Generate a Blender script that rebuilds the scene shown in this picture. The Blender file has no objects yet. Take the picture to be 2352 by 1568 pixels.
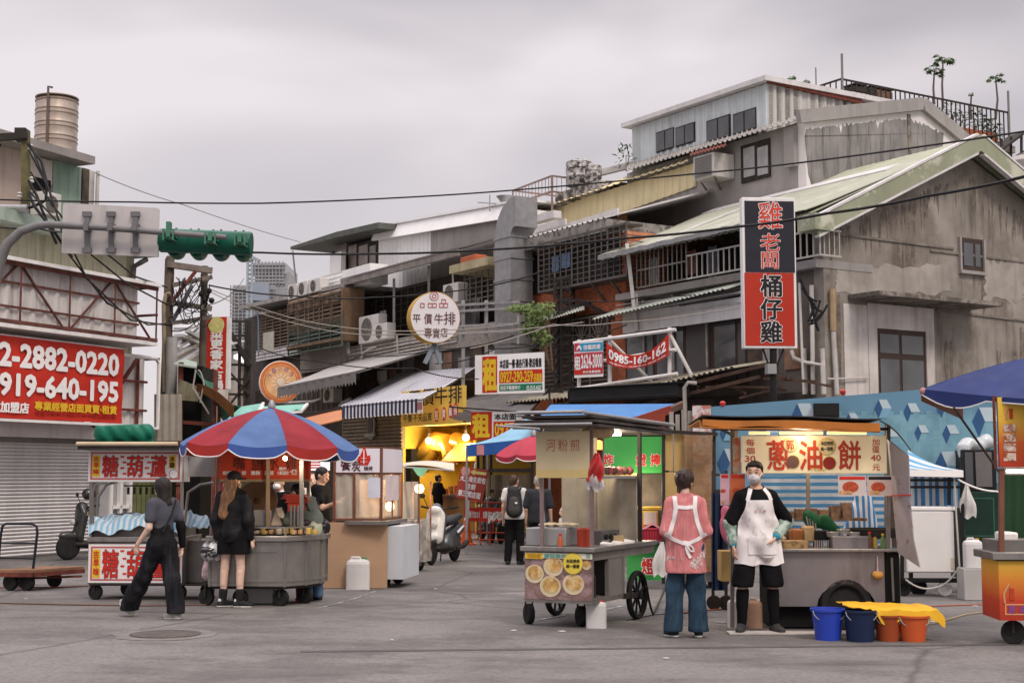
import bpy,bmesh,math,random
import numpy as np
from mathutils import Vector,Matrix,noise as mnoise
random.seed(7)
S=bpy.context.scene
COL=S.collection
FPX,CX,CY=3267.0,1176.0,784.0
PIT=math.atan(303/FPX);EYE=1.65
cd=bpy.data.cameras.new('camera');cam=bpy.data.objects.new('camera',cd);COL.objects.link(cam)
cd.sensor_width=36;cd.lens=36*FPX/2352;cd.clip_start=.1;cd.clip_end=2000
cam.location=(0,0,EYE);cam.rotation_euler=(math.pi/2+PIT,0,0)
S.camera=cam
SUN_EL,SUN_AZ=math.radians(50),math.radians(152)
w=bpy.data.worlds.new("World");S.world=w;w.use_nodes=True
nt=w.node_tree;nt.nodes.clear();N=nt.nodes.new;L=nt.links.new
out=N('ShaderNodeOutputWorld');bg=N('ShaderNodeBackground');bg2=N('ShaderNodeBackground');mx=N('ShaderNodeMixShader')
sky=N('ShaderNodeTexSky');sky.sky_type='NISHITA';sky.sun_disc=False;sky.sun_elevation=SUN_EL;sky.sun_rotation=SUN_AZ
L(sky.outputs[0],bg.inputs[0]);bg.inputs[1].default_value=.09
tc=N('ShaderNodeTexCoord');mp=N('ShaderNodeMapping');mp.inputs['Scale'].default_value=(1.6,1.6,3.4);mp.inputs['Location'].default_value=(.35,.2,.45)
L(tc.outputs['Generated'],mp.inputs[0])
nz=N('ShaderNodeTexNoise');nz.inputs['Scale'].default_value=1.25;nz.inputs['Detail'].default_value=3.5;nz.inputs['Roughness'].default_value=.5;nz.inputs['Distortion'].default_value=.5
L(mp.outputs[0],nz.inputs[0])
rp=N('ShaderNodeValToRGB');e=rp.color_ramp.elements
e[0].position=.34;e[0].color=(.20,.192,.205,1);e[1].position=.64;e[1].color=(.68,.622,.636,1)
L(nz.outputs[0],rp.inputs[0])
sx=N('ShaderNodeSeparateXYZ');L(tc.outputs['Generated'],sx.inputs[0])
lift=N('ShaderNodeMapRange');lift.inputs[1].default_value=.08;lift.inputs[2].default_value=.34;lift.inputs[3].default_value=0;lift.inputs[4].default_value=1
L(sx.outputs[2],lift.inputs[0])
mxc=N('ShaderNodeMix');mxc.data_type='RGBA';L(lift.outputs[0],mxc.inputs[0])
hz=N('ShaderNodeMix');hz.data_type='RGBA';hz.inputs[0].default_value=.72;hz.inputs[7].default_value=(.655,.592,.604,1)
L(rp.outputs[0],hz.inputs[6]);L(hz.outputs[2],mxc.inputs[6]);L(rp.outputs[0],mxc.inputs[7])
zen=N('ShaderNodeMapRange');zen.inputs[1].default_value=.33;zen.inputs[2].default_value=.95;zen.inputs[3].default_value=1;zen.inputs[4].default_value=4.4
L(sx.outputs[2],zen.inputs[0]);L(mxc.outputs[2],bg2.inputs[0]);L(zen.outputs[0],bg2.inputs[1])
mx.inputs[0].default_value=.9;L(bg.outputs[0],mx.inputs[1]);L(bg2.outputs[0],mx.inputs[2]);L(mx.outputs[0],out.inputs[0])
sl=bpy.data.lights.new('sun','SUN');so=bpy.data.objects.new('sun',sl);COL.objects.link(so)
sl.energy=1.25;sl.angle=math.radians(14);sl.color=(1,.90,.78)
so.rotation_euler=(math.pi/2-SUN_EL,0,math.pi-SUN_AZ)
so.location=(0,0,30)
S.view_settings.view_transform='Standard';S.view_settings.look='None';S.view_settings.exposure=0.42;S.view_settings.gamma=1
S.cycles.use_denoising=True
S.cycles.max_bounces=6;S.cycles.diffuse_bounces=3;S.cycles.glossy_bounces=3;S.cycles.transparent_max_bounces=12;S.cycles.sample_clamp_indirect=6
V=Vector;R_=math.radians
rnd=lambda a=1.:random.uniform(-a,a)
def ray(x,y):
 u=(x-CX)/FPX;v=(CY-y)/FPX
 return V((u,math.cos(PIT)-v*math.sin(PIT),math.sin(PIT)+v*math.cos(PIT)))
def at(x,y,d):
 r=ray(x,y);r=r*(d/r.y);return V((r.x,d,EYE+r.z))
def gr(x,y,z=0):
 r=ray(x,y);t=(z-EYE)/r.z;return V((r.x*t,r.y*t,z))
class Plane:
 """vertical plane: ground origin, horizontal direction u, outward normal n towards the viewer"""
 def __init__(s,o,ang=0):
  s.o=V((o[0],o[1],0));s.u=V((math.cos(ang),math.sin(ang),0));s.n=V((s.u.y,-s.u.x,0));s.ang=ang
 def pt(s,a,z,off=0):return s.o+s.u*a+s.n*off+V((0,0,z))
 def hit(s,x,y,off=0):
  r=ray(x,y);o=s.o+s.n*off
  t=o.dot(s.n)/r.dot(s.n);return V((r.x*t,r.y*t,EYE+r.z*t))
 def sz(s,x,y,off=0):
  p=s.hit(x,y,off);return(p-s.o).dot(s.u),p.z
class MB:
 def __init__(s):s.v=[];s.f=[];s.mi=[];s.M=None;s.cur=0
 def add(s,vs,fs):
  b=len(s.v)
  if s.M is not None:vs=[s.M@V(p)for p in vs]
  s.v+=[tuple(p)for p in vs];s.f+=[tuple(i+b for i in f)for f in fs];s.mi+=[s.cur]*len(fs);return s
 def box(s,x0,x1,y0,y1,z0,z1):
  return s.hexa([(x0,y0,z0),(x1,y0,z0),(x1,y1,z0),(x0,y1,z0),(x0,y0,z1),(x1,y0,z1),(x1,y1,z1),(x0,y1,z1)])
 def hexa(s,p):return s.add(p,[(3,2,1,0),(4,5,6,7),(0,1,5,4),(1,2,6,5),(2,3,7,6),(3,0,4,7)])
 def ext(s,pts,vec):
  vec=V(vec);n=len(pts);pts=[V(p)for p in pts]
  nn=V((0,0,0))
  for i in range(n):
   a,b=pts[i],pts[(i+1)%n];nn+=a.cross(b)
  if nn.dot(vec)>0:pts=pts[::-1]
  return s.add(pts+[p+vec for p in pts],[tuple(range(n)),tuple(range(2*n-1,n-1,-1))]+[(i,i+n,(i+1)%n+n,(i+1)%n)for i in range(n)])
 def fbox(s,P,x0,y0,x1,y1,o0,o1,ref=None):
  """box on plane P between two opposite picture corners, from offset o0 to o1 (positive = towards viewer)"""
  rf=max(o0,o1)if ref is None else ref
  a0,z1=P.sz(x0,y0,rf);a1,z0=P.sz(x1,y1,rf)
  return s.sbox(P,a0,a1,z0,z1,o0,o1)
 def sbox(s,P,a0,a1,z0,z1,o0,o1):
  if a0>a1:a0,a1=a1,a0
  if z0>z1:z0,z1=z1,z0
  if o0>o1:o0,o1=o1,o0
  return s.hexa([P.pt(a0,z0,o1),P.pt(a1,z0,o1),P.pt(a1,z0,o0),P.pt(a0,z0,o0),P.pt(a0,z1,o1),P.pt(a1,z1,o1),P.pt(a1,z1,o0),P.pt(a0,z1,o0)])
 def bar(s,a,b,w=.04,h=None,up=(0,0,1)):
  a,b=V(a),V(b);h=h or w;d=(b-a).normalized();up=V(up)
  if abs(d.dot(up))>.98:up=V((0,1,0))
  r=d.cross(up).normalized()*w/2;u=r.cross(d).normalized()*h/2
  return s.hexa([a-r-u,a+r-u,b+r-u,b-r-u,a-r+u,a+r+u,b+r+u,b-r+u])
 def tube(s,pts,r=.02,seg=8,cap=True):
  pts=[V(p)for p in pts];n=len(pts);rs=r if isinstance(r,(list,tuple))else[r]*n
  vs=[];prev=None
  for i,p in enumerate(pts):
   d=(pts[min(i+1,n-1)]-pts[max(i-1,0)]).normalized()
   if prev is None:
    prev=d.orthogonal().normalized()
   prev=(prev-d*prev.dot(d)).normalized();q=d.cross(prev)
   for k in range(seg):
    t=2*math.pi*k/seg;vs.append(p+(prev*math.cos(t)+q*math.sin(t))*rs[i])
  fs=[(i*seg+k,i*seg+(k+1)%seg,(i+1)*seg+(k+1)%seg,(i+1)*seg+k)for i in range(n-1)for k in range(seg)]
  if cap:fs+=[tuple(range(seg-1,-1,-1)),tuple(range((n-1)*seg,n*seg))]
  return s.add(vs,fs)
 def cyl(s,a,b,r,r2=None,seg=20):return s.tube([a,b],[r,r if r2 is None else r2],seg)
 def lathe(s,prof,c=(0,0,0),seg=28,axis=(0,0,1),caps=True):
  ax=V(axis).normalized();e1=ax.orthogonal().normalized();e2=ax.cross(e1);c=V(c);vs=[];n=len(prof)
  if abs(ax.z)>.99:e1,e2=V((1,0,0)),V((0,1,0))*(1 if ax.z>0 else-1)
  for r,z in prof:
   for k in range(seg):
    t=2*math.pi*k/seg;vs.append(c+ax*z+(e1*math.cos(t)+e2*math.sin(t))*max(r,1e-4))
  fs=[(i*seg+k,i*seg+(k+1)%seg,(i+1)*seg+(k+1)%seg,(i+1)*seg+k)for i in range(n-1)for k in range(seg)]
  if caps:fs+=[tuple(range(seg-1,-1,-1)),tuple(range((n-1)*seg,n*seg))]
  return s.add(vs,fs)
 def sheet(s,fn,nu,nv,th=.006):
  """grid surface fn(u,v) given a thickness along its normals"""
  P=[[V(fn(i/nu,j/nv))for j in range(nv+1)]for i in range(nu+1)]
  top=[];bot=[]
  for i in range(nu+1):
   for j in range(nv+1):
    a=P[min(i+1,nu)][j]-P[max(i-1,0)][j];b=P[i][min(j+1,nv)]-P[i][max(j-1,0)]
    nrm=a.cross(b);nrm=nrm.normalized()if nrm.length>1e-9 else V((0,0,1))
    top.append(P[i][j]+nrm*th/2);bot.append(P[i][j]-nrm*th/2)
  m=nv+1;q=lambda i,j:i*m+j;o=len(top);fs=[]
  for i in range(nu):
   for j in range(nv):
    a,b,c,d=q(i,j),q(i+1,j),q(i+1,j+1),q(i,j+1)
    fs+=[(a,b,c,d),(o+d,o+c,o+b,o+a)]
  for i in range(nu):
   a,b=q(i,0),q(i+1,0);fs.append((b,a,o+a,o+b));a,b=q(i,nv),q(i+1,nv);fs.append((a,b,o+b,o+a))
  for j in range(nv):
   a,b=q(0,j),q(0,j+1);fs.append((a,b,o+b,o+a));a,b=q(nu,j),q(nu,j+1);fs.append((b,a,o+a,o+b))
  return s.add(top+bot,fs)
 def corr(s,a,b,c,pitch=.12,dep=.03,th=.004,d=None,trap=True):
  """corrugated sheet: corners a->b (waves run across this edge), a->c along the ribs; optional 4th corner d"""
  a,b,c=V(a),V(b),V(c);d=V(d)if d is not None else b+c-a
  n=(b-a).cross(c-a).normalized();k=max(2,int((b-a).length/pitch));st=[]
  if trap:
   for i in range(k):st+=[((i+q)/k,h)for q,h in((0,0),(.55,0),(.66,1),(.89,1))]
  else:
   for i in range(k):st+=[((i+q/6)/k,.5-.5*math.cos(q*math.pi/3))for q in range(6)]
  st.append((1,0));vs=[]
  for t,h in st:
   vs+=[a.lerp(b,t)+n*h*dep,c.lerp(d,t)+n*h*dep]
  m=len(st);o=2*m
  vs2=[p-n*th for p in vs];fs=[]
  for i in range(m-1):
   fs+=[(2*i,2*i+2,2*i+3,2*i+1),(o+2*i+1,o+2*i+3,o+2*i+2,o+2*i),(2*i+2,2*i,o+2*i,o+2*i+2),(2*i+1,2*i+3,o+2*i+3,o+2*i+1)]
  fs+=[(0,1,o+1,o),(2*m-1,2*m-2,o+2*m-2,o+2*m-1)]
  return s.add(vs+vs2,fs)
 def ball(s,c,r,seg=14,rings=8):
  r=(r,r,r)if not isinstance(r,(tuple,list))else r;vs=[];c=V(c)
  for i in range(rings+1):
   p=math.pi*i/rings
   for k in range(seg):
    t=2*math.pi*k/seg;rr=max(math.sin(p),1e-3)
    vs.append((c.x+r[0]*rr*math.cos(t),c.y+r[1]*rr*math.sin(t),c.z-r[2]*math.cos(p)))
  fs=[(i*seg+k,i*seg+(k+1)%seg,(i+1)*seg+(k+1)%seg,(i+1)*seg+k)for i in range(rings)for k in range(seg)]
  return s.add(vs,fs)
 def wheel(s,c,axis,r,wd):
  c=V(c);ax=V(axis).normalized()
  return s.lathe([(r*.55,-wd/2),(r*.93,-wd/2),(r,-wd*.28),(r,wd*.28),(r*.93,wd/2),(r*.55,wd/2),(r*.5,wd*.3),(r*.12,wd*.35),(.001,wd*.35)][::1],c,22,ax)
 def build(s,name,m,parent=None,smooth=.7,bevel=0):
  ms=m if isinstance(m,(list,tuple))else[m]
  vs=s.v
  if parent is not None:
   iv=WM[parent].inverted();vs=[iv@V(p)for p in vs];org=None
  else:
   xs,ys,zs=zip(*vs);org=V(((min(xs)+max(xs))/2,(min(ys)+max(ys))/2,min(zs)))
   vs=[V(p)-org for p in vs]
  me=bpy.data.meshes.new(name);me.from_pydata([tuple(p)for p in vs],[],s.f)
  for x in ms:me.materials.append(x)
  if len(ms)>1:me.polygons.foreach_set('material_index',s.mi)
  me.validate();me.update()
  finish(me,smooth)
  o=bpy.data.objects.new(name,me);COL.objects.link(o)
  if parent is not None:o.parent=parent;WM[o]=WM[parent].copy()
  else:o.location=org;WM[o]=Matrix.Translation(org)
  if bevel:
   b=o.modifiers.new('bevel','BEVEL');b.width=bevel;b.segments=2;b.limit_method='ANGLE';b.angle_limit=.9
  return o
WM={}
def finish(me,smooth):
 if smooth:
  me.polygons.foreach_set('use_smooth',[True]*len(me.polygons));me.set_sharp_from_angle(angle=smooth)
def tag(o,label,cat,group=None,kind=None):
 if label:o['label']=label
 if cat:o['category']=cat
 if group:o['group']=group
 if kind:o['kind']=kind
 return o
def thing(name,label,cat,loc=(0,0,0),rz=0,group=None):
 o=bpy.data.objects.new(name,None);COL.objects.link(o);o.empty_display_size=.2
 o.location=loc;o.rotation_euler=(0,0,rz);WM[o]=Matrix.Translation(V(loc))@Matrix.Rotation(rz,4,'Z')
 return tag(o,label,cat,group)
def one(mb,name,m,label,cat,group=None,**k):return tag(mb.build(name,m,**k),label,cat,group)
def copy_tree(o,loc=None,rz=None,label=None,parent=None):
 c=o.copy();COL.objects.link(c)
 if parent is not None:c.parent=parent
 if loc is not None:c.location=loc
 if rz is not None:c.rotation_euler=(0,0,rz)
 if label:c['label']=label
 WM[c]=Matrix.Translation(c.location)@c.rotation_euler.to_matrix().to_4x4()if parent is None else WM[parent]
 for ch in list(o.children):copy_tree(ch,parent=c)
 return c
MATS={}
def mat(name,col,rough=.65,metal=0,var=.14,vs=2.5,streak=0,scol=None,ssc=(5,5,.5),bump=0,bs=30,spec=.22,emit=0,trans=0,alpha=1,patch=0,cracks=0,gs=260,pcol=None,psc=.8,wave=None,grain=0):
 if name in MATS:return MATS[name]
 m=bpy.data.materials.new(name);MATS[name]=m;m.use_nodes=True;nt=m.node_tree;b=nt.nodes['Principled BSDF'];N=nt.nodes.new;L=nt.links.new
 b.inputs['Roughness'].default_value=rough;b.inputs['Metallic'].default_value=metal;b.inputs['Specular IOR Level'].default_value=spec
 c=V(col);tc=N('ShaderNodeTexCoord');src=None
 def noise(scale,det=3,vec=None,rgh=.6):
  n=N('ShaderNodeTexNoise');n.inputs['Scale'].default_value=scale;n.inputs['Detail'].default_value=det;n.inputs['Roughness'].default_value=rgh
  L(vec or tc.outputs['Object'],n.inputs[0]);return n.outputs[0]
 def ramp(f,a,bb,ca,cb):
  r=N('ShaderNodeValToRGB');r.color_ramp.elements[0].position=a;r.color_ramp.elements[1].position=bb
  r.color_ramp.elements[0].color=(*ca,1);r.color_ramp.elements[1].color=(*cb,1);L(f,r.inputs[0]);return r.outputs[0]
 def mix(fac,a,cb):
  q=N('ShaderNodeMix');q.data_type='RGBA';L(fac,q.inputs[0]);L(a,q.inputs[6]);q.inputs[7].default_value=(*cb,1);return q.outputs[2]
 src=ramp(noise(vs),.3,.7,c*(1-var),c*(1+var*.8))
 if wave:
  wv=N('ShaderNodeTexWave');wv.bands_direction=wave[0];wv.inputs['Scale'].default_value=wave[1];wv.inputs['Distortion'].default_value=0
  L(tc.outputs['Object'],wv.inputs[0]);src=mix(ramp(wv.outputs[0],wave[3]-.04,wave[3]+.04,(0,0,0),(1,1,1)),src,wave[2])
 if patch:
  src=mix(ramp(noise(psc,5,rgh=.7),.62-patch*.35,.66-patch*.2,(0,0,0),(1,1,1)),src,pcol or c*.6)
 if streak:
  mp=N('ShaderNodeMapping');mp.inputs['Scale'].default_value=ssc;L(tc.outputs['Object'],mp.inputs[0])
  src=mix(ramp(noise(1,4,mp.outputs[0],.65),.5,.72,(0,0,0),(streak,)*3),src,scol or c*.35)
 if cracks:
  vn=N('ShaderNodeTexVoronoi');vn.feature='DISTANCE_TO_EDGE';vn.inputs['Scale'].default_value=cracks;q0=N('ShaderNodeMix');q0.data_type='VECTOR';q0.inputs[0].default_value=.12;L(tc.outputs['Object'],q0.inputs[4]);n2=N('ShaderNodeTexNoise');n2.inputs['Scale'].default_value=1.5;L(tc.outputs['Object'],n2.inputs[0]);L(n2.outputs['Color'],q0.inputs[5]);L(q0.outputs[1],vn.inputs['Vector']);src=mix(ramp(vn.outputs['Distance'],.0,.006,(.7,.7,.7),(0,0,0)),src,c*.35)
 if grain:
  src=mix(ramp(noise(gs,2),.45,.75,(0,0,0),(grain,)*3),src,c*.4)
 L(src,b.inputs['Base Color'])
 if bump:
  bp=N('ShaderNodeBump');bp.inputs['Strength'].default_value=bump;bp.inputs['Distance'].default_value=.02;L(noise(bs,4),bp.inputs['Height']);L(bp.outputs[0],b.inputs['Normal'])
 if rough and not emit and rough<.6:
  q=N('ShaderNodeMapRange');q.inputs[3].default_value=rough*.75;q.inputs[4].default_value=min(1,rough*1.35);L(noise(6),q.inputs[0]);L(q.outputs[0],b.inputs['Roughness'])
 if emit:L(src,b.inputs['Emission Color']);b.inputs['Emission Strength'].default_value=emit
 if trans:b.inputs['Transmission Weight'].default_value=trans
 if alpha<1:b.inputs['Alpha'].default_value=alpha
 return m
def srgb(r,g,b):return tuple(((x/255)/12.92 if x/255<=.04045 else((x/255+.055)/1.055)**2.4)for x in(r,g,b))
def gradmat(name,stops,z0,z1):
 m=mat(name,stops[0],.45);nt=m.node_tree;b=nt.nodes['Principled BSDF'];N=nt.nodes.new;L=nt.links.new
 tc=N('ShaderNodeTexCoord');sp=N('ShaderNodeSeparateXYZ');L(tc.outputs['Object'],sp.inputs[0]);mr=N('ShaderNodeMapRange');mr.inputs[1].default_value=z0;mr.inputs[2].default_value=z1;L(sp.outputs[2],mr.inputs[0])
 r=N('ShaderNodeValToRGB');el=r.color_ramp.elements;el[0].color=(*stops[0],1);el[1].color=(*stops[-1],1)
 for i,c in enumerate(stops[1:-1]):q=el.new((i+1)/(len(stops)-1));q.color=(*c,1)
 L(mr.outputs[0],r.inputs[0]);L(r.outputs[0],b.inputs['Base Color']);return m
GL={}
def glyphs(t,off):
 k=(t,off)
 if k not in GL:
  cu=bpy.data.curves.new('t','FONT');cu.body=t;cu.offset=off;cu.resolution_u=2
  ob=bpy.data.objects.new('t',cu);me=bpy.data.meshes.new_from_object(ob)
  vs=[(v.co.x,v.co.y)for v in me.vertices];fs=[tuple(p.vertices)for p in me.polygons]
  bpy.data.objects.remove(ob);bpy.data.curves.remove(cu);bpy.data.meshes.remove(me)
  GL[k]=(vs,fs)
 return GL[k]
def lay(mb,t,quad,off=0,lift=.004,ital=0,pad=0):
 """lays text t into the quad (bottom-left, bottom-right, top-right, top-left world points), lift in front of it"""
 base,fs=glyphs(t,0)
 x0=min(p[0]for p in base);x1=max(p[0]for p in base);y0=min(p[1]for p in base);y1=max(p[1]for p in base)
 A,B,C,D=[V(q)for q in quad];n=(B-A).cross(D-A).normalized();m=0 if off<=0 else(6 if off<.04 else 10)
 for i in range(m+1):
  a=i*6.2832/max(m,1);dx,dy=(0,0)if i==m else(off*math.cos(a),off*math.sin(a));o=[]
  for x,y in base:
   u=(x+dx-x0)/(x1-x0);v=(y+dy-y0)/(y1-y0)
   o.append(A.lerp(B,u).lerp(D.lerp(C,u),v)+n*(lift+i*.0003))
  if i==0 and fs:
   f=fs[0];q=(o[f[1]]-o[f[0]]).cross(o[f[2]]-o[f[0]])
   if q.dot(n)<0:fs=[g[::-1]for g in fs]
  mb.add(o,fs)
 return mb
def pquad(P,x0,y0,x1,y1,off=0):
 a0,z1=P.sz(x0,y0,off);a1,z0=P.sz(x1,y1,off)
 return[P.pt(a0,z0,off),P.pt(a1,z0,off),P.pt(a1,z1,off),P.pt(a0,z1,off)]
def write(P,off,rows,m,parent,w=.02,name='lettering',lift=.004,vertical=False):
 """rows: (text, x0, y0, x1, y1) in picture units on plane P"""
 mb=MB()
 for r in rows:
  t,x0,y0,x1,y1=r[:5];ww=r[5]if len(r)>5 else w
  lay(mb,t,pquad(P,x0,y0,x1,y1,off),ww,lift)
 return mb.build(name,m,parent,smooth=0)
def softmesh(prims,h=.012,k=.03,clips=(),wr=0,wf=9.0,seed=0):
 """prims: ('c',a,b,ra,rb[,flat,dir]) or ('e',centre,(rx,ry,rz)[,rotation]); returns verts, faces"""
 lo=np.full(3,1e9);hi=-lo
 for p in prims:
  if p[0]=='c':
   for q,r in((p[1],p[3]),(p[2],p[4])):
    r=r*(1.15 if len(p)<6 else max(1.15,1/p[5]if p[5]<1 else p[5]));lo=np.minimum(lo,np.array(q)-r);hi=np.maximum(hi,np.array(q)+r)
  else:
   r=max(p[2]);lo=np.minimum(lo,np.array(p[1])-r);hi=np.maximum(hi,np.array(p[1])+r)
 lo-=3*h+k*.5+wr;hi+=3*h+k*.5+wr
 n=np.ceil((hi-lo)/h).astype(int)+1
 F=np.full(n,10.0,dtype=np.float32)
 ax=[lo[i]+h*np.arange(n[i])for i in range(3)]
 for p in prims:
  if p[0]=='c':
   a,b=np.array(p[1],float),np.array(p[2],float);ra,rb=p[3],p[4];rm=max(ra,rb)*(1.6 if len(p)>5 else 1)
   l2,h2=np.minimum(a,b)-rm-k-2*h,np.maximum(a,b)+rm+k+2*h
  else:
   c=np.array(p[1],float);rm=max(p[2]);l2,h2=c-rm-k-2*h,c+rm+k+2*h
  i0=np.clip(np.floor((l2-lo)/h).astype(int),0,n);i1=np.clip(np.ceil((h2-lo)/h).astype(int)+1,0,n)
  X,Y,Z=np.meshgrid(*[ax[i][i0[i]:i1[i]]for i in range(3)],indexing='ij',sparse=True)
  if p[0]=='c':
   X,Y,Z=X-a[0],Y-a[1],Z-a[2];d=b-a;L2=max(d.dot(d),1e-12)
   if len(p)>5:
    fd=np.array(p[6],float);fd/=np.linalg.norm(fd);s0=X*fd[0]+Y*fd[1]+Z*fd[2];g=1/p[5]-1
    s1=d.dot(fd);t=np.clip((X*d[0]+Y*d[1]+Z*d[2])/L2,0,1);q=(s0-t*s1)*g
    D=np.sqrt((X-t*d[0]+q*fd[0])**2+(Y-t*d[1]+q*fd[1])**2+(Z-t*d[2]+q*fd[2])**2)-(ra+(rb-ra)*t)
   else:
    t=np.clip((X*d[0]+Y*d[1]+Z*d[2])/L2,0,1)
    D=np.sqrt((X-t*d[0])**2+(Y-t*d[1])**2+(Z-t*d[2])**2)-(ra+(rb-ra)*t)
  else:
   X,Y,Z=X-c[0],Y-c[1],Z-c[2];r=p[2]
   if len(p)>3:
    R=np.array(p[3].to_3x3().transposed())if hasattr(p[3],'to_3x3')else np.array(p[3])
    X,Y,Z=R[0,0]*X+R[0,1]*Y+R[0,2]*Z,R[1,0]*X+R[1,1]*Y+R[1,2]*Z,R[2,0]*X+R[2,1]*Y+R[2,2]*Z
   k0=np.sqrt((X/r[0])**2+(Y/r[1])**2+(Z/r[2])**2)+1e-9
   k1=np.sqrt((X/r[0]**2)**2+(Y/r[1]**2)**2+(Z/r[2]**2)**2)+1e-9
   D=k0*(k0-1)/k1
  s=(slice(i0[0],i1[0]),slice(i0[1],i1[1]),slice(i0[2],i1[2]));A=F[s]
  if A.size==0:continue
  D=np.broadcast_to(D,A.shape);hh=np.maximum(k-np.abs(A-D),0)/k
  F[s]=np.minimum(A,D)-hh*hh*k*.25
 X,Y,Z=np.meshgrid(*ax,indexing='ij',sparse=True)
 if wr:
  F+=wr*(np.sin(wf*1.9*X+2.1*np.sin(wf*.35*Z+seed))*(.45+np.sin(wf*.5*Z+1.3*np.sin(wf*Y+seed)))+.7*np.sin(wf*2.6*Y+wf*.9*Z+seed)*np.sin(wf*2.2*X+wf*.8*Z+seed*2)).astype(np.float32)
 for nrm,dd in clips:
  F=np.maximum(F,nrm[0]*X+nrm[1]*Y+nrm[2]*Z-dd)
 F=F.astype(np.float32)
 F[0],F[-1],F[:,0],F[:,-1],F[:,:,0],F[:,:,-1]=1,1,1,1,1,1
 ins=F<0;m=n-1
 cnt=np.zeros(m,np.int8);acc=np.zeros((*m,3),np.float32)
 corner=lambda A,dx,dy,dz:A[dx:dx+m[0],dy:dy+m[1],dz:dz+m[2]]
 tot=sum(corner(ins,dx,dy,dz).astype(np.int8)for dx in(0,1)for dy in(0,1)for dz in(0,1))
 act=(tot>0)&(tot<8);idx=np.argwhere(act)
 if len(idx)==0:return[],[]
 vid=np.full(m,-1,np.int64);vid[act]=np.arange(len(idx))
 pos=np.zeros((len(idx),3));num=np.zeros(len(idx))
 E=[((0,0,0),(1,0,0)),((0,1,0),(1,1,0)),((0,0,1),(1,0,1)),((0,1,1),(1,1,1)),((0,0,0),(0,1,0)),((1,0,0),(1,1,0)),((0,0,1),(0,1,1)),((1,0,1),(1,1,1)),((0,0,0),(0,0,1)),((1,0,0),(1,0,1)),((0,1,0),(0,1,1)),((1,1,0),(1,1,1))]
 for a,b in E:
  fa=F[idx[:,0]+a[0],idx[:,1]+a[1],idx[:,2]+a[2]];fb=F[idx[:,0]+b[0],idx[:,1]+b[1],idx[:,2]+b[2]]
  cr=(fa<0)!=(fb<0);t=np.where(cr,fa/np.where(np.abs(fa-fb)<1e-9,1,fa-fb),0)
  pos+=np.where(cr[:,None],np.array(a)+t[:,None]*(np.array(b)-np.array(a)),0);num+=cr
 pos=lo+h*(idx+pos/num[:,None]);fs=[]
 for axi in range(3):
  o1,o2=[(1,2),(2,0),(0,1)][axi]
  sl0=[slice(1,-1)]*3;sl0[axi]=slice(0,-1);sl1=list(sl0);sl1[axi]=slice(1,None)
  A=ins[tuple(sl0)];B=ins[tuple(sl1)]
  for cond,flip in((A&~B,False),(~A&B,True)):
   e=np.argwhere(cond);off=np.ones(3,int);off[axi]=0;e=e+off
   d1=np.zeros(3,int);d1[o1]=1;d2=np.zeros(3,int);d2[o2]=1
   q=[vid[tuple((e-x).T)]for x in(d1+d2,d2,0*d1,d1)]
   q=np.stack(q if not flip else q[::-1],1);fs.append(q[(q>=0).all(1)])
 return pos,np.concatenate(fs)
def soft(name,m,prims,parent=None,h=.012,k=.03,clips=(),wr=0,wf=9,seed=0,world=False,smooth=1.2):
 """soft body; coordinates are local to the parent unless world"""
 v,f=softmesh(prims,h,k,clips,wr,wf,seed);mb=MB()
 v=[V(p)for p in v]
 if parent is not None and not world:v=[WM[parent]@p for p in v]
 mb.v=[tuple(p)for p in v];mb.f=[tuple(int(i)for i in q)for q in f];mb.mi=[0]*len(mb.f)
 return mb.build(name,m,parent,smooth=smooth)
def wire(pts,r,n=14,sag=0):
 """points of a cable through the given world points, each span hanging by sag"""
 o=[]
 for i in range(len(pts)-1):
  a,b=V(pts[i]),V(pts[i+1])
  for j in range(n):t=j/n;o.append(a.lerp(b,t)-V((0,0,sag*4*t*(1-t))))
 return o+[V(pts[-1])]
steel=mat('stainless_steel',(.30,.28,.262),.38,.8,.2,2.2,streak=.5,scol=(.13,.11,.09),ssc=(7,7,.8),bump=.08,bs=5)
dsteel=mat('dull_steel',(.20,.185,.172),.5,.5,.2,4,streak=.4,scol=(.12,.09,.07))
galv=mat('galvanised',(.31,.305,.31),.45,.55,.14,5,streak=.3,scol=(.2,.18,.16))
black=mat('black_paint',(.011,.01,.011),.5,0,.25)
rubber=mat('rubber',(.016,.015,.015),.8,0,.3,8)
dark=mat('dark_void',(.009,.008,.008),.9,0,.4)
iron=mat('dark_iron',(.035,.029,.026),.75,.1,.3,5)
rust=mat('rusty_steel',(.17,.05,.035),.8,.1,.35,6,streak=.4)
glass=mat('window_glass',(.055,.06,.062),.08,0,.5,.7,spec=.6)
glass2=mat('grey_glass',(.085,.088,.092),.1,0,.35,.8,spec=.7)
frame_br=mat('brown_frame',(.055,.035,.028),.5,0,.2)
white=mat('white_paint',(.74,.71,.69),.5,0,.1,3,streak=.25,scol=(.35,.3,.26))
plast=mat('white_plastic',(.76,.74,.73),.4,0,.06,spec=.4)
pvc=mat('pvc_pipe',(.5,.47,.44),.5,0,.15,3,streak=.3)
red=mat('red_sign',(.50,.032,.018),.45,0,.1,2)
redp=mat('red_print',(.55,.03,.02),.5,0,.08)
whitep=mat('white_print',(.82,.79,.77),.5,0,.04)
blackp=mat('black_print',(.015,.014,.016),.5,0,.1)
yellowp=mat('yellow_print',(.72,.46,.03),.5,0,.08)
bluep=mat('blue_print',(.05,.13,.42),.5,0,.08)
wood=mat('raw_wood',(.16,.10,.06),.75,0,.3,3,streak=.5,scol=(.06,.04,.025),ssc=(14,14,1))
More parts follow.
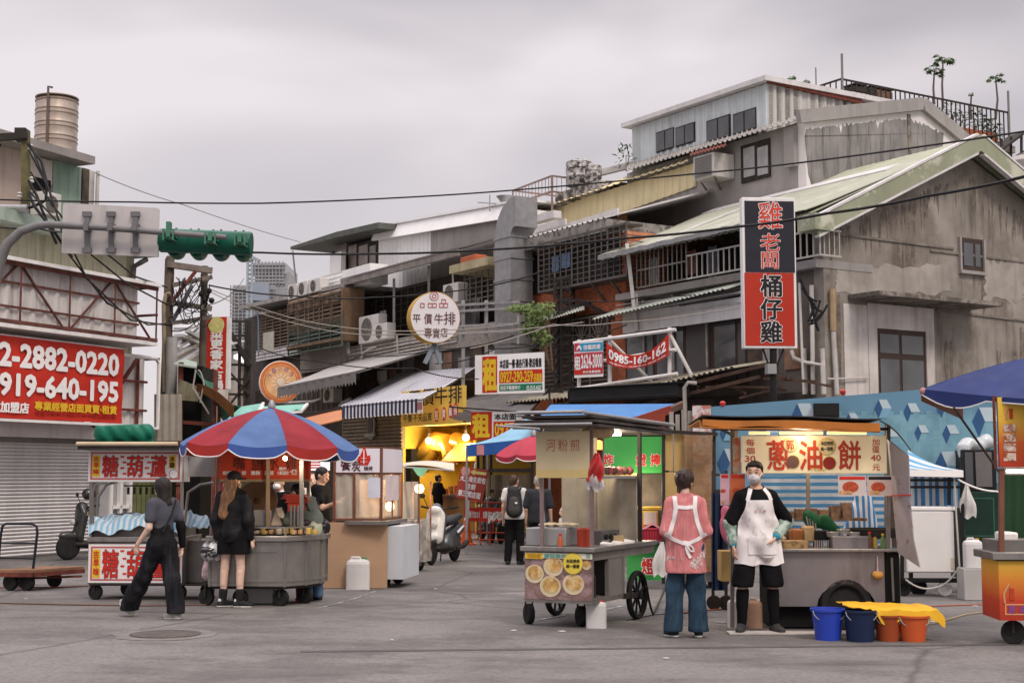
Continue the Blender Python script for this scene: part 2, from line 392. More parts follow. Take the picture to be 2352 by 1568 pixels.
# ground
asph=mat('asphalt',(.186,.174,.167),.85,0,.22,.33,patch=.42,pcol=(.135,.126,.122),psc=.42,bump=.5,bs=45,grain=.6,gs=26,streak=.75,scol=(.075,.068,.065),ssc=(.55,1.3,1),cracks=.16,spec=.2)
mb=MB()
mb.sheet(lambda u,v:(-220+440*u,-30+520*v,0),1,1,.02);mb.v=[(a,b,c-.01)for a,b,c in mb.v]
tag(mb.build('ground',asph,smooth=0),'worn grey asphalt of the market square and lane','ground',kind='structure')
tar=mat('asphalt_repair',(.088,.083,.082),.85,0,.2,2,bump=.3,bs=60,grain=.5)
pale=mat('pale_asphalt',(.198,.184,.176),.85,0,.3,1.5,bump=.4,bs=45,grain=.6,gs=26,streak=.6,scol=(.085,.078,.075),ssc=(1,1.3,1),spec=.2)
def ground_patch(name,pts,m,z,label):
 mb=MB();mb.ext([V((p.x,p.y,z-.003))for p in pts],(0,0,.003));tag(mb.build(name,m,smooth=0),label,'ground',kind='structure')
0 and ground_patch('dirt_stain',[gr(x,y)for x,y in[(0,1500),(180,1478),(420,1470),(650,1492),(560,1530),(300,1568),(0,1568)]],tar,.004,'darker oily patch of asphalt')
ground_patch('paving_seam',[gr(x,y)for x,y in[(690,1494),(2352,1478),(2352,1481),(690,1498)]],tar,.004,'thin seam across the asphalt')
0 and ground_patch('pale_patch',[gr(x,y)for x,y in[(960,1376),(1120,1362),(1180,1374),(1090,1392),(980,1392)]],pale,.004,'pale worn patch of asphalt')
paint=mat('worn_road_paint',(.42,.47,.48),.8,0,.15,8,patch=.55,pcol=(.17,.165,.16),psc=9)
mb=MB()
for a,b in(((730,1397),(790,1382)),((796,1380),(832,1369)),((836,1368),(864,1357))):
 a0,b0=gr(*a),gr(*b);mb.ext([a0+V((0,.07,.004)),a0+V((0,-.07,.004)),b0+V((0,-.07,.004)),b0+V((0,.07,.004))],(0,0,.003))
for a,b in(((1235,1424),(1300,1412)),((1390,1400),(1430,1392)),((1640,1428),(1668,1430))):
 a0,b0=gr(*a),gr(*b);mb.ext([a0+V((0,.05,.004)),a0+V((0,-.05,.004)),b0+V((0,-.05,.004)),b0+V((0,.05,.004))],(0,0,.003))
tag(mb.build('road_marking',paint,smooth=0),'worn pale blue stall boundary line painted on asphalt','road marking',kind='structure')
c=gr(380,1457);ground_patch('manhole_surround',[c+V((math.cos(k*.35)*(.52+.04*math.sin(k*3)),math.sin(k*.35)*.54,0))for k in range(18)],pale,.005,'paler asphalt ring round the manhole');mb=MB();c.z=.006;mb.lathe([(.36,0),(.36,.008),(.33,.012),(.02,.012)],c,40)
for i in range(9):
 for j in range(9):
  x,y=(i-4)*.065,(j-4)*.065
  if x*x+y*y<.075:mb.box(c.x+x-.022,c.x+x+.022,c.y+y-.022,c.y+y+.022,.012,.017)
one(mb,'manhole_cover',mat('cast_iron',(.10,.085,.078),.7,.2,.3,8),'round rusty manhole cover set in the asphalt in front','manhole')
lit=mat('litter_paper',(.6,.58,.55),.8)
mb=MB()
for x,y in((2283,1398),(2300,1384),(2262,1408),(2240,1392),(1180,1448),(60,1375),(1290,1450),(1000,1352),(2140,1428),(1530,1512),(900,1470)):
 p=gr(x,y);a=random.random()*3;q=.02+.03*random.random();mb.ext([p+V((math.cos(a+k*1.57)*q,math.sin(a+k*1.57)*q,.004))for k in range(4)],(0,0,.006))
tag(mb.build('litter',lit),'scattered paper scraps and grit on asphalt','litter',kind='stuff')
# the right-hand row of old houses
A32=math.radians(32)
c0=at(1895,800,31)
R=Plane((c0.x,c0.y),math.atan2(-math.cos(A32),math.sin(A32)))
G=Plane((c0.x,c0.y),math.atan2(math.sin(A32),math.cos(A32)))
def back(P,d):return Plane(P.o-P.n*d,P.ang)
conc=mat('stained_concrete',(.27,.243,.213),.85,0,.3,.8,streak=.95,scol=(.07,.055,.045),ssc=(1.7,1.7,.22),patch=.46,pcol=(.20,.172,.145),psc=.42,spec=.15,bump=.25,bs=9)
conc2=mat('grey_render',(.31,.29,.278),.85,0,.15,1,streak=.45,scol=(.16,.145,.14),ssc=(3,3,.4),bump=.15,bs=12)
concd=mat('dark_stain_concrete',(.13,.115,.10),.9,0,.3,3,patch=.4,pcol=(.25,.22,.19),psc=3)
green=mat('green_sheet_roof',(.285,.30,.205),.5,0,.16,1.2,patch=.3,pcol=(.50,.50,.40),psc=.9,streak=.3,scol=(.2,.2,.14),ssc=(1.5,1.5,.6))
greenp=mat('faded_green_roof',(.42,.43,.33),.6,0,.16,.8,patch=.3,pcol=(.34,.365,.25),psc=.8,streak=.3,scol=(.25,.24,.2),ssc=(2,2,2))
flash=mat('white_flashing',(.60,.58,.575),.55,0,.14,1.5,streak=.35,scol=(.35,.33,.3))
H=thing('concrete_house','stained grey concrete house with green sheet roof and blank gable end','building',R.o)
mb=MB()
pts=[(0,0),(9.4,0),(9.4,7.25),(4.7,9.25),(0,7.25)]
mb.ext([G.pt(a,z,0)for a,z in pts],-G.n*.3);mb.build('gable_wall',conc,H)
mb=MB()
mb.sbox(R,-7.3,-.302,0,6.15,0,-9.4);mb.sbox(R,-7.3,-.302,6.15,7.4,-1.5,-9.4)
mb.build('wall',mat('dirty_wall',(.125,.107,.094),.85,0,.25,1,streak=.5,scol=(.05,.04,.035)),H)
mb=MB();mb.sbox(R,-7.4,.02,6.15,6.33,.25,-1.5);mb.build('balcony_slab',conc2,H)
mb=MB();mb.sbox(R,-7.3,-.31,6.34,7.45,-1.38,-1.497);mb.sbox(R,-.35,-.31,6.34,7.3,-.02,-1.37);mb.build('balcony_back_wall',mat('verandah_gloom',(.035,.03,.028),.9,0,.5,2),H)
ez,rz_=7.42,9.55;sl_=(rz_-ez)/4.7
mb=MB()
mb.corr(R.pt(.3,ez-.16,.62),R.pt(-7.5,ez-.16,.62),R.pt(.3,rz_,-4.7),.22,.05,.02)
mb.corr(R.pt(-7.5,ez-.25,-10),R.pt(.3,ez-.25,-10),R.pt(-7.5,rz_,-4.7),.22,.05,.02)
mb.build('roof',greenp,H)
mb=MB()
for(a,za),(b,zb)in(((-.6,ez-.33),(4.7,rz_+.02)),((10,ez-.33),(4.7,rz_+.02))):
 mb.ext([G.pt(a,za+.06,.5),G.pt(b,zb+.06,.5),G.pt(b,zb-.33,.5),G.pt(a,za-.33,.5)],-G.n*.06)
mb.build('bargeboard',green,H)
mb=MB()
for(a,za),(b,zb)in(((-.6,ez-.33),(4.6,rz_-.0)),((10,ez-.33),(4.8,rz_-.0))):
 mb.bar(G.pt(a,za-.36,.44),G.pt(b,zb-.38,.44),.14,.05);mb.bar(G.pt(a,za+.09,.44),G.pt(b,zb+.08,.44),.16,.05)
mb.build('roof_edge_flashing',flash,H)
mb=MB();mb.sbox(G,-.75,-.2,ez-.55,ez-.2,.55,.0);mb.build('gutter_box',green,H)
sk=mat('skirt_green',(.35,.36,.28),.55,0,.16,.9,patch=.28,pcol=(.42,.43,.35),psc=.7)
rzf=lambda o:ez-.16+(rz_-ez+.16)/5.32*(.62-o)
def skf(u,v):
 o=-3.22+3.98*v;return R.pt(-7.45+7.72*u,rzf(o)+.035+.09*v*v*v+.008*math.sin(v*9+u*3),o+.03*math.sin(u*40)*v*v)
def skf_(u,v):
 a=-7.45+6.5*u;return R.pt(a,8.22+.2*u-(.80+.06*u)*v**1.15,-.62+1.42*v+.03*math.sin(u*40)*v)
mb=MB();mb.sheet(skf,40,14,.02);mb.build('roof_skirt',sk,H)
mb=MB();mb.sheet(lambda u,v:R.pt(-7.45+6.75*u,rzf(-2.75-.48*v)+.06,-2.75-.48*v),10,2,.03);mb.build('roof_flashing',flash,H)
mb=MB();mb.sheet(lambda u,v:R.pt(-7.4+6.4*u,7.33+.02*u-.12*v-.05*abs(mnoise.noise((u*14,v,0))),.8+.03*math.sin(u*50)),60,2,.012);mb.build('skirt_hem',galv,H)
mb=MB()
for q in(-5.1,):mb.bar(R.pt(q,rzf(-2.7)+.04,-2.7),R.pt(q+.12,rzf(.7)+.13,.72),.1,.03)
mb.build('roof_strap',flash,H)
rail=mat('rail_paint',(.42,.40,.36),.5,.1,.2,5,streak=.3)
def railing(P,a0,a1,z0,z1,off,step,parent,m,r=.012,mid=(),name='railing',th=.04):
 mb=MB()
 for z in(z0,z1)+tuple(mid):mb.sbox(P,a0,a1,z-th/2,z+th/2,off,off-th)
 n=max(1,int(abs(a1-a0)/step))
 for i in range(n+1):
  a=a0+(a1-a0)*i/n;mb.sbox(P,a-r,a+r,z0,z1,off-.004,off-.004-2*r)
 return mb.build(name,m,parent)
rl=mat('grey_bars',(.20,.18,.16),.5,.3,.25,5)
railing(R,*[R.sz(x,660,.45)[0]for x in(1462,1576)],6.36,7.42,.45,.17,H,rl,.014,mid=(6.8,))
railing(R,R.sz(1576,640,.45)[0],.35,6.36,6.92,.45,.19,H,rail,.014)
mb=MB();mb.bar(R.pt(.35,6.92,.44),R.pt(.35,6.92,-.2),.04);mb.bar(R.pt(.35,6.36,.44),R.pt(.35,6.36,-.2),.04)
for q in range(4):mb.bar(R.pt(.35,6.36,.3-q*.15),R.pt(.35,6.92,.3-q*.15),.024)
mb.build('railing',rail,H)
mb=MB();mb.fbox(R,1436,734,1716,884,.06,.0);mb.build('window_frame',frame_br,H)
for x0,x1,m in((1440,1500,'g'),(1508,1570,'g'),(1576,1630,'p'),(1640,1690,'g'),(1694,1712,'p')):
 mb=MB();mb.fbox(R,x0,742,x1,872,.075,.061,.075);mb.build('window_pane',glass2 if m=='g' else mat('curtain_grey',(.10,.092,.09),.4,0,.15,1.5),H)
mb=MB();mb.corr(R.pt(-7.5,5.62,.95),R.pt(-2.2,5.85,.95),R.pt(-7.5,5.95,.05),.16,.04,.008,d=R.pt(-2.2,6.12,.05),trap=False)
mb.build('awning',mat('pale_green_sheet',(.42,.45,.40),.5,0,.2,2,streak=.4),H)
mb=MB();mb.fbox(R,1430,722,1560,748,.5,.45);mb.fbox(R,1560,704,1712,728,.5,.45);mb.build('fascia_board',flash,H)
mb=MB()
for y in(690,712):mb.bar(R.hit(1430,y+30,.5),R.hit(1716,y-22,.5),.05)
mb.bar(R.hit(1440,560,.6),R.hit(1462,760,.6),.09);mb.bar(R.hit(1462,675,.5),R.hit(1466,760,.5),.05)
mb.build('downpipe',pvc,H)
bs=mat('weathered_sheet',(.36,.33,.26),.7,0,.25,2,patch=.4,pcol=(.2,.17,.12),psc=2.2,streak=.4)
mb=MB();mb.corr(R.pt(-10.2,3.55,1.9),R.pt(-4.6,3.55,1.9),R.pt(-10.2,3.95,.05),.17,.05,.012,trap=False)
mb.corr(R.pt(-5.2,3.62,1.5),R.pt(-1.5,4.0,1.3),R.pt(-5.2,4.05,.05),.17,.05,.012,d=R.pt(-1.5,4.2,.05),trap=False)
mb.build('awning',bs,H)
mb=MB()
for i in range(16):
 a=-7+i*.45;mb.bar(R.pt(a,3.3+random.random()*.5,.3+random.random()),R.pt(a+.8+random.random(),3.4+random.random()*.5,.3+random.random()),.05)
mb.bar(R.pt(-5,3.5,1.4),R.pt(-.5,4.0,1.2),.08);mb.bar(R.pt(-5.3,3.2,1.5),R.pt(-.8,3.75,1.2),.08)
mb.build('awning_frame',mat('brown_rust',(.085,.05,.036),.85,.1,.4,5),H)
mb=MB();mb.sbox(R,-12,-.4,2.6,3.45,.01,.12);mb.build('shop_lintel',mat('grimy_shop',(.06,.05,.045),.9,0,.5,2),H)
pt_=[mat('rust_patch',(.22,.13,.085),.85,0,.35,4),bs,mat('dark_ply',(.085,.062,.048),.85,0,.35,4),conc2];random.seed(9)
for i in range(9):
 a=-7.0+.72*i;z=3.95+.25*random.random();mb=MB();mb.sbox(R,a,a+.35+.4*random.random(),z,z+.3+.35*random.random(),.015+.004*i,.001);mb.build('patch_panel',pt_[i%4],H)
mb=MB()
for i in range(7):z=6.02-.08*i+.03*rnd();mb.tube([R.pt(-7.3,z,.3),R.pt(-4.5,z-.05-.06*random.random(),.34),R.pt(-2,z+.03,.3)],.014+.01*(i%2),5)
for a in(-6.4,-5.2,-3.9):mb.tube([R.pt(a,6.1,.1),R.pt(a+.05,4.2,.12)],.03,6)
mb.build('wall_conduit',mat('grey_conduit',(.36,.33,.31),.6,0,.3,4),H)
for a,w,h,c,l in((-6.6,.4,.7,(.45,.42,.40),'pale'),(-5.1,.45,.6,(.20,.09,.07),'dull red'),(-4.2,.35,.8,(.12,.13,.16),'slate grey')):mb=MB();mb.sheet(lambda u,v:R.pt(a+w*u,7.2-h*v,-.25+.04*math.sin(u*9)),8,4,.01);one(mb,'hanging_garment',mat('garment_'+l,c,.85,0,.3,3),l+' garment hung to dry inside the railed balcony of the concrete house','laundry','washing on the balcony')
mb=MB()
for x,y0,y1,r in((1868,655,905,.05),(1850,800,905,.06),(1893,800,905,.05)):
 mb.tube([R.hit(x-4,y0,.12),R.hit(x,y1,.12)],r,8)
mb.tube([R.hit(1818,805,.2),R.hit(1824,822,.2),R.hit(1848,832,.2),R.hit(1888,838,.2),R.hit(1891,905,.2)],.045,8)
mb.tube([R.hit(1836,650,.25),R.hit(1846,905,.25)],.03,6)
mb.build('drainpipe',pvc,H)
mb=MB();mb.tube([G.hit(1912,664,.1),G.hit(1914,760,.1)],.07,8);mb.build('drainpipe',mat('ochre_pipe',(.34,.24,.14),.5,0,.2,4),H)
mb=MB();mb.tube([G.hit(1914,760,.1),G.hit(1922,905,.1)],.055,8);mb.tube([G.hit(1900,870,.1),G.hit(1995,868,.08)],.02,6);mb.build('drainpipe',pvc,H)
mb=MB()
for(x,y),(x2,y2)in(((1920,537),(2190,571)),((2136,575),(2400,607)),((2150,712),(2400,742))):mb.bar(G.hit(x,y,.01),G.hit(x2,y2,.01),.05,.05)
mb.build('string_course',mat('dirty_ledge',(.20,.175,.15),.9,0,.3,2,streak=.5),H)
mb=MB();mb.sbox(G,.72,4.75,5.5,5.6,0,.95);mb.build('canopy_slab',concd,H)
mb=MB();a0,z1=G.sz(2010,712,.0);a1,_=G.sz(2122,712,0)
mb.sbox(G,a0-.27,a0,0,5.45,.012,.05);mb.sbox(G,a1,a1+.27,0,5.45,.012,.05);mb.sbox(G,a0,a1,4.9,5.45,.012,.05)
mb.sbox(G,a0-1.0,a0-.27,2.5,5.4,.006,.02);mb.build('door_surround',mat('white_plaster',(.56,.52,.49),.8,0,.16,2,streak=.6,scol=(.25,.21,.18),ssc=(4,4,.4)),H)
d=MB();d.sbox(G,a0,a1,0,4.9,.004,.02);door=d.build('window',frame_br,H)
for q0,q1,z0,z1 in((.06,.44,4.35,4.78),(.5,.94,4.35,4.78),(.06,.44,2.6,4.22),(.5,.94,2.6,4.22)):
 mb=MB();mb.sbox(G,a0+(a1-a0)*q0,a0+(a1-a0)*q1,z0,z1,.021,.035);mb.build('pane',glass2,door)
mb=MB();a0,z1=G.sz(2203,545);a1,z0=G.sz(2256,626);mb.sbox(G,a0,a1,z0,z1,.004,.03);wn=mb.build('window',frame_br,H)
mb=MB();mb.sbox(G,a0+.1,a0+.42,z0+.12,z1-.12,.031,.045);mb.sbox(G,a0+.5,a1-.1,z0+.12,z1-.12,.031,.045);mb.build('pane',glass2,wn)
mb=MB();mb.sbox(G,a0-.06,a1+.06,z0-.08,z0,0,.1);mb.sbox(G,a1,a1+.06,z0,z1,.0,.08);mb.sbox(G,a0-.06,a0,z0,z1,.0,.08);mb.build('window_surround',conc2,H)
mb=MB()
def blotch(P,pts,off):
 mb.ext([P.hit(x,y,off)for x,y in pts],P.n*.004)
random.seed(5);rnd=lambda a=1.:random.uniform(-a,a)
def ragged(x0,y0,x1,y1,n=14,j=9):
 o=[]
 for t in range(n):o.append((x0+(x1-x0)*t/n,y0+random.uniform(-j,j)))
 for t in range(n):o.append((x1+random.uniform(-j,j)*.5,y0+(y1-y0)*t/n))
 for t in range(n):o.append((x1-(x1-x0)*t/n,y1+random.uniform(-j,j)))
 for t in range(n):o.append((x0+random.uniform(-j,j)*.5,y1-(y1-y0)*t/n))
 return o
blotch(G,ragged(1922,610,2185,672,j=7),.004)
blotch(G,ragged(2262,600,2352,690,j=10),.004)
mb.build('cement_patch',mat('cement_patch',(.325,.293,.26),.85,0,.25,1.5,streak=.55,scol=(.2,.17,.15),ssc=(3,3,.4)),H)
mb=MB()
for i in range(95):
 t_=random.random();a,zt=(.1+4.5*t_,ez-.33+2.05*(.1+4.5*t_+.6)/5.3)if i%3 else(4.8+3*t_,9.1-.41*3*t_)
 zt-=random.uniform(.32,.5);l_=random.uniform(.2,.95);w_=random.uniform(.02,.07);k_=random.uniform(-.1,.05);mb.ext([G.pt(a,zt,.001),G.pt(a+w_,zt-.02,.001),G.pt(a+w_*.8+k_,zt-l_*.7,.001),G.pt(a+w_*.4+k_,zt-l_,.001),G.pt(a-w_*.2+k_,zt-l_*.6,.001)],G.n*(.002+i*.00002))
for a,zt,l_,w_ in((2.55,7.0,1.5,.22),(2.75,6.9,1.9,.12),(1.0,4.75,1.6,.12),(3.9,4.75,1.2,.16),(6.0,4.6,1.8,.4),(5.2,6.3,1.0,.1),(6.6,5.2,1.4,.25),(.35,5.6,2,.1)):
 for q in range(5):x=a+rnd(w_);mb.ext([G.pt(x,zt-.2*random.random(),.0045),G.pt(x+.05,zt,.0045),G.pt(x+.06,zt-l_*.6,.0045),G.pt(x+.03,zt-l_*random.uniform(.7,1),.0045),G.pt(x-.02,zt-l_*.5,.0045)],G.n*(.002+q*.0003))
mb.build('rain_stain',mat('rain_stain',(.135,.112,.096),.9,0,.3,4,patch=.4,pcol=(.2,.165,.13),psc=5),H)
sb=3.25;RT=back(R,sb)
sT,zT=RT.sz(1831,277);T=thing('grey_house','tall grey rendered house with streaked end wall rising behind the green roof','building',RT.pt(sT,0,0))
GT=Plane(RT.pt(sT,0,0),G.ang)
sL=RT.sz(1440,400)[0]
mb=MB();mb.sbox(RT,sL,sT,0,zT-.06,0,-8.9);mb.build('wall',conc2,T)
e1,z1=GT.sz(1831,277);e2,z2=GT.sz(2095,247);e3,z3=GT.sz(2225,362)
mb=MB();mb.ext([GT.pt(0,0,.3),GT.pt(e3+.6,0,.3),GT.pt(e3+.6,z3-.25,.3),GT.pt(e2,z2,.3),GT.pt(0,z1,.3)],-GT.n*.298);mb.build('end_wall',mat('white_wash',(.70,.67,.655),.8,0,.08,1,streak=.3,scol=(.4,.37,.35),ssc=(3,3,.5)),T)
strk=mat('streaked_cement',(.25,.236,.228),.85,0,.25,1.2,streak=.9,scol=(.07,.066,.062),ssc=(6,6,.5),spec=.1)
mb=MB();pp=[(1848,312)]
for i in range(70):
 x=1848+320*i/69+rnd(2);yt=297-(x-1848)*.10 if x<2090 else 273+(x-2090)*.46
 pp.append((x,yt+(random.uniform(-5,0)if i%2 else random.uniform(-2,22 if i%9==0 else 5))))
pp+=[(2160,430),(1868,440),(1856,400)]
mb.ext([GT.hit(x,y,.3)for x,y in pp],GT.n*.006);mb.build('cement_patch',strk,T)
mb=MB();mb.fbox(GT,2085,262,2096,420,.33,.3);mb.build('rain_stain',concd,T)
mb=MB();mb.bar(GT.pt(-.3,z1-.02,.36),GT.pt(e2,z2+.02,.36),.16,.34);mb.bar(GT.pt(e2+.02,z2+.02,.36),GT.pt(e3+.9,z3-.3,.36),.16,.34);mb.build('coping',conc2,T)
mb=MB();mb.fbox(RT,1701,336,1768,405,.05,.0);wn=mb.build('window',iron,T)
mb=MB();mb.fbox(RT,1707,342,1733,402,.065,.051);mb.fbox(RT,1739,340,1764,398,.065,.051);mb.build('pane',mat('curtained_pane',(.34,.33,.33),.2,0,.2,2.5,streak=.4,ssc=(9,9,.3)),wn)
mb=MB();mb.corr(RT.hit(1440,392,.35),RT.hit(1828,278,.35),RT.hit(1440,380,-.8),.2,.04,.02,d=RT.hit(1828,270,-.8));mb.build('eave_sheet',mat('old_eave',(.30,.28,.26),.7,0,.25,2,streak=.4),T)
mb=MB();a=RT.sz(1831,280,0)[0];mb.sbox(RT,a-.35,a+.02,z1-1.2,z1-.15,.012,.16);mb.build('parapet_block',conc2,T)
def boxac(loc_plane,x0,y0,x1,y1,off,label):
 t=thing('air_conditioner',label,'air conditioner',loc_plane.hit((x0+x1)/2,y1,off/2),0,None)
 mb=MB();mb.fbox(loc_plane,x0,y0,x1,y1,off,.02,off);mb.build('casing',mat('ac_casing',(.5,.48,.45),.5,0,.12,4,streak=.4),t,bevel=.02)
 mb=MB();a0,z1=loc_plane.sz(x0+4,y0+4,off);a1,z0=loc_plane.sz(x1-5,y1-4,off)
 for i in range(9):z=z0+(z1-z0)*i/8;mb.sbox(loc_plane,a0,a1,z-.012,z+.012,off+.002,off+.02)
 mb.sbox(loc_plane,a0,a1,z0,z1,off+.001,off+.006);mb.build('grille',mat('ac_grille',(.20,.19,.18),.6),t)
 return t
ac=boxac(RT,1592,362,1640,404,.75,'boxy window air conditioner hung on brackets high on the grey wall')
mb=MB();mb.corr(RT.hit(1585,358,.8),RT.hit(1668,336,.8),RT.hit(1585,348,0),.15,.03,.01,d=RT.hit(1668,326,0));mb.build('rain_hood',rust,ac)
mb=MB();mb.bar(RT.hit(1592,404,.7),RT.hit(1660,400,.0),.05);mb.bar(RT.hit(1640,404,.7),RT.hit(1655,435,.0),.04);mb.bar(RT.hit(1600,404,.7),RT.hit(1625,440,.0),.04);mb.build('bracket',dsteel,ac)
RP=back(R,4.1);sP,zP=RP.sz(1762,192);sQ,zQ=RP.sz(1452,294)
PH=thing('rooftop_shed','pale blue corrugated metal penthouse on top of the grey house','building',RP.pt(sP,zT-.2,0))
GP_=Plane(RP.pt(sP,0,0),G.ang)
zb=min(RP.sz(1452,390)[1],zT-.5)
blue=mat('pale_blue_sheet',(.54,.585,.60),.5,0,.12,1,streak=.5,scol=(.28,.24,.2),ssc=(4,4,.3))
mb=MB();mb.sbox(RP,sQ,sP,zb,zP-.05,-.05,-6)
mb.build('inner_wall',mat('shed_core',(.3,.3,.3),.8),PH)
mb=MB();mb.corr(RP.pt(sQ,zb,0),RP.pt(sP,zb,0),RP.pt(sQ,zQ,0),.3,.035,.01,d=RP.pt(sP,zP,0))
mb.build('wall',blue,PH)
ge,gz=GP_.sz(1972,240)
mb=MB();mb.corr(GP_.pt(.02,zb,0),GP_.pt(ge,zb,0),GP_.pt(.02,zP,0),.3,.035,.01,d=GP_.pt(ge,gz,0));mb.build('wall',mat('rust_streaked_sheet',(.52,.50,.47),.5,0,.12,1,streak=.6,scol=(.3,.2,.13),ssc=(4,4,.3)),PH)
mb=MB();mb.ext([RP.pt(sQ-.25,zQ+.02,.25),RP.pt(sP+.2,zP+.02,.25),RP.pt(sP+.2,zP+.16,.25),RP.pt(sQ-.25,zQ+.16,.25)],-RP.n*5.5);mb.build('roof',flash,PH)
mb=MB();mb.bar(GP_.pt(-.1,zP+.06,.12),GP_.pt(ge,gz+.06,.12),.06,.16);mb.build('roof_edge',rust,PH)
for x0,y0,x1,y1 in((1507,305,1548,348),(1551,294,1595,335),(1622,279,1676,325),(1683,263,1737,307)):
 mb=MB();q=[RP.hit(x0,y0,.05),RP.hit(x1,y0-(x1-x0)*.2,.05),RP.hit(x1,y1-(x1-x0)*.2,.05),RP.hit(x0,y1,.05)]
 q=pquad(RP,x0,y0,x1,y1-(x1-x0)*.22,.05)
 mb.ext(q,-RP.n*.06);wn=mb.build('window',iron,PH)
 c=sum(q,V())/4;mb=MB();mid=[(q[0]+q[1])/2,(q[3]+q[2])/2]
 for qq in([q[0],mid[0],mid[1],q[3]],[mid[0],q[1],q[2],mid[1]]):
  cc=sum(qq,V())/4;mb.ext([cc+(p-cc)*.88+RP.n*.001 for p in qq],RP.n*.01)
 mb.build('pane',glass2,wn)
mb=MB();mb.fbox(GP_,1828,252,1895,272,.06,.0);wn=mb.build('window',mat('wood_frame',(.2,.12,.07),.6),PH)
mb=MB();mb.sheet(lambda u,v:RP.hit(1456+130*u,402-44*u-12*v,.3-.5*v),8,1,.02);mb.build('base_flashing',flash,PH)
cT=at(1935,250,41);GQ=Plane((cT.x,cT.y),G.ang);RQ=Plane((cT.x,cT.y),R.ang)
TB=thing('terrace_house','white walled house carrying a railed roof garden at the back right','building',GQ.pt(0,0,0))
ge,zt=GQ.sz(2316,268);_,ztl=GQ.sz(1935,180);zf=GQ.sz(2310,340)[1];zr=ztl-.02
zf=zr-1.35
mb=MB();mb.ext([GQ.pt(0,0,-.1),GQ.pt(ge-1.0,0,-.1),GQ.pt(ge-1.0,zf,-.1),GQ.pt(0,zf,-.1)],-GQ.n*8);mb.build('wall',mat('white_wash2',(.6,.575,.57),.8,0,.12,1),TB)
mb=MB();mb.sbox(GQ,-.1,ge+.1,zf,zf+.22,.15,-6);mb.build('roof_slab',concd,TB)
railing(GQ,0,ge,zf+.3,zr,0,.2,TB,iron,.015,th=.05)
al,_=RQ.sz(1868,196);railing(RQ,al,0,zf+.3,zr,.02,.2,TB,iron,.015,th=.05)
mb=MB()
for q in(0,ge):mb.tube([GQ.pt(q,zf,.02),GQ.pt(q,zr+(.75 if q==0 else .7),.02)],.035,6)
mb.tube([RQ.pt(al*.9,zf,0),RQ.pt(al*.9,zr+.6,0)],.02,6);mb.build('post',dsteel,TB)
def tz(x,y,off=-.6):return GQ.hit(x,y,off)
def box_planter(a0,a1,label=None):
 mb=MB();mb.sbox(GQ,a0,a1,zf+.3,zf+.62,-.12,-.5);return one(mb,'planter',mat('terracotta',(.42,.115,.05),.7,0,.15,3),label,'planter','orange planters along the terrace railing',bevel=.02)
leafm=mat('leaf_green',(.07,.115,.04),.55,0,.35,9)
leafd=mat('leaf_dark',(.05,.085,.03),.55,0,.35,9)
def leaf(mb,c,d,n,l,w):
 c,d,n=V(c),V(d).normalized(),V(n);s=d.cross(n)
 s=s.normalized()if s.length>1e-4 else d.orthogonal();n=s.cross(d)
 mb.add([c,c+d*l*.4+s*w,c+d*l+n*(-.15*l),c+d*l*.4-s*w,c+d*l*.45+n*.1*l],[(0,1,4),(1,2,4),(2,3,4),(3,0,4)])
rnd=lambda a=1.:random.uniform(-a,a)
def tuft(base,h,r,n,m,name,label,cat,group=None,l=.16,w=.04):
 t=thing(name,label,cat,base,0,group);mb=MB()
 for i in range(3):mb.tube([V(base),V(base)+V((rnd(r)*.4,rnd(r)*.4,h*.6))],.012,5)
 mb.build('stem',wood,t);mb=MB()
 for i in range(n):
  a=random.random()*6.28;rr=r*random.random()**.5;z=h*(.15+.85*random.random())
  leaf(mb,V(base)+V((rr*math.cos(a)*(1.1-z/h*.5),rr*math.sin(a)*(1.1-z/h*.5),z)),(math.cos(a)+rnd(.5),math.sin(a)+rnd(.5),rnd(.8)),(rnd(.6),rnd(.6),1),l*random.uniform(.6,1.3),w*random.uniform(.7,1.3))
 mb.build('foliage',m,t);return t
npl=9;q0=GQ.sz(2040,250)[0];PW='third fourth fifth sixth seventh eighth'.split()
for i in range(npl):
 a=q0+(ge-q0-.3)*i/npl;b=q0+(ge-q0-.3)*(i+.86)/npl
 ords=['leftmost','second','third','fourth','fifth','sixth','seventh','eighth','rightmost']
 box_planter(a,b,f'orange terracotta planter behind the roof railing, {ords[i]} of nine in the row')
 if i not in(0,):tuft(GQ.pt((a+b)/2,zf+.55,-.3),.4+random.random()*.45,.26,60,leafm,'potted_plant',f'small leafy plant growing from the {ords[i]} orange planter','plant','plants in the roof garden',.13,.035)
tuft(GQ.pt(ge-.55,zf+.25,-.25),.75,.42,160,leafd,'potted_plant','round dark green bush at the right end of the roof railing','plant','plants in the roof garden',.12,.03)
def papaya(x,ytop,ybase,off,cr,label,nl=9):
 base=GQ.hit(x,ybase,off);top=GQ.hit(x,ytop,off);t=thing('papaya_tree',label,'tree',base,0,'papaya trees of the roof garden');lean=V((rnd(.08),0,0))
 mb=MB();mb.tube([base,base.lerp(top,.5)+lean,top],[.04,.034,.024],7);mb.build('trunk',mat('papaya_bark',(.13,.095,.085),.8),t)
 mb=MB()
 for i in range(nl):
  a=i*2.4;el=random.uniform(-.35,.75);d=V((math.cos(a)*math.cos(el),math.sin(a)*math.cos(el),math.sin(el)));L_=cr*random.uniform(.55,1)
  e=top+d*L_;mb.tube([top,top+d*L_*.6+V((0,0,.05)),e],.008,4)
  for k in range(9):
   b=k*.7-2.8;dd=V((math.cos(a+b*.55),math.sin(a+b*.55),-.35+rnd(.3)));leaf(mb,e-d*.06,dd,(rnd(.3),rnd(.3),1),cr*.52,cr*.11)
 mb.build('crown',leafm,t)
zb_=262
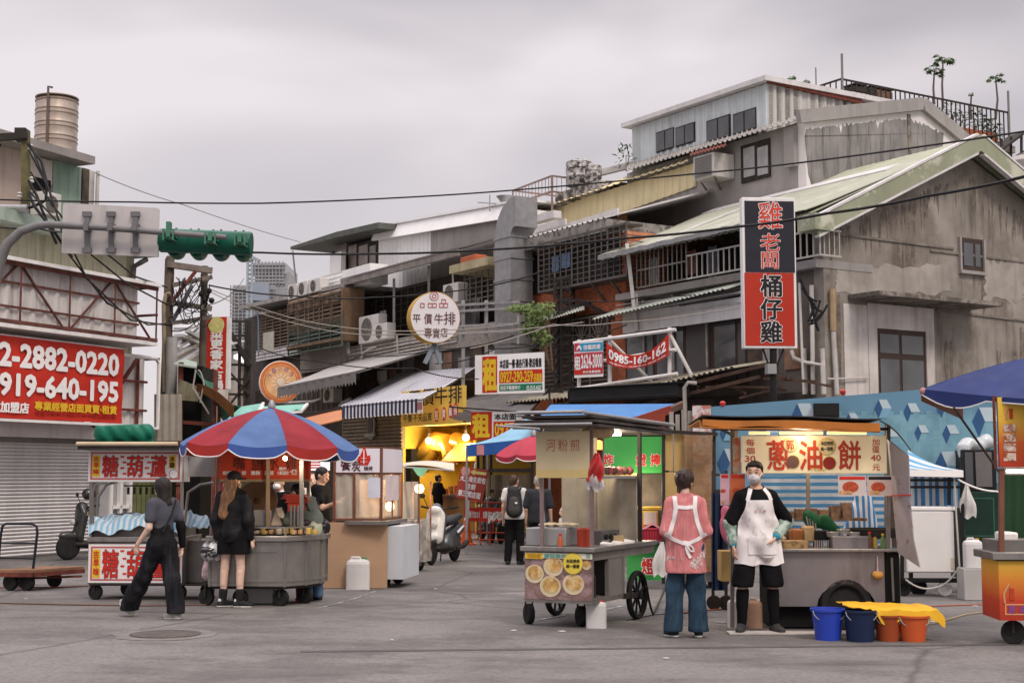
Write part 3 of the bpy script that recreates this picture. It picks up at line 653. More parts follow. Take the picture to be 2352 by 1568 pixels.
papaya(2146,165,240,-1.2,.33,'shorter of the paired papaya trees on the roof terrace');papaya(2166,140,250,-1.0,.36,'taller of the paired papaya trees on the roof terrace',11)
papaya(2287,182,275,-1.0,.30,'lone papaya tree near the right end of the roof terrace');papaya(2231,218,275,-1.1,.14,'tiny young papaya tree between the taller ones',6)
papaya(1818,182,215,-3,.2,'small papaya top peeping over the blue penthouse roof, left one',8);papaya(1850,192,215,-3,.2,'low papaya top beside the terrace railing, by the blue penthouse',8)
def junk(x0,y0,x1,y1,off,m,label,lid=0):
 mb=MB();mb.fbox(GQ,x0,y0,x1,y1,off,off-.5,off)
 mb.fbox(GQ,x0-1,y0-3,x1+1,y0,off+.03,off-.53,off)
 return one(mb,'storage_crate',m,label,'crate','crates stacked on the terrace',bevel=.03)
junk(1958,218,1995,240,-.8,mat('cream_plastic',(.6,.55,.46),.6,0,.15),'cream plastic crate behind the roof railing')
junk(1998,200,2012,235,-.9,iron,'narrow black crate behind the roof railing');junk(2016,205,2052,252,-.9,mat('brown_board',(.15,.09,.06),.8,0,.4,5),'tall brown board box behind the roof railing')
junk(1962,196,1990,214,-.8,iron,'black box on top of the cream crate');junk(1940,222,1955,240,-.6,mat('cream_plastic',(.6,.55,.46)),'small cream box at the railing corner')
mb=MB();q=at(2296,340,40);mb.ext([at(2296,392,40),at(2352,350,40),at(2352,345,40),at(2296,386,40)],(0,1.2,0));mb.ext([at(2296,352,40),at(2352,310,40.3),at(2352,304,40.3),at(2296,346,40)],(0,1.2,.2))
for x in(2300,2322,2346):mb.bar(at(x,308+(2352-x)*.2,40.5),at(x,430,40.5),.06)
one(mb,'lean_to_roof',iron,'dark sheet lean-to roof at the right edge below the terrace','roof')
mb=MB();p=at(2350,428,38);r=.42;mb.lathe([(.35,.0),(r,.04),(r,.34),(r+.02,.36),(r+.02,.40),(r,.42),(r,.66),(r*.7,.8),(.08,.86),(.08,.9)],p,30)
one(mb,'water_tank',steel,'steel water tank cut off by the right edge of the picture','water tank')
# brick house with caged window
brick=mat('red_brick',(.46,.13,.06),.85,0,.2,3,streak=.35,scol=(.1,.04,.03))
def brickify():
 nt=brick.node_tree;b=nt.nodes['Principled BSDF'];src=b.inputs['Base Color'].links[0].from_socket
 t=nt.nodes.new('ShaderNodeTexBrick');t.inputs['Scale'].default_value=4.2;t.inputs['Mortar Size'].default_value=.022;t.inputs['Color2'].default_value=(.7,.7,.7,1);t.inputs['Color1'].default_value=(1.1,1.1,1.1,1);t.inputs['Mortar'].default_value=(1.2,1.8,2.2,1)
 tc=nt.nodes.new('ShaderNodeTexCoord');mp=nt.nodes.new('ShaderNodeMapping');mp.vector_type='POINT';mp.inputs['Rotation'].default_value=(math.radians(90),0,0)
 sp=nt.nodes.new('ShaderNodeSeparateXYZ');cb=nt.nodes.new('ShaderNodeCombineXYZ');nt.links.new(tc.outputs['Object'],sp.inputs[0])
 dt=nt.nodes.new('ShaderNodeVectorMath');dt.operation='DOT_PRODUCT';dt.inputs[1].default_value=tuple(R.u);nt.links.new(tc.outputs['Object'],dt.inputs[0])
 nt.links.new(dt.outputs['Value'],cb.inputs[0]);nt.links.new(sp.outputs[2],cb.inputs[1]);nt.links.new(cb.outputs[0],t.inputs[0])
 m=nt.nodes.new('ShaderNodeMix');m.data_type='RGBA';m.blend_type='MULTIPLY';m.inputs[0].default_value=1;nt.links.new(src,m.inputs[6]);nt.links.new(t.outputs[0],m.inputs[7]);nt.links.new(m.outputs[2],b.inputs['Base Color'])
brickify()
B2=thing('brick_house','narrow red brick house with a caged upper window and yellow sheet storey','building',R.pt(-10,0,0))
mb=MB();mb.sbox(R,-13.1,-7.32,0,8.05,-.05,-9);mb.build('wall',brick,B2)
mb=MB();mb.sbox(R,-13.1,-7.4,8.0,8.33,.55,-2.3);mb.build('eave_slab',mat('mossy_concrete',(.26,.245,.225),.9,0,.25,3,patch=.4,pcol=(.1,.09,.08),psc=4),B2)
yel=mat('yellow_sheet',(.68,.59,.36),.55,0,.1,1,streak=.45,scol=(.3,.24,.15),ssc=(3,3,.4))
RY=back(R,3.2)
mb=MB();mb.corr(R.pt(-13.1,8.36,.5),R.pt(-7.5,8.36,.5),R.pt(-13.1,9.5,-3.2),.24,.04,.01);mb.build('roof',mat('pale_tin_roof',(.42,.40,.385),.6,0,.15,1.2,streak=.4),B2)
mb=MB();q=[RY.hit(1196,572),RY.hit(1598,428),RY.hit(1196,500),RY.hit(1598,374)]
mb.corr(q[0],q[1],q[2],.34,.035,.01,d=q[3]);mb.build('upper_wall',yel,B2)
mb=MB();mb.ext([q[0]-RY.n*.02,q[1]-RY.n*.02,q[3]-RY.n*.02,q[2]-RY.n*.02],-RY.n*.85);mb.build('upper_core',yel,B2)
mb=MB();mb.corr(q[2]+RY.n*.3,q[3]+RY.n*.3,RY.hit(1245,482,-.8),.34,.03,.012,d=RY.hit(1598,345,-.8));mb.build('upper_roof',yel,B2)
mb=MB();mb.sheet(lambda u,v:RY.hit(1375+222*u,405-55*u-14*v,-.75-.2*v),4,1,.05)
mb.build('upper_fascia',mat('old_eave',(.3,.28,.26)),B2)
mb=MB()
for(x,y),(x2,y2)in(((1232,545),(1420,488)),((1220,532),(1300,512))):mb.bar(R.hit(x,y,-.6),R.hit(x2,y2,-.6),.06,.25)
mb.bar(R.hit(1215,510,-1),R.hit(1280,492,-1),.3,.22)
mb.build('loose_board',flash,B2)
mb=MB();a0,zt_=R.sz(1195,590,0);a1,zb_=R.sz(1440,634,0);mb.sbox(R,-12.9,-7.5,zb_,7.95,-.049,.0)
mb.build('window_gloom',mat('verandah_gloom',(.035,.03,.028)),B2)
a0=R.sz(1236,600,.55)[0];a1=R.sz(1438,560,.55)[0];zt_=R.sz(1338,537,.55)[1];zb_=R.sz(1338,651,.55)[1]
cg=mat('cage_bars',(.12,.108,.1),.6,.3,.25,5)
cage=MB()
n=15
for i in range(n+1):a=a0+(a1-a0)*i/n;cage.sbox(R,a-.012-.012*(i%3==0),a+.012+.012*(i%3==0),zb_,zt_,.55,.525)
for i in range(10):z=zb_+(zt_-zb_)*i/9;cage.sbox(R,a0,a1,z-.012,z+.012,.524,.51)
for z in(zb_,zt_):cage.sbox(R,a0,a1,z-.03,z+.03,.56,.0)
for a in(a0,a1):
 for i in range(10):z=zb_+(zt_-zb_)*i/9;cage.bar(R.pt(a,z,.54),R.pt(a,z,0),.025)
cage.build('window_cage',cg,B2)
mb=MB()
for a in(a0+.8,a0+2.5,a1-.8):mb.bar(R.pt(a,zb_,.5),R.pt(a,zb_-.5,0),.05)
mb.build('cage_bracket',cg,B2)
for(x0,y0,x1,y1,m,nm)in((1268,590,1284,622,mat('blue_cloth',(.16,.28,.48),.8),'hanging_towel'),(1290,583,1310,613,mat('blue_cloth',(.16,.28,.48)),'hanging_towel')):
 mb=MB();a,zt2=R.sz(x0,y0,.2);b,zb2=R.sz(x1,y1,.2);mb.sheet(lambda u,v:R.pt(a+(b-a)*u,zt2+(zb2-zt2)*v,.2+.03*math.sin(u*9)),8,3,.01)
 one(mb,nm,m,'pale blue towel drying in the upper window cage, '+('left' if x0<1280 else 'right')+' one','towel','towels in the cage')
mb=MB();mb.corr(R.hit(1248,738,.9),R.hit(1342,712,.9),R.hit(1248,724,.05),.13,.03,.008,d=R.hit(1342,698,.05),trap=False);mb.build('awning',mat('pale_green_sheet',(.42,.45,.40)),B2)
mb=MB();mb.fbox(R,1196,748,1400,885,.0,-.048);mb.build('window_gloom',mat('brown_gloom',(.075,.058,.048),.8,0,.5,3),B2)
def fan_grille(P,x0,y0,x1,y1,off,n,parent,m,bars=9,arcs=True):
 a0,zt=P.sz(x0,y0,off);a1,zb=P.sz(x1,y1,off);mb=MB();w=(a1-a0)/n;hf=min(w*.8,(zt-zb)*.35)if arcs else 0
 for i in range(n+1):mb.sbox(P,a0+w*i-.015,a0+w*i+.015,zb,zt,off,off-.03)
 for k in range(bars+1):z=zb+(zt-hf-zb)*k/bars;mb.sbox(P,a0,a1,z-.012,z+.012,off-.031,off-.045)
 mb.sbox(P,a0,a1,zt-.02,zt+.02,off,off-.03)
 if arcs:
  for i in range(n):
   c=a0+w*(i+.5)
   for k in range(7):t=math.pi*(k+.5)/7;mb.bar(P.pt(c,zt-hf,off-.01),P.pt(c+math.cos(t)*w*.48,zt-hf+math.sin(t)*hf*.97,off-.01),.022)
 return mb.build('window_grille',m,parent)
wg=mat('grille_paint',(.20,.175,.15),.7,.1,.3,5)
fan_grille(R,1205,752,1395,880,.35,5,B2,wg,10)
# house with deep dark verandah and white penthouse
B3=thing('verandah_house','old house with a deep dark verandah under a sloping grey roof and white penthouse','building',R.pt(-19,0,0))
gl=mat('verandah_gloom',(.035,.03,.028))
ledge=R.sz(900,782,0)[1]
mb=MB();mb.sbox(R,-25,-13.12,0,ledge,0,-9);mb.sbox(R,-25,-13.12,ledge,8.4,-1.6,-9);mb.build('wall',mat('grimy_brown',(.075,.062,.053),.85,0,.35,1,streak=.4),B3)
peb=mat('pebble_dash',(.25,.215,.185),.9,0,.45,16,patch=.45,pcol=(.33,.30,.27),psc=14,bump=.6,bs=22)
mb=MB();mb.sbox(R,-25,-13.15,ledge-.62,ledge+.02,.12,0);mb.build('parapet',peb,B3)
mb=MB()
for i in range(9):a=-24.6+i*1.3;mb.sbox(R,a,a+.95,ledge+.1,7.9,-1.52,-1.599)
mb.build('door_panel',mat('dark_wood_panel',(.055,.042,.035),.7,0,.4,2,streak=.5,ssc=(8,8,1)),B3)
mb=MB();mb.sbox(R,-20.6,-16.4,ledge+.02,ledge+1.1,-.8,-.95);mb.build('parapet_inner',mat('grey_board',(.19,.185,.19),.7,0,.2,2,streak=.3),B3)
e0,e1=R.sz(782,657,.6),R.sz(1050,587,.6)
mb=MB();mb.ext([R.pt(e0[0],e0[1],.6),R.pt(e1[0],e1[1],.6),R.pt(e1[0],e1[1]+.2,.6),R.pt(e0[0],e0[1]+.2,.6)],-R.n*.1)
mb.build('eave_board',mat('grey_wood',(.24,.215,.195),.85,0,.3,3,streak=.4),B3)
mb=MB();mb.ext([R.pt(e0[0],e0[1]+.205,.62),R.pt(e1[0],e1[1]+.205,.62),R.pt(e1[0],e1[1]+.9,-1.7),R.pt(e0[0],e0[1]+.9,-1.7)],(0,0,.05));mb.build('verandah_roof',dsteel,B3)
mb=MB();mb.tube([R.hit(795,660,.45),R.hit(801,812,.45)],.07,8);mb.bar(R.hit(905,640,.1),R.hit(905,780,.1),.08);mb.bar(R.hit(985,610,.1),R.hit(985,760,.1),.08);mb.build('post',mat('grey_post',(.3,.29,.28),.6,.2,.2),B3)
fan_grille(R,1066,618,1134,702,.35,5,B3,wg,8,arcs=False)
fan_grille(R,905,668,985,752,-1.35,5,B3,wg,6,arcs=False);fan_grille(R,812,690,880,742,-1.35,4,B3,wg,5,arcs=False)
mb=MB();[mb.tube([R.hit(800,806+9*i,.16),R.hit(940,780+8*i,.18),R.hit(1050,765+6*i,.16)],.022+.012*(i%2),6)for i in range(4)]
for x,y,y2 in((830,782,850),(912,770,845),(1002,755,830),(955,690,770),(1040,625,760)):mb.tube([R.hit(x,y,.2),R.hit(x+3,y2,.22)],.03,6)
mb.tube([R.hit(826,850,.3),R.hit(832,812,.3),R.hit(850,800,.3),R.hit(866,796,.2)],.035,6);mb.tube([R.hit(980,800,.3),R.hit(975,770,.35),R.hit(986,752,.35),R.hit(996,772,.3)],.03,6);mb.build('pipework',mat('old_pipe',(.46,.43,.40),.6,0,.3,5),B3)
random.seed(4)
for i in range(12):
 a=-24.6+i*.95;mb=MB();z=ledge-1.5+.25*random.random();mb.sbox(R,a,a+.5+.4*random.random(),z,z+.35+.4*random.random(),.02+.003*i,.001);mb.build('patch_panel',(mat('rust_patch',(.22,.13,.085)),mat('grey_board',(.19,.185,.19)),mat('dark_ply',(.085,.062,.048)),flash)[i%4],B3)
for a,w,h,c,l in((-22.6,.5,.6,(.45,.4,.38),'faded cream'),(-17.2,.5,.9,(.22,.24,.30),'blue grey')):mb=MB();mb.sheet(lambda u,v:R.pt(a+w*u,7.4-h*v,-.5+.04*math.sin(u*9)),8,4,.01);one(mb,'hanging_garment',mat('garment_'+l,c,.85,0,.3,3),l+' garment hung in the deep dark verandah over the shops','laundry','washing in the verandah')
R3=back(R,1.9)
whs=mat('white_sheet',(.82,.81,.80),.5,0,.06,1,streak=.2,scol=(.5,.48,.46))
mb=MB();qa,qb=R3.sz(870,524),R3.sz(1215,462);zlow=7.6
mb.corr(R3.pt(qa[0],zlow,0),R3.pt(qb[0],zlow,0),R3.pt(qa[0],qa[1]-.25,0),.3,.03,.01,d=R3.pt(qb[0],qb[1]-.25,0));mb.build('penthouse_wall',whs,B3)
mb=MB();mb.ext([R3.pt(qa[0]+.02,zlow,-.02),R3.pt(qb[0],zlow,-.02),R3.pt(qb[0],qb[1]-.25,-.02),R3.pt(qa[0]+.02,qa[1]-.25,-.02)],-R3.n*5);mb.build('penthouse_core',whs,B3)
sg=R3.sz(995,560)[0]
mb=MB();zz=R3.sz(995,506)[1];mb.ext([R3.pt(sg,zlow,.05),R3.pt(qb[0],zlow,.05),R3.pt(qb[0],R3.sz(1212,490)[1],.05),R3.pt(sg,R3.sz(995,522)[1],.05)],R3.n*.05);mb.build('render_panel',conc2,B3)
mb=MB();mb.ext([R3.pt(qa[0]-.05,qa[1]-.5,.3),R3.pt(qb[0],qb[1]-.5,.3),R3.pt(qb[0],qb[1],.12),R3.pt(qa[0]-.05,qa[1],.12)],-R3.n*.14);mb.ext([R3.pt(qa[0]-.05,qa[1]+.01,.2),R3.pt(qb[0],qb[1]+.01,.2),R3.pt(qb[0],qb[1]+.08,.2),R3.pt(qa[0]-.05,qa[1]+.08,.2)],-R3.n*5.2)
mb.build('penthouse_roof',mat('white_roof',(.84,.83,.825),.5,0,.05),B3)
mb=MB();a0,z1=R3.sz(762,552);mb.sbox(R3,a0,qa[0]-.01,8.0,qa[1]-.35,-.0,-2);mb.build('glazed_porch',iron,B3)
mb=MB()
for x0,x1,m in((770,795,0),(800,818,0),(824,844,0),(849,862,0)):mb.fbox(R3,x0,566,x1,618,.03,.001,.03)
mb.build('window_pane',mat('warm_pane',(.2,.155,.135),.2,0,.4,2),B3)
mb=MB()
l0,l1,l2=R3.sz(667,573,.9),R3.sz(773,545,.9),R3.sz(869,524,.9)
mb.ext([R3.pt(l0[0],l0[1],.9),R3.pt(l1[0],l1[1],.9),R3.pt(l2[0],l2[1],.9),R3.pt(l2[0],l2[1]+.22,.9),R3.pt(l1[0],l1[1]+.22,.9),R3.pt(l0[0],l0[1]+.12,.9)],-R3.n*3.2);mb.build('porch_roof',mat('grey_green_roof',(.10,.105,.09),.7,0,.2,2),B3)
mb=MB();mb.tube([R3.hit(672,575,.7),R3.hit(680,652,.7)],.04,6);mb.build('porch_post',galv,B3)
mb=MB();mb.fbox(R3,758,585,783,628,.4,.2);mb.build('pipe_box',whs,B3)
# louvred timber house at the far left of the row
B4=thing('louvred_house','dark timber house with louvred wooden window cages at the far end of the row','building',R.pt(-30,0,0))
mb=MB();e0,e1=R.sz(547,711,.7),R.sz(785,660,.7);mb.sbox(R,-34.4,-25.02,0,8.2,0,-9);mb.build('wall',mat('grimy_brown',(.075,.062,.053)),B4)
mb=MB();mb.ext([R.pt(e0[0],e0[1],.7),R.pt(e1[0],e1[1],.7),R.pt(e1[0],e1[1]+.15,.7),R.pt(e0[0],e0[1]+.15,.7)],-R.n*9);mb.build('roof',mat('old_eave',(.3,.28,.26)),B4)
lou=mat('louvre_wood',(.17,.12,.085),.8,0,.3,4,streak=.4)
loug=mat('louvre_green',(.09,.112,.092),.8,0,.3,4,streak=.4)
def louvres(x0,y0,x1,y1,off,n,m,rows,sl=.0):
 mb=MB();a0,zt=R.sz(x0,y0,off);a1,zb=R.sz(x1,y1,off);zt2=zt
 for i in range(n+1):a=a0+(a1-a0)*i/n;mb.sbox(R,a-.03,a+.03,zb,zt,off,off-.04)
 for k in range(rows):
  z=zb+(zt-zb)*(k+.5)/rows;mb.hexa([R.pt(a0,z-.06,off-.02),R.pt(a1,z-.06,off-.02),R.pt(a1,z+.04,off-.12),R.pt(a0,z+.04,off-.12),R.pt(a0,z-.05,off-.0),R.pt(a1,z-.05,off-.0),R.pt(a1,z+.05,off-.1),R.pt(a0,z+.05,off-.1)])
 return mb.build('louvre_screen',m,B4)
louvres(662,690,784,745,.9,5,lou,9);louvres(662,748,784,795,.9,5,loug,8);louvres(594,722,660,812,.3,4,lou,14)
fan_grille(R,660,700,784,728,.93,6,B4,lou,1)
mb=MB();a=R.sz(662,700,.9)[0];b=R.sz(784,700,.9)[0];mb.sbox(R,a,b,R.sz(662,797,.9)[1]-.1,R.sz(662,797,.9)[1],.95,0);mb.sbox(R,b-.05,b,R.sz(662,797,.9)[1],8.2,.9,0);mb.build('cage_base',wood,B4)
mb=MB();mb.corr(R.hit(588,830,.3),R.hit(588,806,.3),R.hit(692,812,.3),.11,.03,.01,d=R.hit(692,786,.3),trap=False);mb.build('ribbed_band',flash,B4)
mb=MB();mb.fbox(R,690,800,796,842,.14,.001);mb.build('parapet',peb,B4)
mb=MB();mb.fbox(R,604,765,628,806,.32,.28);mb.build('pale_window_pane',mat('pale_pane',(.5,.48,.38),.4,0,.2,6),B4)  # window pane in a pale cream tone
mb=MB();mb.tube([R.hit(590,712,.5),R.hit(594,735,.5),R.hit(594,815,.5)],.04,6);mb.build('downpipe',mat('blue_grey_pipe',(.2,.26,.3),.5),B4)
mb=MB();mb.corr(R.hit(684,676,.2),R.hit(684,650,.2),R.hit(786,652,.2),.13,.03,.01,d=R.hit(786,622,.2),trap=False);mb.fbox(R,786,622,850,650,.2,-.5);mb.build('roof_parapet',whs,B4)
def condenser(P,x0,y0,x1,y1,off,label,fan=1,dep=.35):
 t=thing('air_conditioner',label,'air conditioner',P.hit((x0+x1)/2,y1,off),0,'air conditioner outdoor units')
 mb=MB();mb.fbox(P,x0,y0,x1,y1,off,off-dep,off);mb.build('casing',mat('ac_white',(.58,.56,.53),.45,0,.08,3,streak=.3),t,bevel=.02)
 a0,z1=P.sz(x0,y0,off);a1,z0=P.sz(x1,y1,off);r=min((a1-a0)*.36,(z1-z0)*.42);c=P.pt(a0+(a1-a0)*.42,(z0+z1)/2,off)
 mb=MB();mb.lathe([(r,0),(r,.02),(r*.92,.03),(r*.9,.012),(r*.3,.012),(r*.28,.03),(.01,.03)],c,24,P.n)
 for k in range(10):d=math.cos(k*.628)*P.u+V((0,0,math.sin(k*.628)));mb.bar(c+P.n*.022+d*r*.28,c+P.n*.022+d*r*.92,.012)
 mb.build('fan_grille',mat('ac_fan',(.16,.145,.13),.6),t);return t
condenser(R,661,656,681,684,.75,'first of the small condensers on the timber house roof, nearest the far end')
condenser(R,684,649,705,676,.75,'second small condenser on the timber house roof');condenser(R,708,644,735,668,.75,'third and largest of the condensers on the timber house roof')
condenser(R,824,729,868,783,.35,'big white condenser with brown fan on the verandah ledge',1);condenser(R,858,746,888,777,.45,'small white condenser beside the big one on the verandah ledge')
condenser(R,1017,655,1052,692,.3,'white condenser on the wall behind the round steak sign')
mb=MB();P=back(R,-1.0)
a0=P.sz(1136,700)[0];a1=P.sz(1190,700)[0]-.1;zt_=P.sz(1160,545)[1];zb_=P.sz(1160,812)[1]
mb.sbox(P,a0,a1-.3,zb_,zt_,0,-.75)
r0,wd=1.0,.75
for k in range(8):
 t0,t1=math.pi/2*k/8,math.pi/2*(k+1)/8;ww=a1-.3-a0;cx=a1-.3+.25
 f=lambda t,r:(cx-r*math.cos(t),zt_+r*math.sin(t))
 p=[f(t0,.25+ww),f(t0,.25),f(t1,.25),f(t1,.25+ww)]
 mb.ext([P.pt(a,z,0)for a,z in p],-P.n*.75)
for z in np.linspace(zb_+.3,zt_,6):mb.sbox(P,a0-.03,a1-.27,z-.025,z+.025,.03,-.78)
one(mb,'ventilation_duct',galv,'big square galvanised duct climbing the house front and bending over the roof','duct')
mb=MB();P=back(R,-1.4)
for y in(697,711,746,763):mb.bar(P.hit(1045,y+4,0),P.hit(1192,y-4,0),.07)
for x in(1064,1117):mb.bar(P.hit(x,690,-.06),P.hit(x,905,-.06),.1)
mb.bar(P.hit(1190,690,-.06),P.hit(1190,790,-.06),.06)
one(mb,'sign_scaffold',mat('grey_tube',(.33,.32,.32),.5,.3,.2,4,streak=.3),'grey tubular sign frame standing in front of the duct','frame')
mb=MB();P=Plane(at(1290,900,38.5),math.radians(-20));xs=[P.sz(x,800)[0]for x in(1273,1290,1309)];zt_=P.sz(1290,640)[1];zb_=P.sz(1290,960)[1]
for a in xs[::2]:
 for o in(0,-.4):mb.bar(P.pt(a,zb_,o),P.pt(a,zt_,o),.05)
mb.bar(P.pt(xs[1],zb_,.02),P.pt(xs[1],zt_,.02),.07)
k=14
for i in range(k):
 za,zc=zb_+(zt_-zb_)*i/k,zb_+(zt_-zb_)*(i+1)/k
 mb.bar(P.pt(xs[0],za,0),P.pt(xs[2],zc,0),.03);mb.bar(P.pt(xs[0],za,-.4),P.pt(xs[2],za,-.4),.03);mb.bar(P.pt(xs[0],za,0),P.pt(xs[0],zc,-.4),.03);mb.bar(P.pt(xs[2],za,0),P.pt(xs[2],zc,-.4),.03);mb.bar(P.pt(xs[0],za,0),P.pt(xs[2],za,0),.03)
mb.bar(P.pt(xs[0]-.3,zt_,0),P.pt(xs[2]+.3,zt_,0),.06);mb.bar(P.pt(xs[0]-.5,zt_-.9,0),P.pt(xs[2]+.6,zt_-.7,0),.06)
mb.bar(P.hit(1280,690),P.hit(1330,690),.08);mb.bar(P.hit(1330,690),P.hit(1425,738,.3),.09);mb.bar(P.hit(1425,738,.3),P.hit(1445,775,.3),.06)
mb.tube([P.pt(0,0,-.2),P.pt(0,zb_,-.2)],.05,6)
one(mb,'lattice_mast',iron,'rusty dark lattice mast rising between the two rental signs','mast')
mb=MB();P=back(R,2.6)
p=[P.hit(1178,438,0),P.hit(1268,404,0),P.hit(1268,440,0),P.hit(1178,470,0)];q=[a-P.n*2.2+V((0,0,.0))for a in p]
for s in(p,q):
 for i in range(4):mb.bar(s[i],s[(i+1)%4],.05)
for i in range(4):mb.bar(p[i],q[i],.05)
for k in range(1,12):t=k/12;mb.bar(p[0].lerp(p[1],t),p[3].lerp(p[2],t),.02);mb.bar(p[1].lerp(q[1],t),p[2].lerp(q[2],t),.02);mb.bar(q[0].lerp(q[1],t),q[3].lerp(q[2],t),.02)
mb.bar(p[3],p[2],.06);mb.bar(p[2],p[1],.08);mb.bar(p[2],p[2]-V((0,0,.9)),.07);mb.bar(p[3],p[3]+P.u*1.2-V((0,0,1.0)),.05);mb.bar(q[2],q[2]-V((0,0,1.)),.06)
one(mb,'roof_cage',mat('cage_brown',(.24,.17,.15),.7,.2,.2,5),'thin open steel cage jutting out over the brick house roof','frame')
mot=mat('mottled_tank',(.45,.43,.42),.5,.2,.1,3,patch=.5,pcol=(.05,.045,.04),psc=7)
for x,y0,y1,r,off,lab in((1330,368,428,.42,-3.4,'larger mottled steel tank beside the roof cage'),(1363,378,420,.26,-3.2,'smaller mottled steel tank beside the roof cage')):
 b=R.hit(x,y1,off);tp=R.hit(x,y0,off).z-b.z;mb=MB()
 mb.lathe([(r*.97,0),(r,.03),(r,tp*.33),(r*1.03,tp*.35),(r,tp*.37),(r,tp*.64),(r*1.03,tp*.66),(r,tp*.68),(r,tp*.9),(r*.6,tp),(.05,tp*1.03)],b,24);one(mb,'water_tank',mot,lab,'water tank','tanks over the brick house')
mb=MB();P=back(R,3.0);mb.ext([P.hit(1275,445),P.hit(1380,412),P.hit(1385,432),P.hit(1275,475)],-P.n*1.6);one(mb,'roof_parapet',mat('spalled_concrete',(.45,.42,.4),.9,0,.2,2,patch=.5,pcol=(.08,.07,.06),psc=3),'stained concrete roof parapet under the two mottled tanks','parapet')
tuft(back(R,4).hit(1438,395,0),.9,.35,50,leafm,'roof_shrub','wispy shrub sprouting at the left foot of the blue penthouse','plant',None,.2,.03)
for x,y,o,lab in((1070,605,.4,'terracotta trough on the ledge beside the duct'),):
 mb=MB();mb.fbox(R,1057,592,1092,609,.7,.3);one(mb,'planter',mat('terracotta',(.42,.115,.05)),lab,'planter',bevel=.02)
mb=MB();mb.sbox(R,-15.3,-13.0,R.sz(1070,612,.3)[1]-.25,R.sz(1070,612,.3)[1],.8,-1.0);mb.sbox(R,-14.8,-13.0,R.sz(1070,612,.3)[1],R.sz(1070,548,.3)[1],-.6,-3)
one(mb,'ledge',mat('yellow_dirty',(.40,.34,.21),.7,0,.2,2,streak=.5),'yellowish ledge and wall stub left of the duct','wall')
mb=MB();p=at(1160,472,46);mb.lathe([(.1,0),(.14,.1),(.3,.3),(.05,.32)],p,12);mb.bar(p+V((-.5,0,-.2)),p+V((-.5,0,.35)),.04);mb.bar(p+V((-.9,0,.1)),p+V((-.1,0,.05)),.03)
one(mb,'roof_ventilator',galv,'little metal ventilator on the white penthouse roof ridge','ventilator')
P=back(R,-2.0);t=thing('vine','green leafy creeper hanging on the lattice mast','plant',P.hit(1240,830,0))
mb=MB();random.seed(3)
for i in range(7):mb.tube([P.hit(1265+rnd(6),850,0),P.hit(1240+rnd(25),740+rnd(20),rnd(.2)),P.hit(1225+rnd(45),705+rnd(12),rnd(.2))],.015,5)
mb.build('stem',wood,t);mb=MB()
for cx_,cy_,rx,ry,n in((1235,715,30,22,300),(1225,745,26,28,260),(1190,706,26,9,120),(1250,775,18,18,110),(1262,705,12,14,70)):
 for i in range(n):
  a=random.random()*6.28;q=random.random()**.6;p=P.hit(cx_+rx*q*math.cos(a),cy_+ry*q*math.sin(a),rnd(.35))
  leaf(mb,p,(rnd(),rnd(),-.4+rnd(.6)),(rnd(.7),-1+rnd(.5),.8),random.uniform(.07,.16),random.uniform(.022,.05))
mb.build('foliage',mat('vine_leaf',(.085,.135,.035),.5,0,.6,5,patch=.35,pcol=(.15,.19,.05),psc=6),t)
# signs on the row
def outline(P,off,rows,parent,m1,m2,w1,w2):
 write(P,off,rows,m2,parent,w2,'lettering_outline',.004);write(P,off,rows,m1,parent,w1,'lettering',.009)
P=Plane(at(1770,900,27),math.radians(4))
t=thing('vertical_sign','tall black and red shop sign with six large characters on a white frame','sign',P.hit(1772,915,0))
mb=MB();mb.fbox(P,1704,453,1832,800,0,-.22);mb.build('sign_box',white,t,bevel=.01)
mb=MB();mb.fbox(P,1710,461,1826,626,.012,.001);mb.build('black_panel',mat('sign_black',(.022,.022,.03),.4,0,.1),t)
mb=MB();mb.fbox(P,1710,626,1826,794,.012,.001);mb.build('red_panel',mat('sign_red',(.40,.03,.015),.42,0,.1,1),t)
rows=[('雞',1741,464,1797,526),('老',1746,536,1792,577),('闆',1749,579,1788,617)]
outline(P,.013,rows,t,mat('sign_letter_red',(.55,.05,.03),.5),whitep,.006,.03)
rows=[('桶',1747,632,1795,681),('仔',1747,686,1796,733),('雞',1747,738,1796,786)]
outline(P,.013,rows,t,blackp,whitep,.026,.05)
mb=MB();mb.tube([P.hit(1776,800,-.1),P.hit(1776,1090,-.1)],.07,10);mb.bar(P.hit(1766,840,-.1),P.hit(1752,800,-.1),.03);mb.bar(P.hit(1784,840,-.1),P.hit(1800,800,-.1),.03);mb.build('post',black,t)
mb=MB();mb.fbox(P,1763,835,1784,858,.02,-.2);mb.build('junction_box',galv,t)
def roundsign(x,y,r_px,d,az,th,label,rim,face):
 c=at(x,y,d);P=Plane((c.x,c.y),az);r=r_px*d/FPX
 t=thing('round_sign',label,'sign',(c.x,c.y,c.z-r))
 mb=MB();mb.lathe([(r*.97,-th),(r,-th+.02),(r,-.02),(r*.985,0),(r*.97,-.005)],c,48,P.n);mb.build('rim',rim,t)
 mb=MB();mb.lathe([(r*.965,-.004),(r*.965,.004),(.001,.006)],c,48,P.n);mb.build('face',face,t)
 return t,P,c,r
t,P,c,r=roundsign(1000,729,60,36,math.radians(17),.42,'round white steak house sign with yellow rim on a steel bracket',mat('ochre_rim',(.50,.29,.045),.5,0,.2,2),mat('sign_white',(.66,.62,.62),.4,0,.05))
brush=mat('brush_brown',(.11,.035,.03),.5)
write(P,.012,[('平',948,722,966,741),('價',974,720,992,744),('牛',998,720,1018,744),('排',1020,716,1046,746),('專',975,752,992,776),('賣',994,754,1010,776),('店',1012,752,1028,774)],brush,t,.006)
pr=mat('pale_red_print',(.42,.10,.11),.5)
mb=MB()
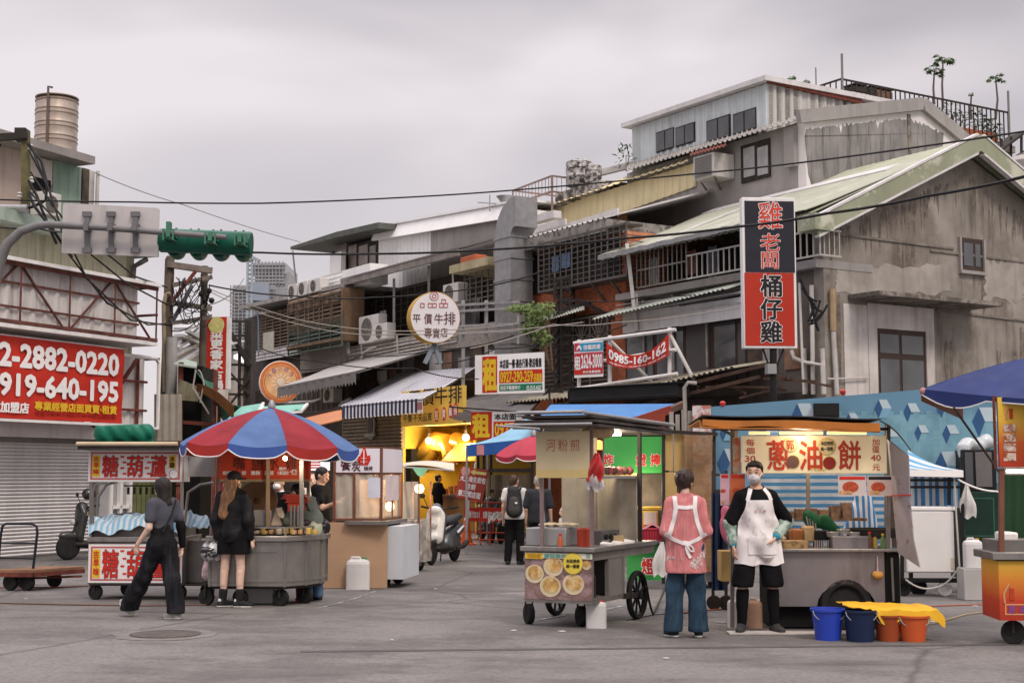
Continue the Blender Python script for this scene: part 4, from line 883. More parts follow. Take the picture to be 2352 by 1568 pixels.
for x,y in((970,701),(988,701),(998,701),(1014,701),(1024,701),(1019,692)):
 q=P.hit(x,y,.012);s=.05
 for a in(-1,1):mb.bar(q+P.u*s*a-V((0,0,s)),q+P.u*s*a+V((0,0,s)),.016);mb.bar(q-P.u*s+V((0,0,s*a)),q+P.u*s+V((0,0,s*a)),.016)
q=P.hit(997,680,.012);mb.tube([q+(P.u*math.cos(k*.42)+V((0,0,math.sin(k*.42))))*.11 for k in range(16)],.01,5);mb.tube([q+(P.u*math.cos(k*.42)+V((0,0,math.sin(k*.42))))*.05 for k in range(16)],.01,5)
mb.build('emblem',pr,t)
mb=MB();mb.bar(c-V((0,0,r))+P.u*.02-P.n*.2,c-V((0,0,r+.5))-P.u*.22-P.n*.2,.1);mb.bar(c-V((0,0,r))+P.u*.02-P.n*.2,c-V((0,0,r+.5))+P.u*.2-P.n*.2,.1);mb.build('bracket',mat('blue_grey_steel',(.2,.23,.26),.5,.3),t)
t,P,c,r=roundsign(645,877,49,50.5,math.radians(13),.35,'round orange sign with white rim and starburst centre',white,mat('orange_face',(.74,.43,.21),.4,0,.25,2.5))
mb=MB();mb.lathe([(r*.96,.006),(r*.96,.012),(r*.82,.012),(r*.82,.006)],c,48,P.n,caps=False);mb.lathe([(r*.78,.006),(r*.78,.011),(r*.73,.011),(r*.73,.006)],c,48,P.n,caps=False);mb.build('ring',mat('deep_orange',(.60,.17,.05),.4),t)
mb=MB();mb.lathe([(r*.18,.01),(r*.18,.018),(.001,.02)],c,20,P.n)
for k in range(12):a=k*.5236;d=P.u*math.cos(a)+V((0,0,math.sin(a)));mb.bar(c+d*r*.24+P.n*.012,c+d*r*.42+P.n*.012,.05,.01,P.n)
mb.build('emblem',mat('cream_print',(.72,.6,.48),.5),t)
mb=MB()
for k in range(5):a=math.radians(150-k*28);q=c+(P.u*math.cos(a)+V((0,0,math.sin(a))))*r*.62+P.n*.01;s=.08;lay(mb,'大發小吃店'[k],[q-P.u*s-V((0,0,s)),q+P.u*s-V((0,0,s)),q+P.u*s+V((0,0,s)),q-P.u*s+V((0,0,s))],.01,.004)
mb.build('lettering',mat('faded_purple_print',(.35,.2,.28),.5),t)
mb=MB();mb.bar(c-V((0,0,r))-P.n*.15,c-V((0,0,r+2.5))-P.n*.15,.1);mb.build('bracket',dsteel,t)
def rentboard(P,name,label,x0,y0,x1,y1,full=True):
 t=thing(name,label,'sign',P.hit((x0+x1)/2,y1,0));W,Hh=x1-x0,y1-y0
 fx=lambda u:x0+W*u
 fy=lambda v:y0+Hh*v
 return t,fx,fy
P=Plane(at(1170,900,36),math.radians(-30))
t,fx,fy=rentboard(P,'rental_sign','white rental board with big yellow character and phone number over dark tarpaulin',1091,812,1250,904)
def pbox(P,x0,y0,x1,y1,o0,o1,m,t,name='panel'):
 mb=MB();a0,z1=P.sz(x0,y0,0);a1,_=P.sz(x1,y0,0);_,z0=P.sz(x0,y1,0);mb.sbox(P,a0,a1,z0,z1,o0,o1);return mb.build(name,m,t)
def ptext(P,rows,m,t,w,off,name='lettering'):
 mb=MB()
 for tx,x0,y0,x1,y1 in rows:
  a0,z1=P.sz(x0,y0,0);a1,_=P.sz(x1,y0,0);_,z0=P.sz(x0,y1,0)
  lay(mb,tx,[P.pt(a0,z0,off),P.pt(a1,z0,off),P.pt(a1,z1,off),P.pt(a0,z1,off)],w,.004)
 return mb.build(name,m,t,smooth=0)
pbox(P,1091,816,1249,906,0,-.04,whitep,t,'board');pbox(P,1108,819,1142,902,.006,.001,red,t);pbox(P,1147,851,1246,880,.006,.001,red,t);pbox(P,1147,883,1246,898,.006,.001,mat('green_print',(.02,.17,.09),.5),t)
ptext(P,[('租',1110,826,1141,896)],yellowp,t,.045,.007)
ptext(P,[('本店面一樓‧適各行業‧歡迎看屋',1148,826,1244,846)],blackp,t,.035,.002)
ptext(P,[('0927-290-259',1150,854,1224,878),('孫鳳凰',1226,858,1245,876)],yellowp,t,.03,.007)
ptext(P,[('欣石不動產仲介',1150,886,1196,896),('02-2515-4567',1210,886,1244,896)],whitep,t,.02,.007)
P=Plane(at(1150,960,36.5),math.radians(-30))
t=thing('rental_sign','second rental board half hidden below the dark tarpaulin beside the yellow shop','sign',P.hit(1150,1010,0))
pbox(P,1082,946,1130,1010,0,-.03,red,t,'board');pbox(P,1130,946,1225,1010,0,-.03,white,t,'board');pbox(P,1134,968,1225,1004,.006,.001,red,t)
ptext(P,[('租',1086,952,1124,1004)],yellowp,t,.045,.007);ptext(P,[('0927-290',1137,972,1220,1000)],yellowp,t,.03,.007);ptext(P,[('本店面一樓',1136,950,1220,964)],blackp,t,.03,.002)
P=Plane(at(1430,900,34.5),math.radians(-38));Q=P
t=thing('tube_rack','empty white tube frame standing over the black fascia box','frame',P.hit(1430,895,0));mb=MB()
for(x,y,x2,y2)in((1318,788,1552,757),(1322,838,1552,803),(1321,893,1556,858)):mb.tube([P.hit(x,y,0),P.hit(x2,y2,0)],.045,8)
for x,y,y2 in((1330,780,895),(1401,770,880),(1538,752,870)):mb.tube([P.hit(x,y,-.08),P.hit(x,y2,-.08)],.05,8)
mb.tube([P.hit(1540,770,0),P.hit(1605,893,-.4)],.045,8);mb.tube([P.hit(1405,785,-.1),P.hit(1500,880,-1.2)],.04,8)
mb.build('tube',white,t)
t=thing('estate_notice','white, blue and pink estate agent notice tied to the white tube frame','sign',P.hit(1358,864,.1))
pbox(P,1323,787,1389,868,.08,.07,whitep,t,'board');pbox(P,1337,789,1389,808,.09,.081,mat('cyan_print',(.04,.30,.50),.5),t);pbox(P,1324,812,1389,850,.09,.081,mat('pinkred',(.5,.045,.07),.5),t);pbox(P,1324,789,1336,808,.09,.081,mat('pinkred',(.5,.045,.07)),t)
pbox(P,1324,850,1389,861,.09,.081,redp,t)
mb=MB();a=P.hit(1330,800,.095);mb.ext([a+P.u*x+V((0,0,z))for x,z in((-.07,-.06),(0,.02),(.07,-.06),(.07,.02),(0,.09),(-.07,.02))],P.n*.004);mb.build('emblem',whitep,t)
ptext(P,[('信義房屋',1345,793,1384,804),('租',1325,820,1338,850),('2624-3000',1340,816,1388,846),('仲介免費諮詢',1344,852,1384,858)],whitep,t,.03,.091)
t=thing('phone_banner','sagging red cloth banner with white phone number slung on the tube frame','banner',P.hit(1465,848,.1))
def sag(u,v):
 x=1393+143*u;y0=785-13*u+40*(1-(2*u-1)**2)**.9-8*u;y1=834-18*u+20*(1-(2*u-1)**2);
 return P.hit(x,y0+(y1-y0)*v,.12+.06*math.sin(u*7)*v+.03*math.sin(u*23+v*3))
mb=MB();mb.sheet(sag,40,6,.006);mb.build('cloth',red,t)
def sagtext(txt,u0,u1,v0,v1,m,w):
 vs,fs=glyphs(txt,w);x0=min(p[0]for p in vs);x1=max(p[0]for p in vs);yy0=min(p[1]for p in vs);yy1=max(p[1]for p in vs);mb=MB()
 pts=[sag(u0+(u1-u0)*(x-x0)/(x1-x0),v1+(v0-v1)*(y-yy0)/(yy1-yy0))+P.n*.014 for x,y in vs]
 if fs and(pts[fs[0][1]]-pts[fs[0][0]]).cross(pts[fs[0][2]]-pts[fs[0][0]]).dot(P.n)<0:fs=[f[::-1]for f in fs]
 mb.add(pts,fs);return mb.build('lettering',m,t,smooth=0)
sagtext('0985-160-162',.04,.96,.12,.72,whitep,.035);sagtext('專業仲介‧店面買賣‧租賃洽詢',.05,.95,.82,.92,whitep,.01)
P=Plane(at(1430,920,33.6),math.radians(-44))
mb=MB();a0,z1=P.sz(1308,893,0);a1,_=P.sz(1556,872,0);_,z0=P.sz(1308,923,0);mb.sbox(P,a0,a1,z0,z1,0,-.45);mb.sbox(P,a0-.05,a1+.08,z1,z1+.03,.05,-.5);mb.sbox(P,a0,a1,z0+.04,z0+.07,.012,.001)
one(mb,'fascia_box',mat('black_box',(.02,.02,.021),.35,0,.2,2),'long black blank fascia box under the white tube frame','sign',bevel=.01)
mb=MB();p=[P.hit(x,y,-.1)for x,y in((1262,898),(1306,893),(1306,925),(1262,930))]
for i in range(4):mb.bar(p[i],p[(i+1)%4],.05)
for q in p:mb.bar(q,q-P.n*.5,.05)
one(mb,'open_iron_box',iron,'small open iron box frame left of the black fascia','frame')
def awning(name,label,back_pts,front_pts,ob,of,m,val=0,sc=0,vm=None,sag_=.04,nu=40,group=None,uv=None):
 b0,b1=[R.hit(*p,ob)for p in back_pts];f0,f1=[R.hit(*p,of)for p in front_pts]
 t=thing(name,label,'awning',(f0+f1)/2)
 mb=MB();mb.sheet(lambda u,v:b0.lerp(b1,u).lerp(f0.lerp(f1,u),v)-V((0,0,sag_*math.sin(v*3.14)*(1+.5*math.sin(u*18)))),nu,8,.008);mb.build('canopy',m,t)
 if val:
  mb=MB();mb.sheet(lambda u,v:f0.lerp(f1,u)-V((0,0,v*(val-(sc*abs(math.sin(u*3.1416*26))if sc else 0))))+R.n*(.01+.01*math.sin(u*60)),208 if sc else nu,3,.006);mb.build('valance',vm or m,t)
 mb=MB()
 for u in(0,.5,1):mb.bar(b0.lerp(b1,u)-V((0,0,.06)),f0.lerp(f1,u)-V((0,0,.06)),.04)
 mb.bar(f0-V((0,0,.05)),f1-V((0,0,.05)),.04);mb.build('frame',dsteel,t)
 return t,b0,b1,f0,f1
awning('awning','grey cloth awning with scalloped edge beside the round orange sign',((786,831),(990,801)),((638,889),(818,852)),.1,3.2,mat('grey_canvas',(.36,.345,.33),.8,0,.1,2,streak=.2),.42,.1,mat('grey_canvas2',(.20,.19,.185),.8,0,.1))
navy=mat('navy_stripe',(.03,.035,.10),.7)
t,b0,b1,f0,f1=awning('awning','blue and white striped awning over the clapboard front and yellow sign',((917,856),(1093,843)),((780,932),(972,914)),.2,3.4,mat('white_canvas',(.80,.79,.80),.8,0,.05,2))
n=26;mb=MB()
for i in range(n):
 u0,u1=(i+.1)/n,(i+.42)/n
 mb.sheet(lambda u,v:b0.lerp(b1,u0+(u1-u0)*u).lerp(f0.lerp(f1,u0+(u1-u0)*u),v)-V((0,0,.04*math.sin(v*3.14)*(1+.5*math.sin((u0+(u1-u0)*u)*18))))+V((0,0,.012)),1,8,.002)
mb.build('stripe',mat('navy_stripe_faded',(.12,.13,.22),.8),t)
n=22
mb=MB();mb.sheet(lambda u,v:f0.lerp(f1,u)-V((0,0,v*(.40+.03*math.cos(u*138))))+R.n*.012,88,2,.006);mb.build('valance',mat('white_canvas',(.8,.79,.8)),t)
mb=MB()
for i in range(n):
 u0,u1=(i+.2)/n,(i+.72)/n
 if 0<i<n-1:mb.ext([f0.lerp(f1,u0)+R.n*.018,f0.lerp(f1,u1)+R.n*.018,f0.lerp(f1,u1)+R.n*.018-V((0,0,.39)),f0.lerp(f1,u0)+R.n*.018-V((0,0,.39))],R.n*.004)
mb.build('valance_stripe',navy,t)
mb=MB()
for u in(.025,.97):q=f0.lerp(f1,u)+R.n*.02;mb.ext([q-R.u*.14-V((0,0,.1)),q+R.u*.14-V((0,0,.1)),q+R.u*.14-V((0,0,.32)),q-R.u*.14-V((0,0,.32))],R.n*.004)
mb.build('crest',mat('crest_red',(.42,.16,.15),.6),t)
b0,b1,f0,f1=R.hit(1100,906,.6),R.hit(1262,893,.6),R.hit(1033,934,2.6),R.hit(1216,948,2.6)
t=thing('awning','dark grey tarpaulin awning drooping under the rental board','awning',(f0+f1)/2)
mb=MB();mb.sheet(lambda u,v:b0.lerp(b1,u).lerp(f0.lerp(f1,u),min(1,v*1.25))-V((0,0,.16*math.sin(3.14*u)*v+(.28*(v-.8)/.2 if v>.8 else 0)+.03*math.sin(u*22)*v)),36,14,.008);mb.build('canopy',mat('grey_tarp',(.17,.16,.155),.6,0,.2,2,streak=.3),t)
mb=MB();mb.bar(b0,f0,.05);mb.bar(b1,f1,.05);mb.bar(f0,f1,.04);mb.build('frame',iron,t)
bl=mat('blue_tarp',(.07,.22,.50),.45,0,.12,1.5);bl2=mat('pale_blue_tarp',(.20,.40,.54),.5,0,.12,1.5)
b0,b1,f0,f1=at(1270,930,33),at(1565,930,31),at(1185,985,25),at(1420,990,24)
t=thing('awning','wide bright blue tarpaulin roof stretched behind the pancake cart','awning',f0)
b0,b1=at(1265,929,33),at(1572,927,30)
f0,f1=at(1180,982,27),at(1405,982,25)
mb=MB();mb.sheet(lambda u,v:b0.lerp(b1,u).lerp(f0.lerp(f1,u),v)-V((0,0,.12*math.sin(3.14*v)+.05*math.sin(u*9)*math.sin(v*3))),24,10,.008);mb.build('canopy',bl,t)
mb=MB();mb.bar(b1,f1-V((0,0,.1)),.12);mb.bar(f0,f1,.06);mb.tube([f1,gr(1405,1250)+V((.2,0,0))],.03,6);mb.build('frame',mat('brown_beam',(.13,.075,.055),.8,0,.3),t)
c=at(1200,960,31);t=thing('gazebo','pale blue peaked canopy tent with darker blue valance in the lane','canopy',(c.x,c.y,0))
P4=[at(1072,1022,29.5),at(1262,1003,28),at(1330,1000,33),at(1120,1015,34)];ap=at(1210,960,31)
def roof_f(i):
 a,b=P4[i],P4[(i+1)%4];return lambda u,v:ap.lerp(a.lerp(b,u),v)-V((0,0,.1*math.sin(3.14*v)))
mb=MB()
for i in range(4):mb.sheet(roof_f(i),8,6,.006)
mb.build('canopy',bl2,t)
mb=MB()
for i in range(4):a,b=P4[i],P4[(i+1)%4];mb.sheet(lambda u,v:a.lerp(b,u)-V((0,0,.24*v)),8,2,.006)
mb.build('valance',mat('deep_blue_tarp',(.03,.11,.36),.5,0,.12),t)
for p in P4:mb=MB();mb.tube([p,V((p.x,p.y,0))],.025,6);mb.build('leg',galv,t)
mb=MB();q=P4[0].lerp(P4[1],.2)-V((0,.02,.03));mb.box(q.x-.12,q.x+.15,q.y-.01,q.y,q.z-.2,q.z);mb.build('label_patch',mat('patch_pink',(.5,.2,.2),.6),t)
# left-hand building with roller shutter
LB=Plane(gr(0,1285),math.radians(65.1))
cream=mat('cream_sheet',(.36,.34,.25),.6,0,.14,1.5,streak=.6,scol=(.14,.12,.09),ssc=(4,4,.35))
LH=thing('shuttered_house','left hand sheet metal house with closed white roller shutter','building',LB.pt(0,0,0))
sE=LB.sz(306,640)[0];ztop=LB.sz(150,545)[1]
mb=MB();mb.sbox(LB,-5,sE-.03,3.4,ztop,-.06,-8);mb.sbox(LB,-5,LB.sz(212,1100)[0],0,3.4,-.25,-8);mb.build('core_wall',mat('core_wall',(.2,.19,.17),.8),LH)
mb=MB();mb.corr(LB.pt(-5,3.2,0),LB.pt(sE,3.2,0),LB.pt(-5,ztop,0),.24,.035,.01);mb.build('wall',cream,LH)
mb=MB();za=LB.sz(0,497,.4)[1];mb.ext([LB.pt(-5,ztop+.05,.45),LB.pt(sE+.3,ztop-.1,.45),LB.pt(sE+.3,ztop+.14,.45),LB.pt(-5,ztop+.3,.45)],-LB.n*8.5);mb.build('roof',mat('mint_roof_edge',(.33,.40,.34),.6,0,.2,2,streak=.4),LH)
sS=LB.sz(214,1100)[0];zl0,zl1=LB.sz(60,1004)[1],LB.sz(60,964)[1]
mb=MB();mb.sbox(LB,-5,sE+.5,zl0,zl1,.12,-.2);mb.build('lintel',mat('white_lintel',(.68,.65,.64),.6,0,.1,2,streak=.35),LH)
shut=mat('shutter_white',(.70,.67,.66),.45,.1,.06,1,streak=.3,scol=(.33,.31,.29),ssc=(3,3,.4))
mb=MB();a,b=-5,sS;prof=[]
nS=33
for i in range(nS):
 z=zl0-(zl0-.03)*(i+1)/nS;h_=(zl0-.03)/nS
 pr=[(.0,z),(.045,z+h_*.12),(.06,z+h_*.5),(.04,z+h_*.86),(0,z+h_*.9),(0,z+h_)]
 for(o0,z0),(o1,z1)in zip(pr,pr[1:]):
  mb.add([LB.pt(a,z0,o0-.1),LB.pt(b,z0,o0-.1),LB.pt(b,z1,o1-.1),LB.pt(a,z1,o1-.1)],[(0,1,2,3)])
mb.build('roller_shutter',shut,LH,smooth=.9)
mb=MB();mb.sbox(LB,sS,sS+.12,0,zl0,.05,-.25);mb.sbox(LB,-5,sS,0,.03,.0,-.2);mb.sbox(LB,-5,sS+.1,zl0-.1,zl0,.03,-.09);mb.build('shutter_rail',dsteel,LH)
mb=MB();q0,q1=LB.sz(258,1105)[0],LB.sz(302,1105)[0]
for a in(q0,(q0+q1)/2,q1):mb.sbox(LB,a-.04,a+.04,0,2.2,.0,-.1)
mb.sbox(LB,q0,q1,2.12,2.2,-.0,-.1);mb.sbox(LB,q0,q1,.9,.97,0,-.1);mb.build('door_frame',whitep,LH)
mb=MB();mb.sbox(LB,sS+.13,q0-.05,0,2.4,-.05,-.3);mb.sbox(LB,q0,q1,0,2.1,-.11,-.14);mb.build('door_panel',mat('grey_panel',(.38,.37,.37),.6,0,.1),LH)
mb=MB();mb.corr(LB.pt(q1+.05,0,0),LB.pt(q1+4.4,0,0),LB.pt(q1+.05,2.6,0),.15,.04,.01,trap=False);mb.build('ribbed_partition',mat('olive_sheet',(.13,.14,.06),.6,0,.25,3,streak=.5),LH)
mb=MB();mb.tube([LB.hit(336,596,.3),LB.hit(325,602,.3),LB.hit(308,612,.1),LB.hit(305,645,.1)],.06,8);mb.build('gutter_pipe',mat('dark_pipe',(.08,.07,.07),.5),LH)
t=thing('billboard_frame','long empty billboard box of pale ribbed sheet with red rusty truss bars','billboard',LB.pt(1,5,.5))
off=.95;s0,s1=-5,LB.sz(364,700,off)[0];zt_=LB.sz(200,630,off)[1];zb_=LB.sz(200,766,off)[1]
mb=MB();mb.corr(LB.pt(s0,zb_,.72),LB.pt(s1-.42,zb_,.72),LB.pt(s0,zt_,.72),.33,.04,.012);mb.build('back_sheet',mat('pale_sheet',(.60,.565,.545),.6,0,.1,1,streak=.75,scol=(.27,.2,.165),ssc=(4,4,.4)),t)
mb=MB();mb.sbox(LB,s0,s1,zt_,zt_+.07,off+.08,0);mb.sbox(LB,s0,s1,zb_-.07,zb_,off,0);mb.build('cover_board',white,t)
mb=MB();st=1.32;k=0;a=s1-.02
for z in(zt_-.04,zb_+.05):mb.sbox(LB,s0,s1,z-.035,z+.035,off,off-.06)
for z in(zt_-.38,zb_+.35):
 mb.sbox(LB,s0,s1-.42,z-.022,z+.022,.79,.765)
while a>s0+1:
 mb.bar(LB.pt(a,zb_,off-.03),LB.pt(a,zt_,off-.03),.032);mb.bar(LB.pt(a,zb_,off-.03),LB.pt(a,zb_,.2),.05);mb.bar(LB.pt(a,zt_,off-.03),LB.pt(a,zt_,.2),.05)
 x=(zb_+.04,zt_-.04)if k%2 else(zt_-.04,zb_+.04)
 mb.bar(LB.pt(a,x[1],.80),LB.pt(a-st*.9,x[0],.80),.036);a-=st;k+=1
mb.bar(LB.pt(s1-.03,zb_,.2),LB.pt(s1-.03,zt_,.2),.05);mb.bar(LB.pt(s1-.03,(zb_+zt_)/2,.2),LB.pt(s1-.03,(zb_+zt_)/2,off),.05)
mb.build('truss',mat('dull_rust',(.135,.052,.042),.85,.05,.4,5),t)
t=thing('phone_banner','huge red banner with white phone numbers stretched on the shuttered house','banner',LB.pt(0,3.5,.4));off=.75
s1=LB.sz(282,890,off)[0];zt_=LB.sz(0,769,off)[1];zb_=LB.sz(0,959,off)[1]
mb=MB();mb.sheet(lambda u,v:LB.pt(-5+(s1+5)*u,zb_+(zt_-zb_)*v,off+.012*math.sin(u*60+v*5)+.01*math.sin(v*14+u*9)),60,14,.01);mb.build('sheet',red,t)
mb=MB();mb.sbox(LB,-5,s1+.02,zb_-.06,zb_-.01,off+.03,off-.08);mb.sbox(LB,-5,s1,zt_-.02,zt_+.03,off-.01,off-.08)
for a in(-1,1.2,s1-.1):mb.bar(LB.pt(a,zb_+.3,off-.03),LB.pt(a,zb_+.3,.02),.05);mb.bar(LB.pt(a,zt_-.1,off-.03),LB.pt(a,zt_-.1,.02),.05)
mb.build('frame',white,t)
def ltext(rows,m,w,off,parent):
 mb=MB()
 for tx,x0,x1,xr,y0,y1 in rows:
  a0=LB.sz(x0,y0,off)[0];a1=LB.sz(x1,y0,off)[0];z1=LB.sz(xr,y0,off)[1];z0=LB.sz(xr,y1,off)[1]
  lay(mb,tx,[LB.pt(a0,z0,off),LB.pt(a1,z0,off),LB.pt(a1,z1,off),LB.pt(a0,z1,off)],w,.004)
 return mb.build('lettering',m,parent,smooth=0)
ltext([('02-2882-0220',-30,273,5,786,838),('0919-640-195',-30,271,5,856,905),('加盟店',1,66,5,922,946)],whitep,.04,off+.025,t)
ltext([('專業經營店面買賣‧租賃',80,268,80,921,941)],yellowp,.035,off+.025,t);ltext([('住商不動產士林社中店加盟店經紀業',80,265,80,944,952)],mat('dark_red_print',(.25,.015,.01),.5),.02,off+.025,t)
t=thing('billboard_frame','blank weathered sheet panel in a white tube frame right of the red phone banner','billboard',LB.pt(3,3.5,.3));off=.6
s0=s1-.3;s1=LB.sz(364,890,off)[0];z1_=LB.sz(364,824,off)[1];z0_=LB.sz(364,985,off)[1]
mb=MB();mb.corr(LB.pt(s0,z0_,.2),LB.pt(s1,z0_,.2),LB.pt(s0,z1_,.2),.34,.03,.01);mb.build('back_sheet',mat('pale_sheet',(.5,.475,.47)),t)
mb=MB();mb.tube([LB.pt(s0,z1_,off),LB.pt(s1-.1,z1_,off),LB.pt(s1,z1_-.1,off),LB.pt(s1,z0_,off),LB.pt(s0,z0_,off)],.045,8);mb.build('frame',white,t)
mb=MB();mb.bar(LB.pt(s0,z0_,.26),LB.pt(s1-.3,z1_,.26),.06);mb.bar(LB.pt(s1-.28,z0_,.26),LB.pt(s1-.28,z1_,.26),.06);mb.bar(LB.pt(s0,z1_-.5,.28),LB.pt(s1,z1_-.5,.28),.05);mb.bar(LB.pt(s0,z0_+.4,.28),LB.pt(s1,z0_+.4,.28),.05);mb.bar(LB.pt(s1,z1_,.2),LB.pt(s1,z1_,off),.05);mb.build('truss',rust,t)
L2=back(LB,4.5);t=thing('pink_house','taller pink and green sheet house behind the shuttered one','building',L2.pt(0,ztop,0));sR=L2.sz(217,420)[0]
zf0,zf1=L2.sz(80,338,.6)[1],L2.sz(80,322,.6)[1];sF=L2.sz(219,355,.6)[0]
mb=MB();mb.sbox(L2,-6,sR-.03,3,zf0,-.03,-7);mb.build('wall',mat('pink_render',(.42,.33,.29),.8,0,.1,1,streak=.3),t)
mb=MB();a=L2.sz(66,400)[0];b=L2.sz(118,400)[0];mb.sbox(L2,a,b,L2.sz(90,418)[1],zf0-.05,.03,-.02);mb.build('white_panel',mat('offwhite_render',(.50,.45,.41),.8,0,.1),t)
mb=MB();mb.sbox(L2,a,b-.05,L2.sz(100,440)[1],L2.sz(100,412)[1],.04,.0);mb.build('window',dark,t)
mb=MB();c_=L2.sz(122,400)[0];d_=L2.sz(187,400)[0];mb.corr(L2.pt(c_,3.2,.0),L2.pt(d_,3.2,.0),L2.pt(c_,zf0,.0),.26,.035,.01);mb.build('green_siding',mat('green_siding',(.25,.34,.27),.6,0,.12,1,streak=.5,scol=(.12,.12,.1),ssc=(4,4,.35)),t)
mb=MB();mb.sbox(L2,d_,sR-.25,3,zf0,.05,-.02);mb.build('corner_post',mat('dark_timber',(.09,.07,.055),.8,0,.4,3),t)
mb=MB();mb.sbox(L2,sR-.25,sR,3,zf0,.0,-.02);mb.tube([L2.pt(sR,zf0,.1),L2.pt(sR,4,.1)],.05,8);mb.build('downpipe',pvc,t)
mb=MB();mb.ext([L2.pt(-6,zf0,.6),L2.pt(sF,zf0,.6),L2.pt(sF,zf0+.2,.6),L2.pt(-6,zf0+.2,.6)],-L2.n*7.5);mb.build('roof',mat('grey_fascia',(.27,.245,.235),.7,0,.15,2,streak=.3),t)
mb=MB();mb.corr(L2.pt(-6,zf0+.21,-3),L2.pt(-.5,zf0+.21,-3),L2.pt(-6,zf0+1.0,-3.6),.2,.04,.01,trap=False);mb.build('roof_sheet',mat('rust_sheet',(.36,.28,.25),.7,0,.2,2),t)
p=L2.hit(128,338,-2.5);p.z=zf0+.2;hgt=L2.hit(128,215,-2.5).z-p.z;r=48*p.y/FPX;mb=MB();pf=[(r*.9,0),(r,.02)]
for i in range(1,6):z=hgt*.92*i/6;pf+=[(r,z-.1),(r*1.02,z-.06),(r*.985,z),(r*1.02,z+.06),(r,z+.1)]
pf+=[(r,hgt*.9),(r*1.03,hgt*.905),(r*.99,hgt*.915),(r*.6,hgt*.985),(.1,hgt)]
t=thing('water_tank','tall banded stainless steel water tank on the pink house roof','water tank',p)
mb.lathe(pf,p,40);mb.build('tank_body',mat('tank_steel',(.50,.42,.35),.36,.7,.14,2,streak=.4,scol=(.3,.22,.16)),t)
mb=MB()
for i in range(0,7):z=max(.04,hgt*.92*i/6-.07);mb.lathe([(r,z),(r*1.025,z),(r*1.025,z+.035),(r,z+.035)],p,36);mb.lathe([(r,z+.12),(r*1.025,z+.12),(r*1.025,z+.15),(r,z+.15)],p,36)
mb.build('bands',mat('tank_band',(.20,.15,.12),.4,.5,.2),t)
mb=MB();a=p+V((-.05,-r-.05,0));mb.tube([a,a+V((0,0,hgt+.05)),a+V((0,.3,hgt+.1))],.035,6);mb.build('inlet_pipe',mat('brown_pipe',(.14,.1,.085),.6,.3),t)
condenser(L2,103,438,140,500,.9,'condenser on the side of the pink house behind the pole arms',dep=.5)
dP=27.5;t=thing('roof_pole','weathered square timber post with a black crossarm at the top left','pole',at(59,520,dP))
mb=MB();mb.bar(at(59,520,dP),at(59,300,dP),.14);mb.build('post',mat('mossy_timber',(.12,.105,.05),.85,0,.35,4,streak=.4),t)
mb=MB();mb.bar(at(-40,318,dP-.1),at(62,312,dP-.1),.13);mb.bar(at(-40,478,dP-.12),at(64,480,dP-.12),.01);mb.bar(at(-40,395,dP),at(0,330,dP),.06);mb.box(at(59,0,dP).x-.09,at(59,0,dP).x+.12,dP-.14,dP+.1,at(0,325,dP).z,at(0,297,dP).z);mb.build('crossarm',mat('black_timber',(.03,.025,.022),.8,0,.3),t)
mb=MB();mb.tube([at(-60,479,dP-.3),at(64,479,dP-.3)],.085,10);mb.build('conduit',galv,t)
mb=MB()
for x,y in((45,455),(72,420),(74,452),(70,345),(76,360)):mb.lathe([(.02,0),(.06,.02),(.03,.06),(.06,.09),(.02,.12)],at(x,y,dP-.15),10)
mb.build('insulator',mat('porcelain',(.5,.46,.42),.3),t)
D=17.5;t=thing('traffic_signal','grey mast arm with a sign board back and green signal head seen from behind','traffic signal',(at(-16,700,D).x,D,0))
bx=at(-16,700,D).x
pts=[V((bx,D,0)),V((bx,D,3.0)),at(-14,650,D),at(0,598,D),at(16,561,D),at(48,531,D),at(88,518,D),at(115,515.5,D),at(241,523,D),at(375,534,D),at(520,545,D)]
mb=MB();mb.tube(pts,[.09,.085,.075,.068,.062,.054,.05,.047,.04,.036,.033],14);mb.build('mast',mat('grey_mast',(.17,.165,.165),.5,.3,.15,5,streak=.25),t)
bp=[at(141,581,D+.16),at(363,590,D+.16),at(366,478,D+.16),at(145,466,D+.16)]
mb=MB();q=[bp[0].lerp(bp[1],.02),bp[0].lerp(bp[1],.98),bp[1].lerp(bp[2],.03),bp[1].lerp(bp[2],.97),bp[2].lerp(bp[3],.02),bp[2].lerp(bp[3],.98),bp[3].lerp(bp[0],.03),bp[3].lerp(bp[0],.97)]
mb.ext(q,(0,.02,0));mb.build('sign_board',mat('bare_alloy',(.50,.47,.46),.5,.3,.08,4,streak=.3,scol=(.28,.24,.22)),t)
for x in(200,255,311):
 mb=MB()
 for y in(492,575):c=at(x,y,D+.13);mb.box(c.x-.055,c.x+.055,c.y-.03,c.y+.02,c.z-.03,c.z+.03)
 a,b=at(x,492,D+.12),at(x,575,D+.12);mb.bar(a,b,.06,.02,(0,1,0));c=at(x,522,D);mb.box(c.x-.03,c.x+.03,c.y-.07,c.y+.12,c.z-.05,c.z+.05);mb.build('bracket',mat('dark_galv',(.16,.155,.16),.5,.4),t)
tg=mat('signal_green',(.007,.09,.058),.35,0,.2,3);a,b=at(368,552,D+.28),at(578,560,D+.28)
sig=soft('signal_head',tg,[('c',a.lerp(b,.1),a.lerp(b,.9),.15,.15),('c',a.lerp(b,.08),a.lerp(b,.1),.15,.15)],t,.016,.02,[((-1,0,0),-a.x),((1,0,0),b.x)],world=True)if False else None
mb=MB();ax=(b-a).normalized();ln=(b-a).length
mb.lathe([(.08,0),(.14,.0),(.152,.015),(.152,ln*.31),(.147,ln*.32),(.152,ln*.33),(.152,ln*.64),(.147,ln*.65),(.152,ln*.66),(.152,ln-.015),(.14,ln),(.08,ln)],a,28,ax)
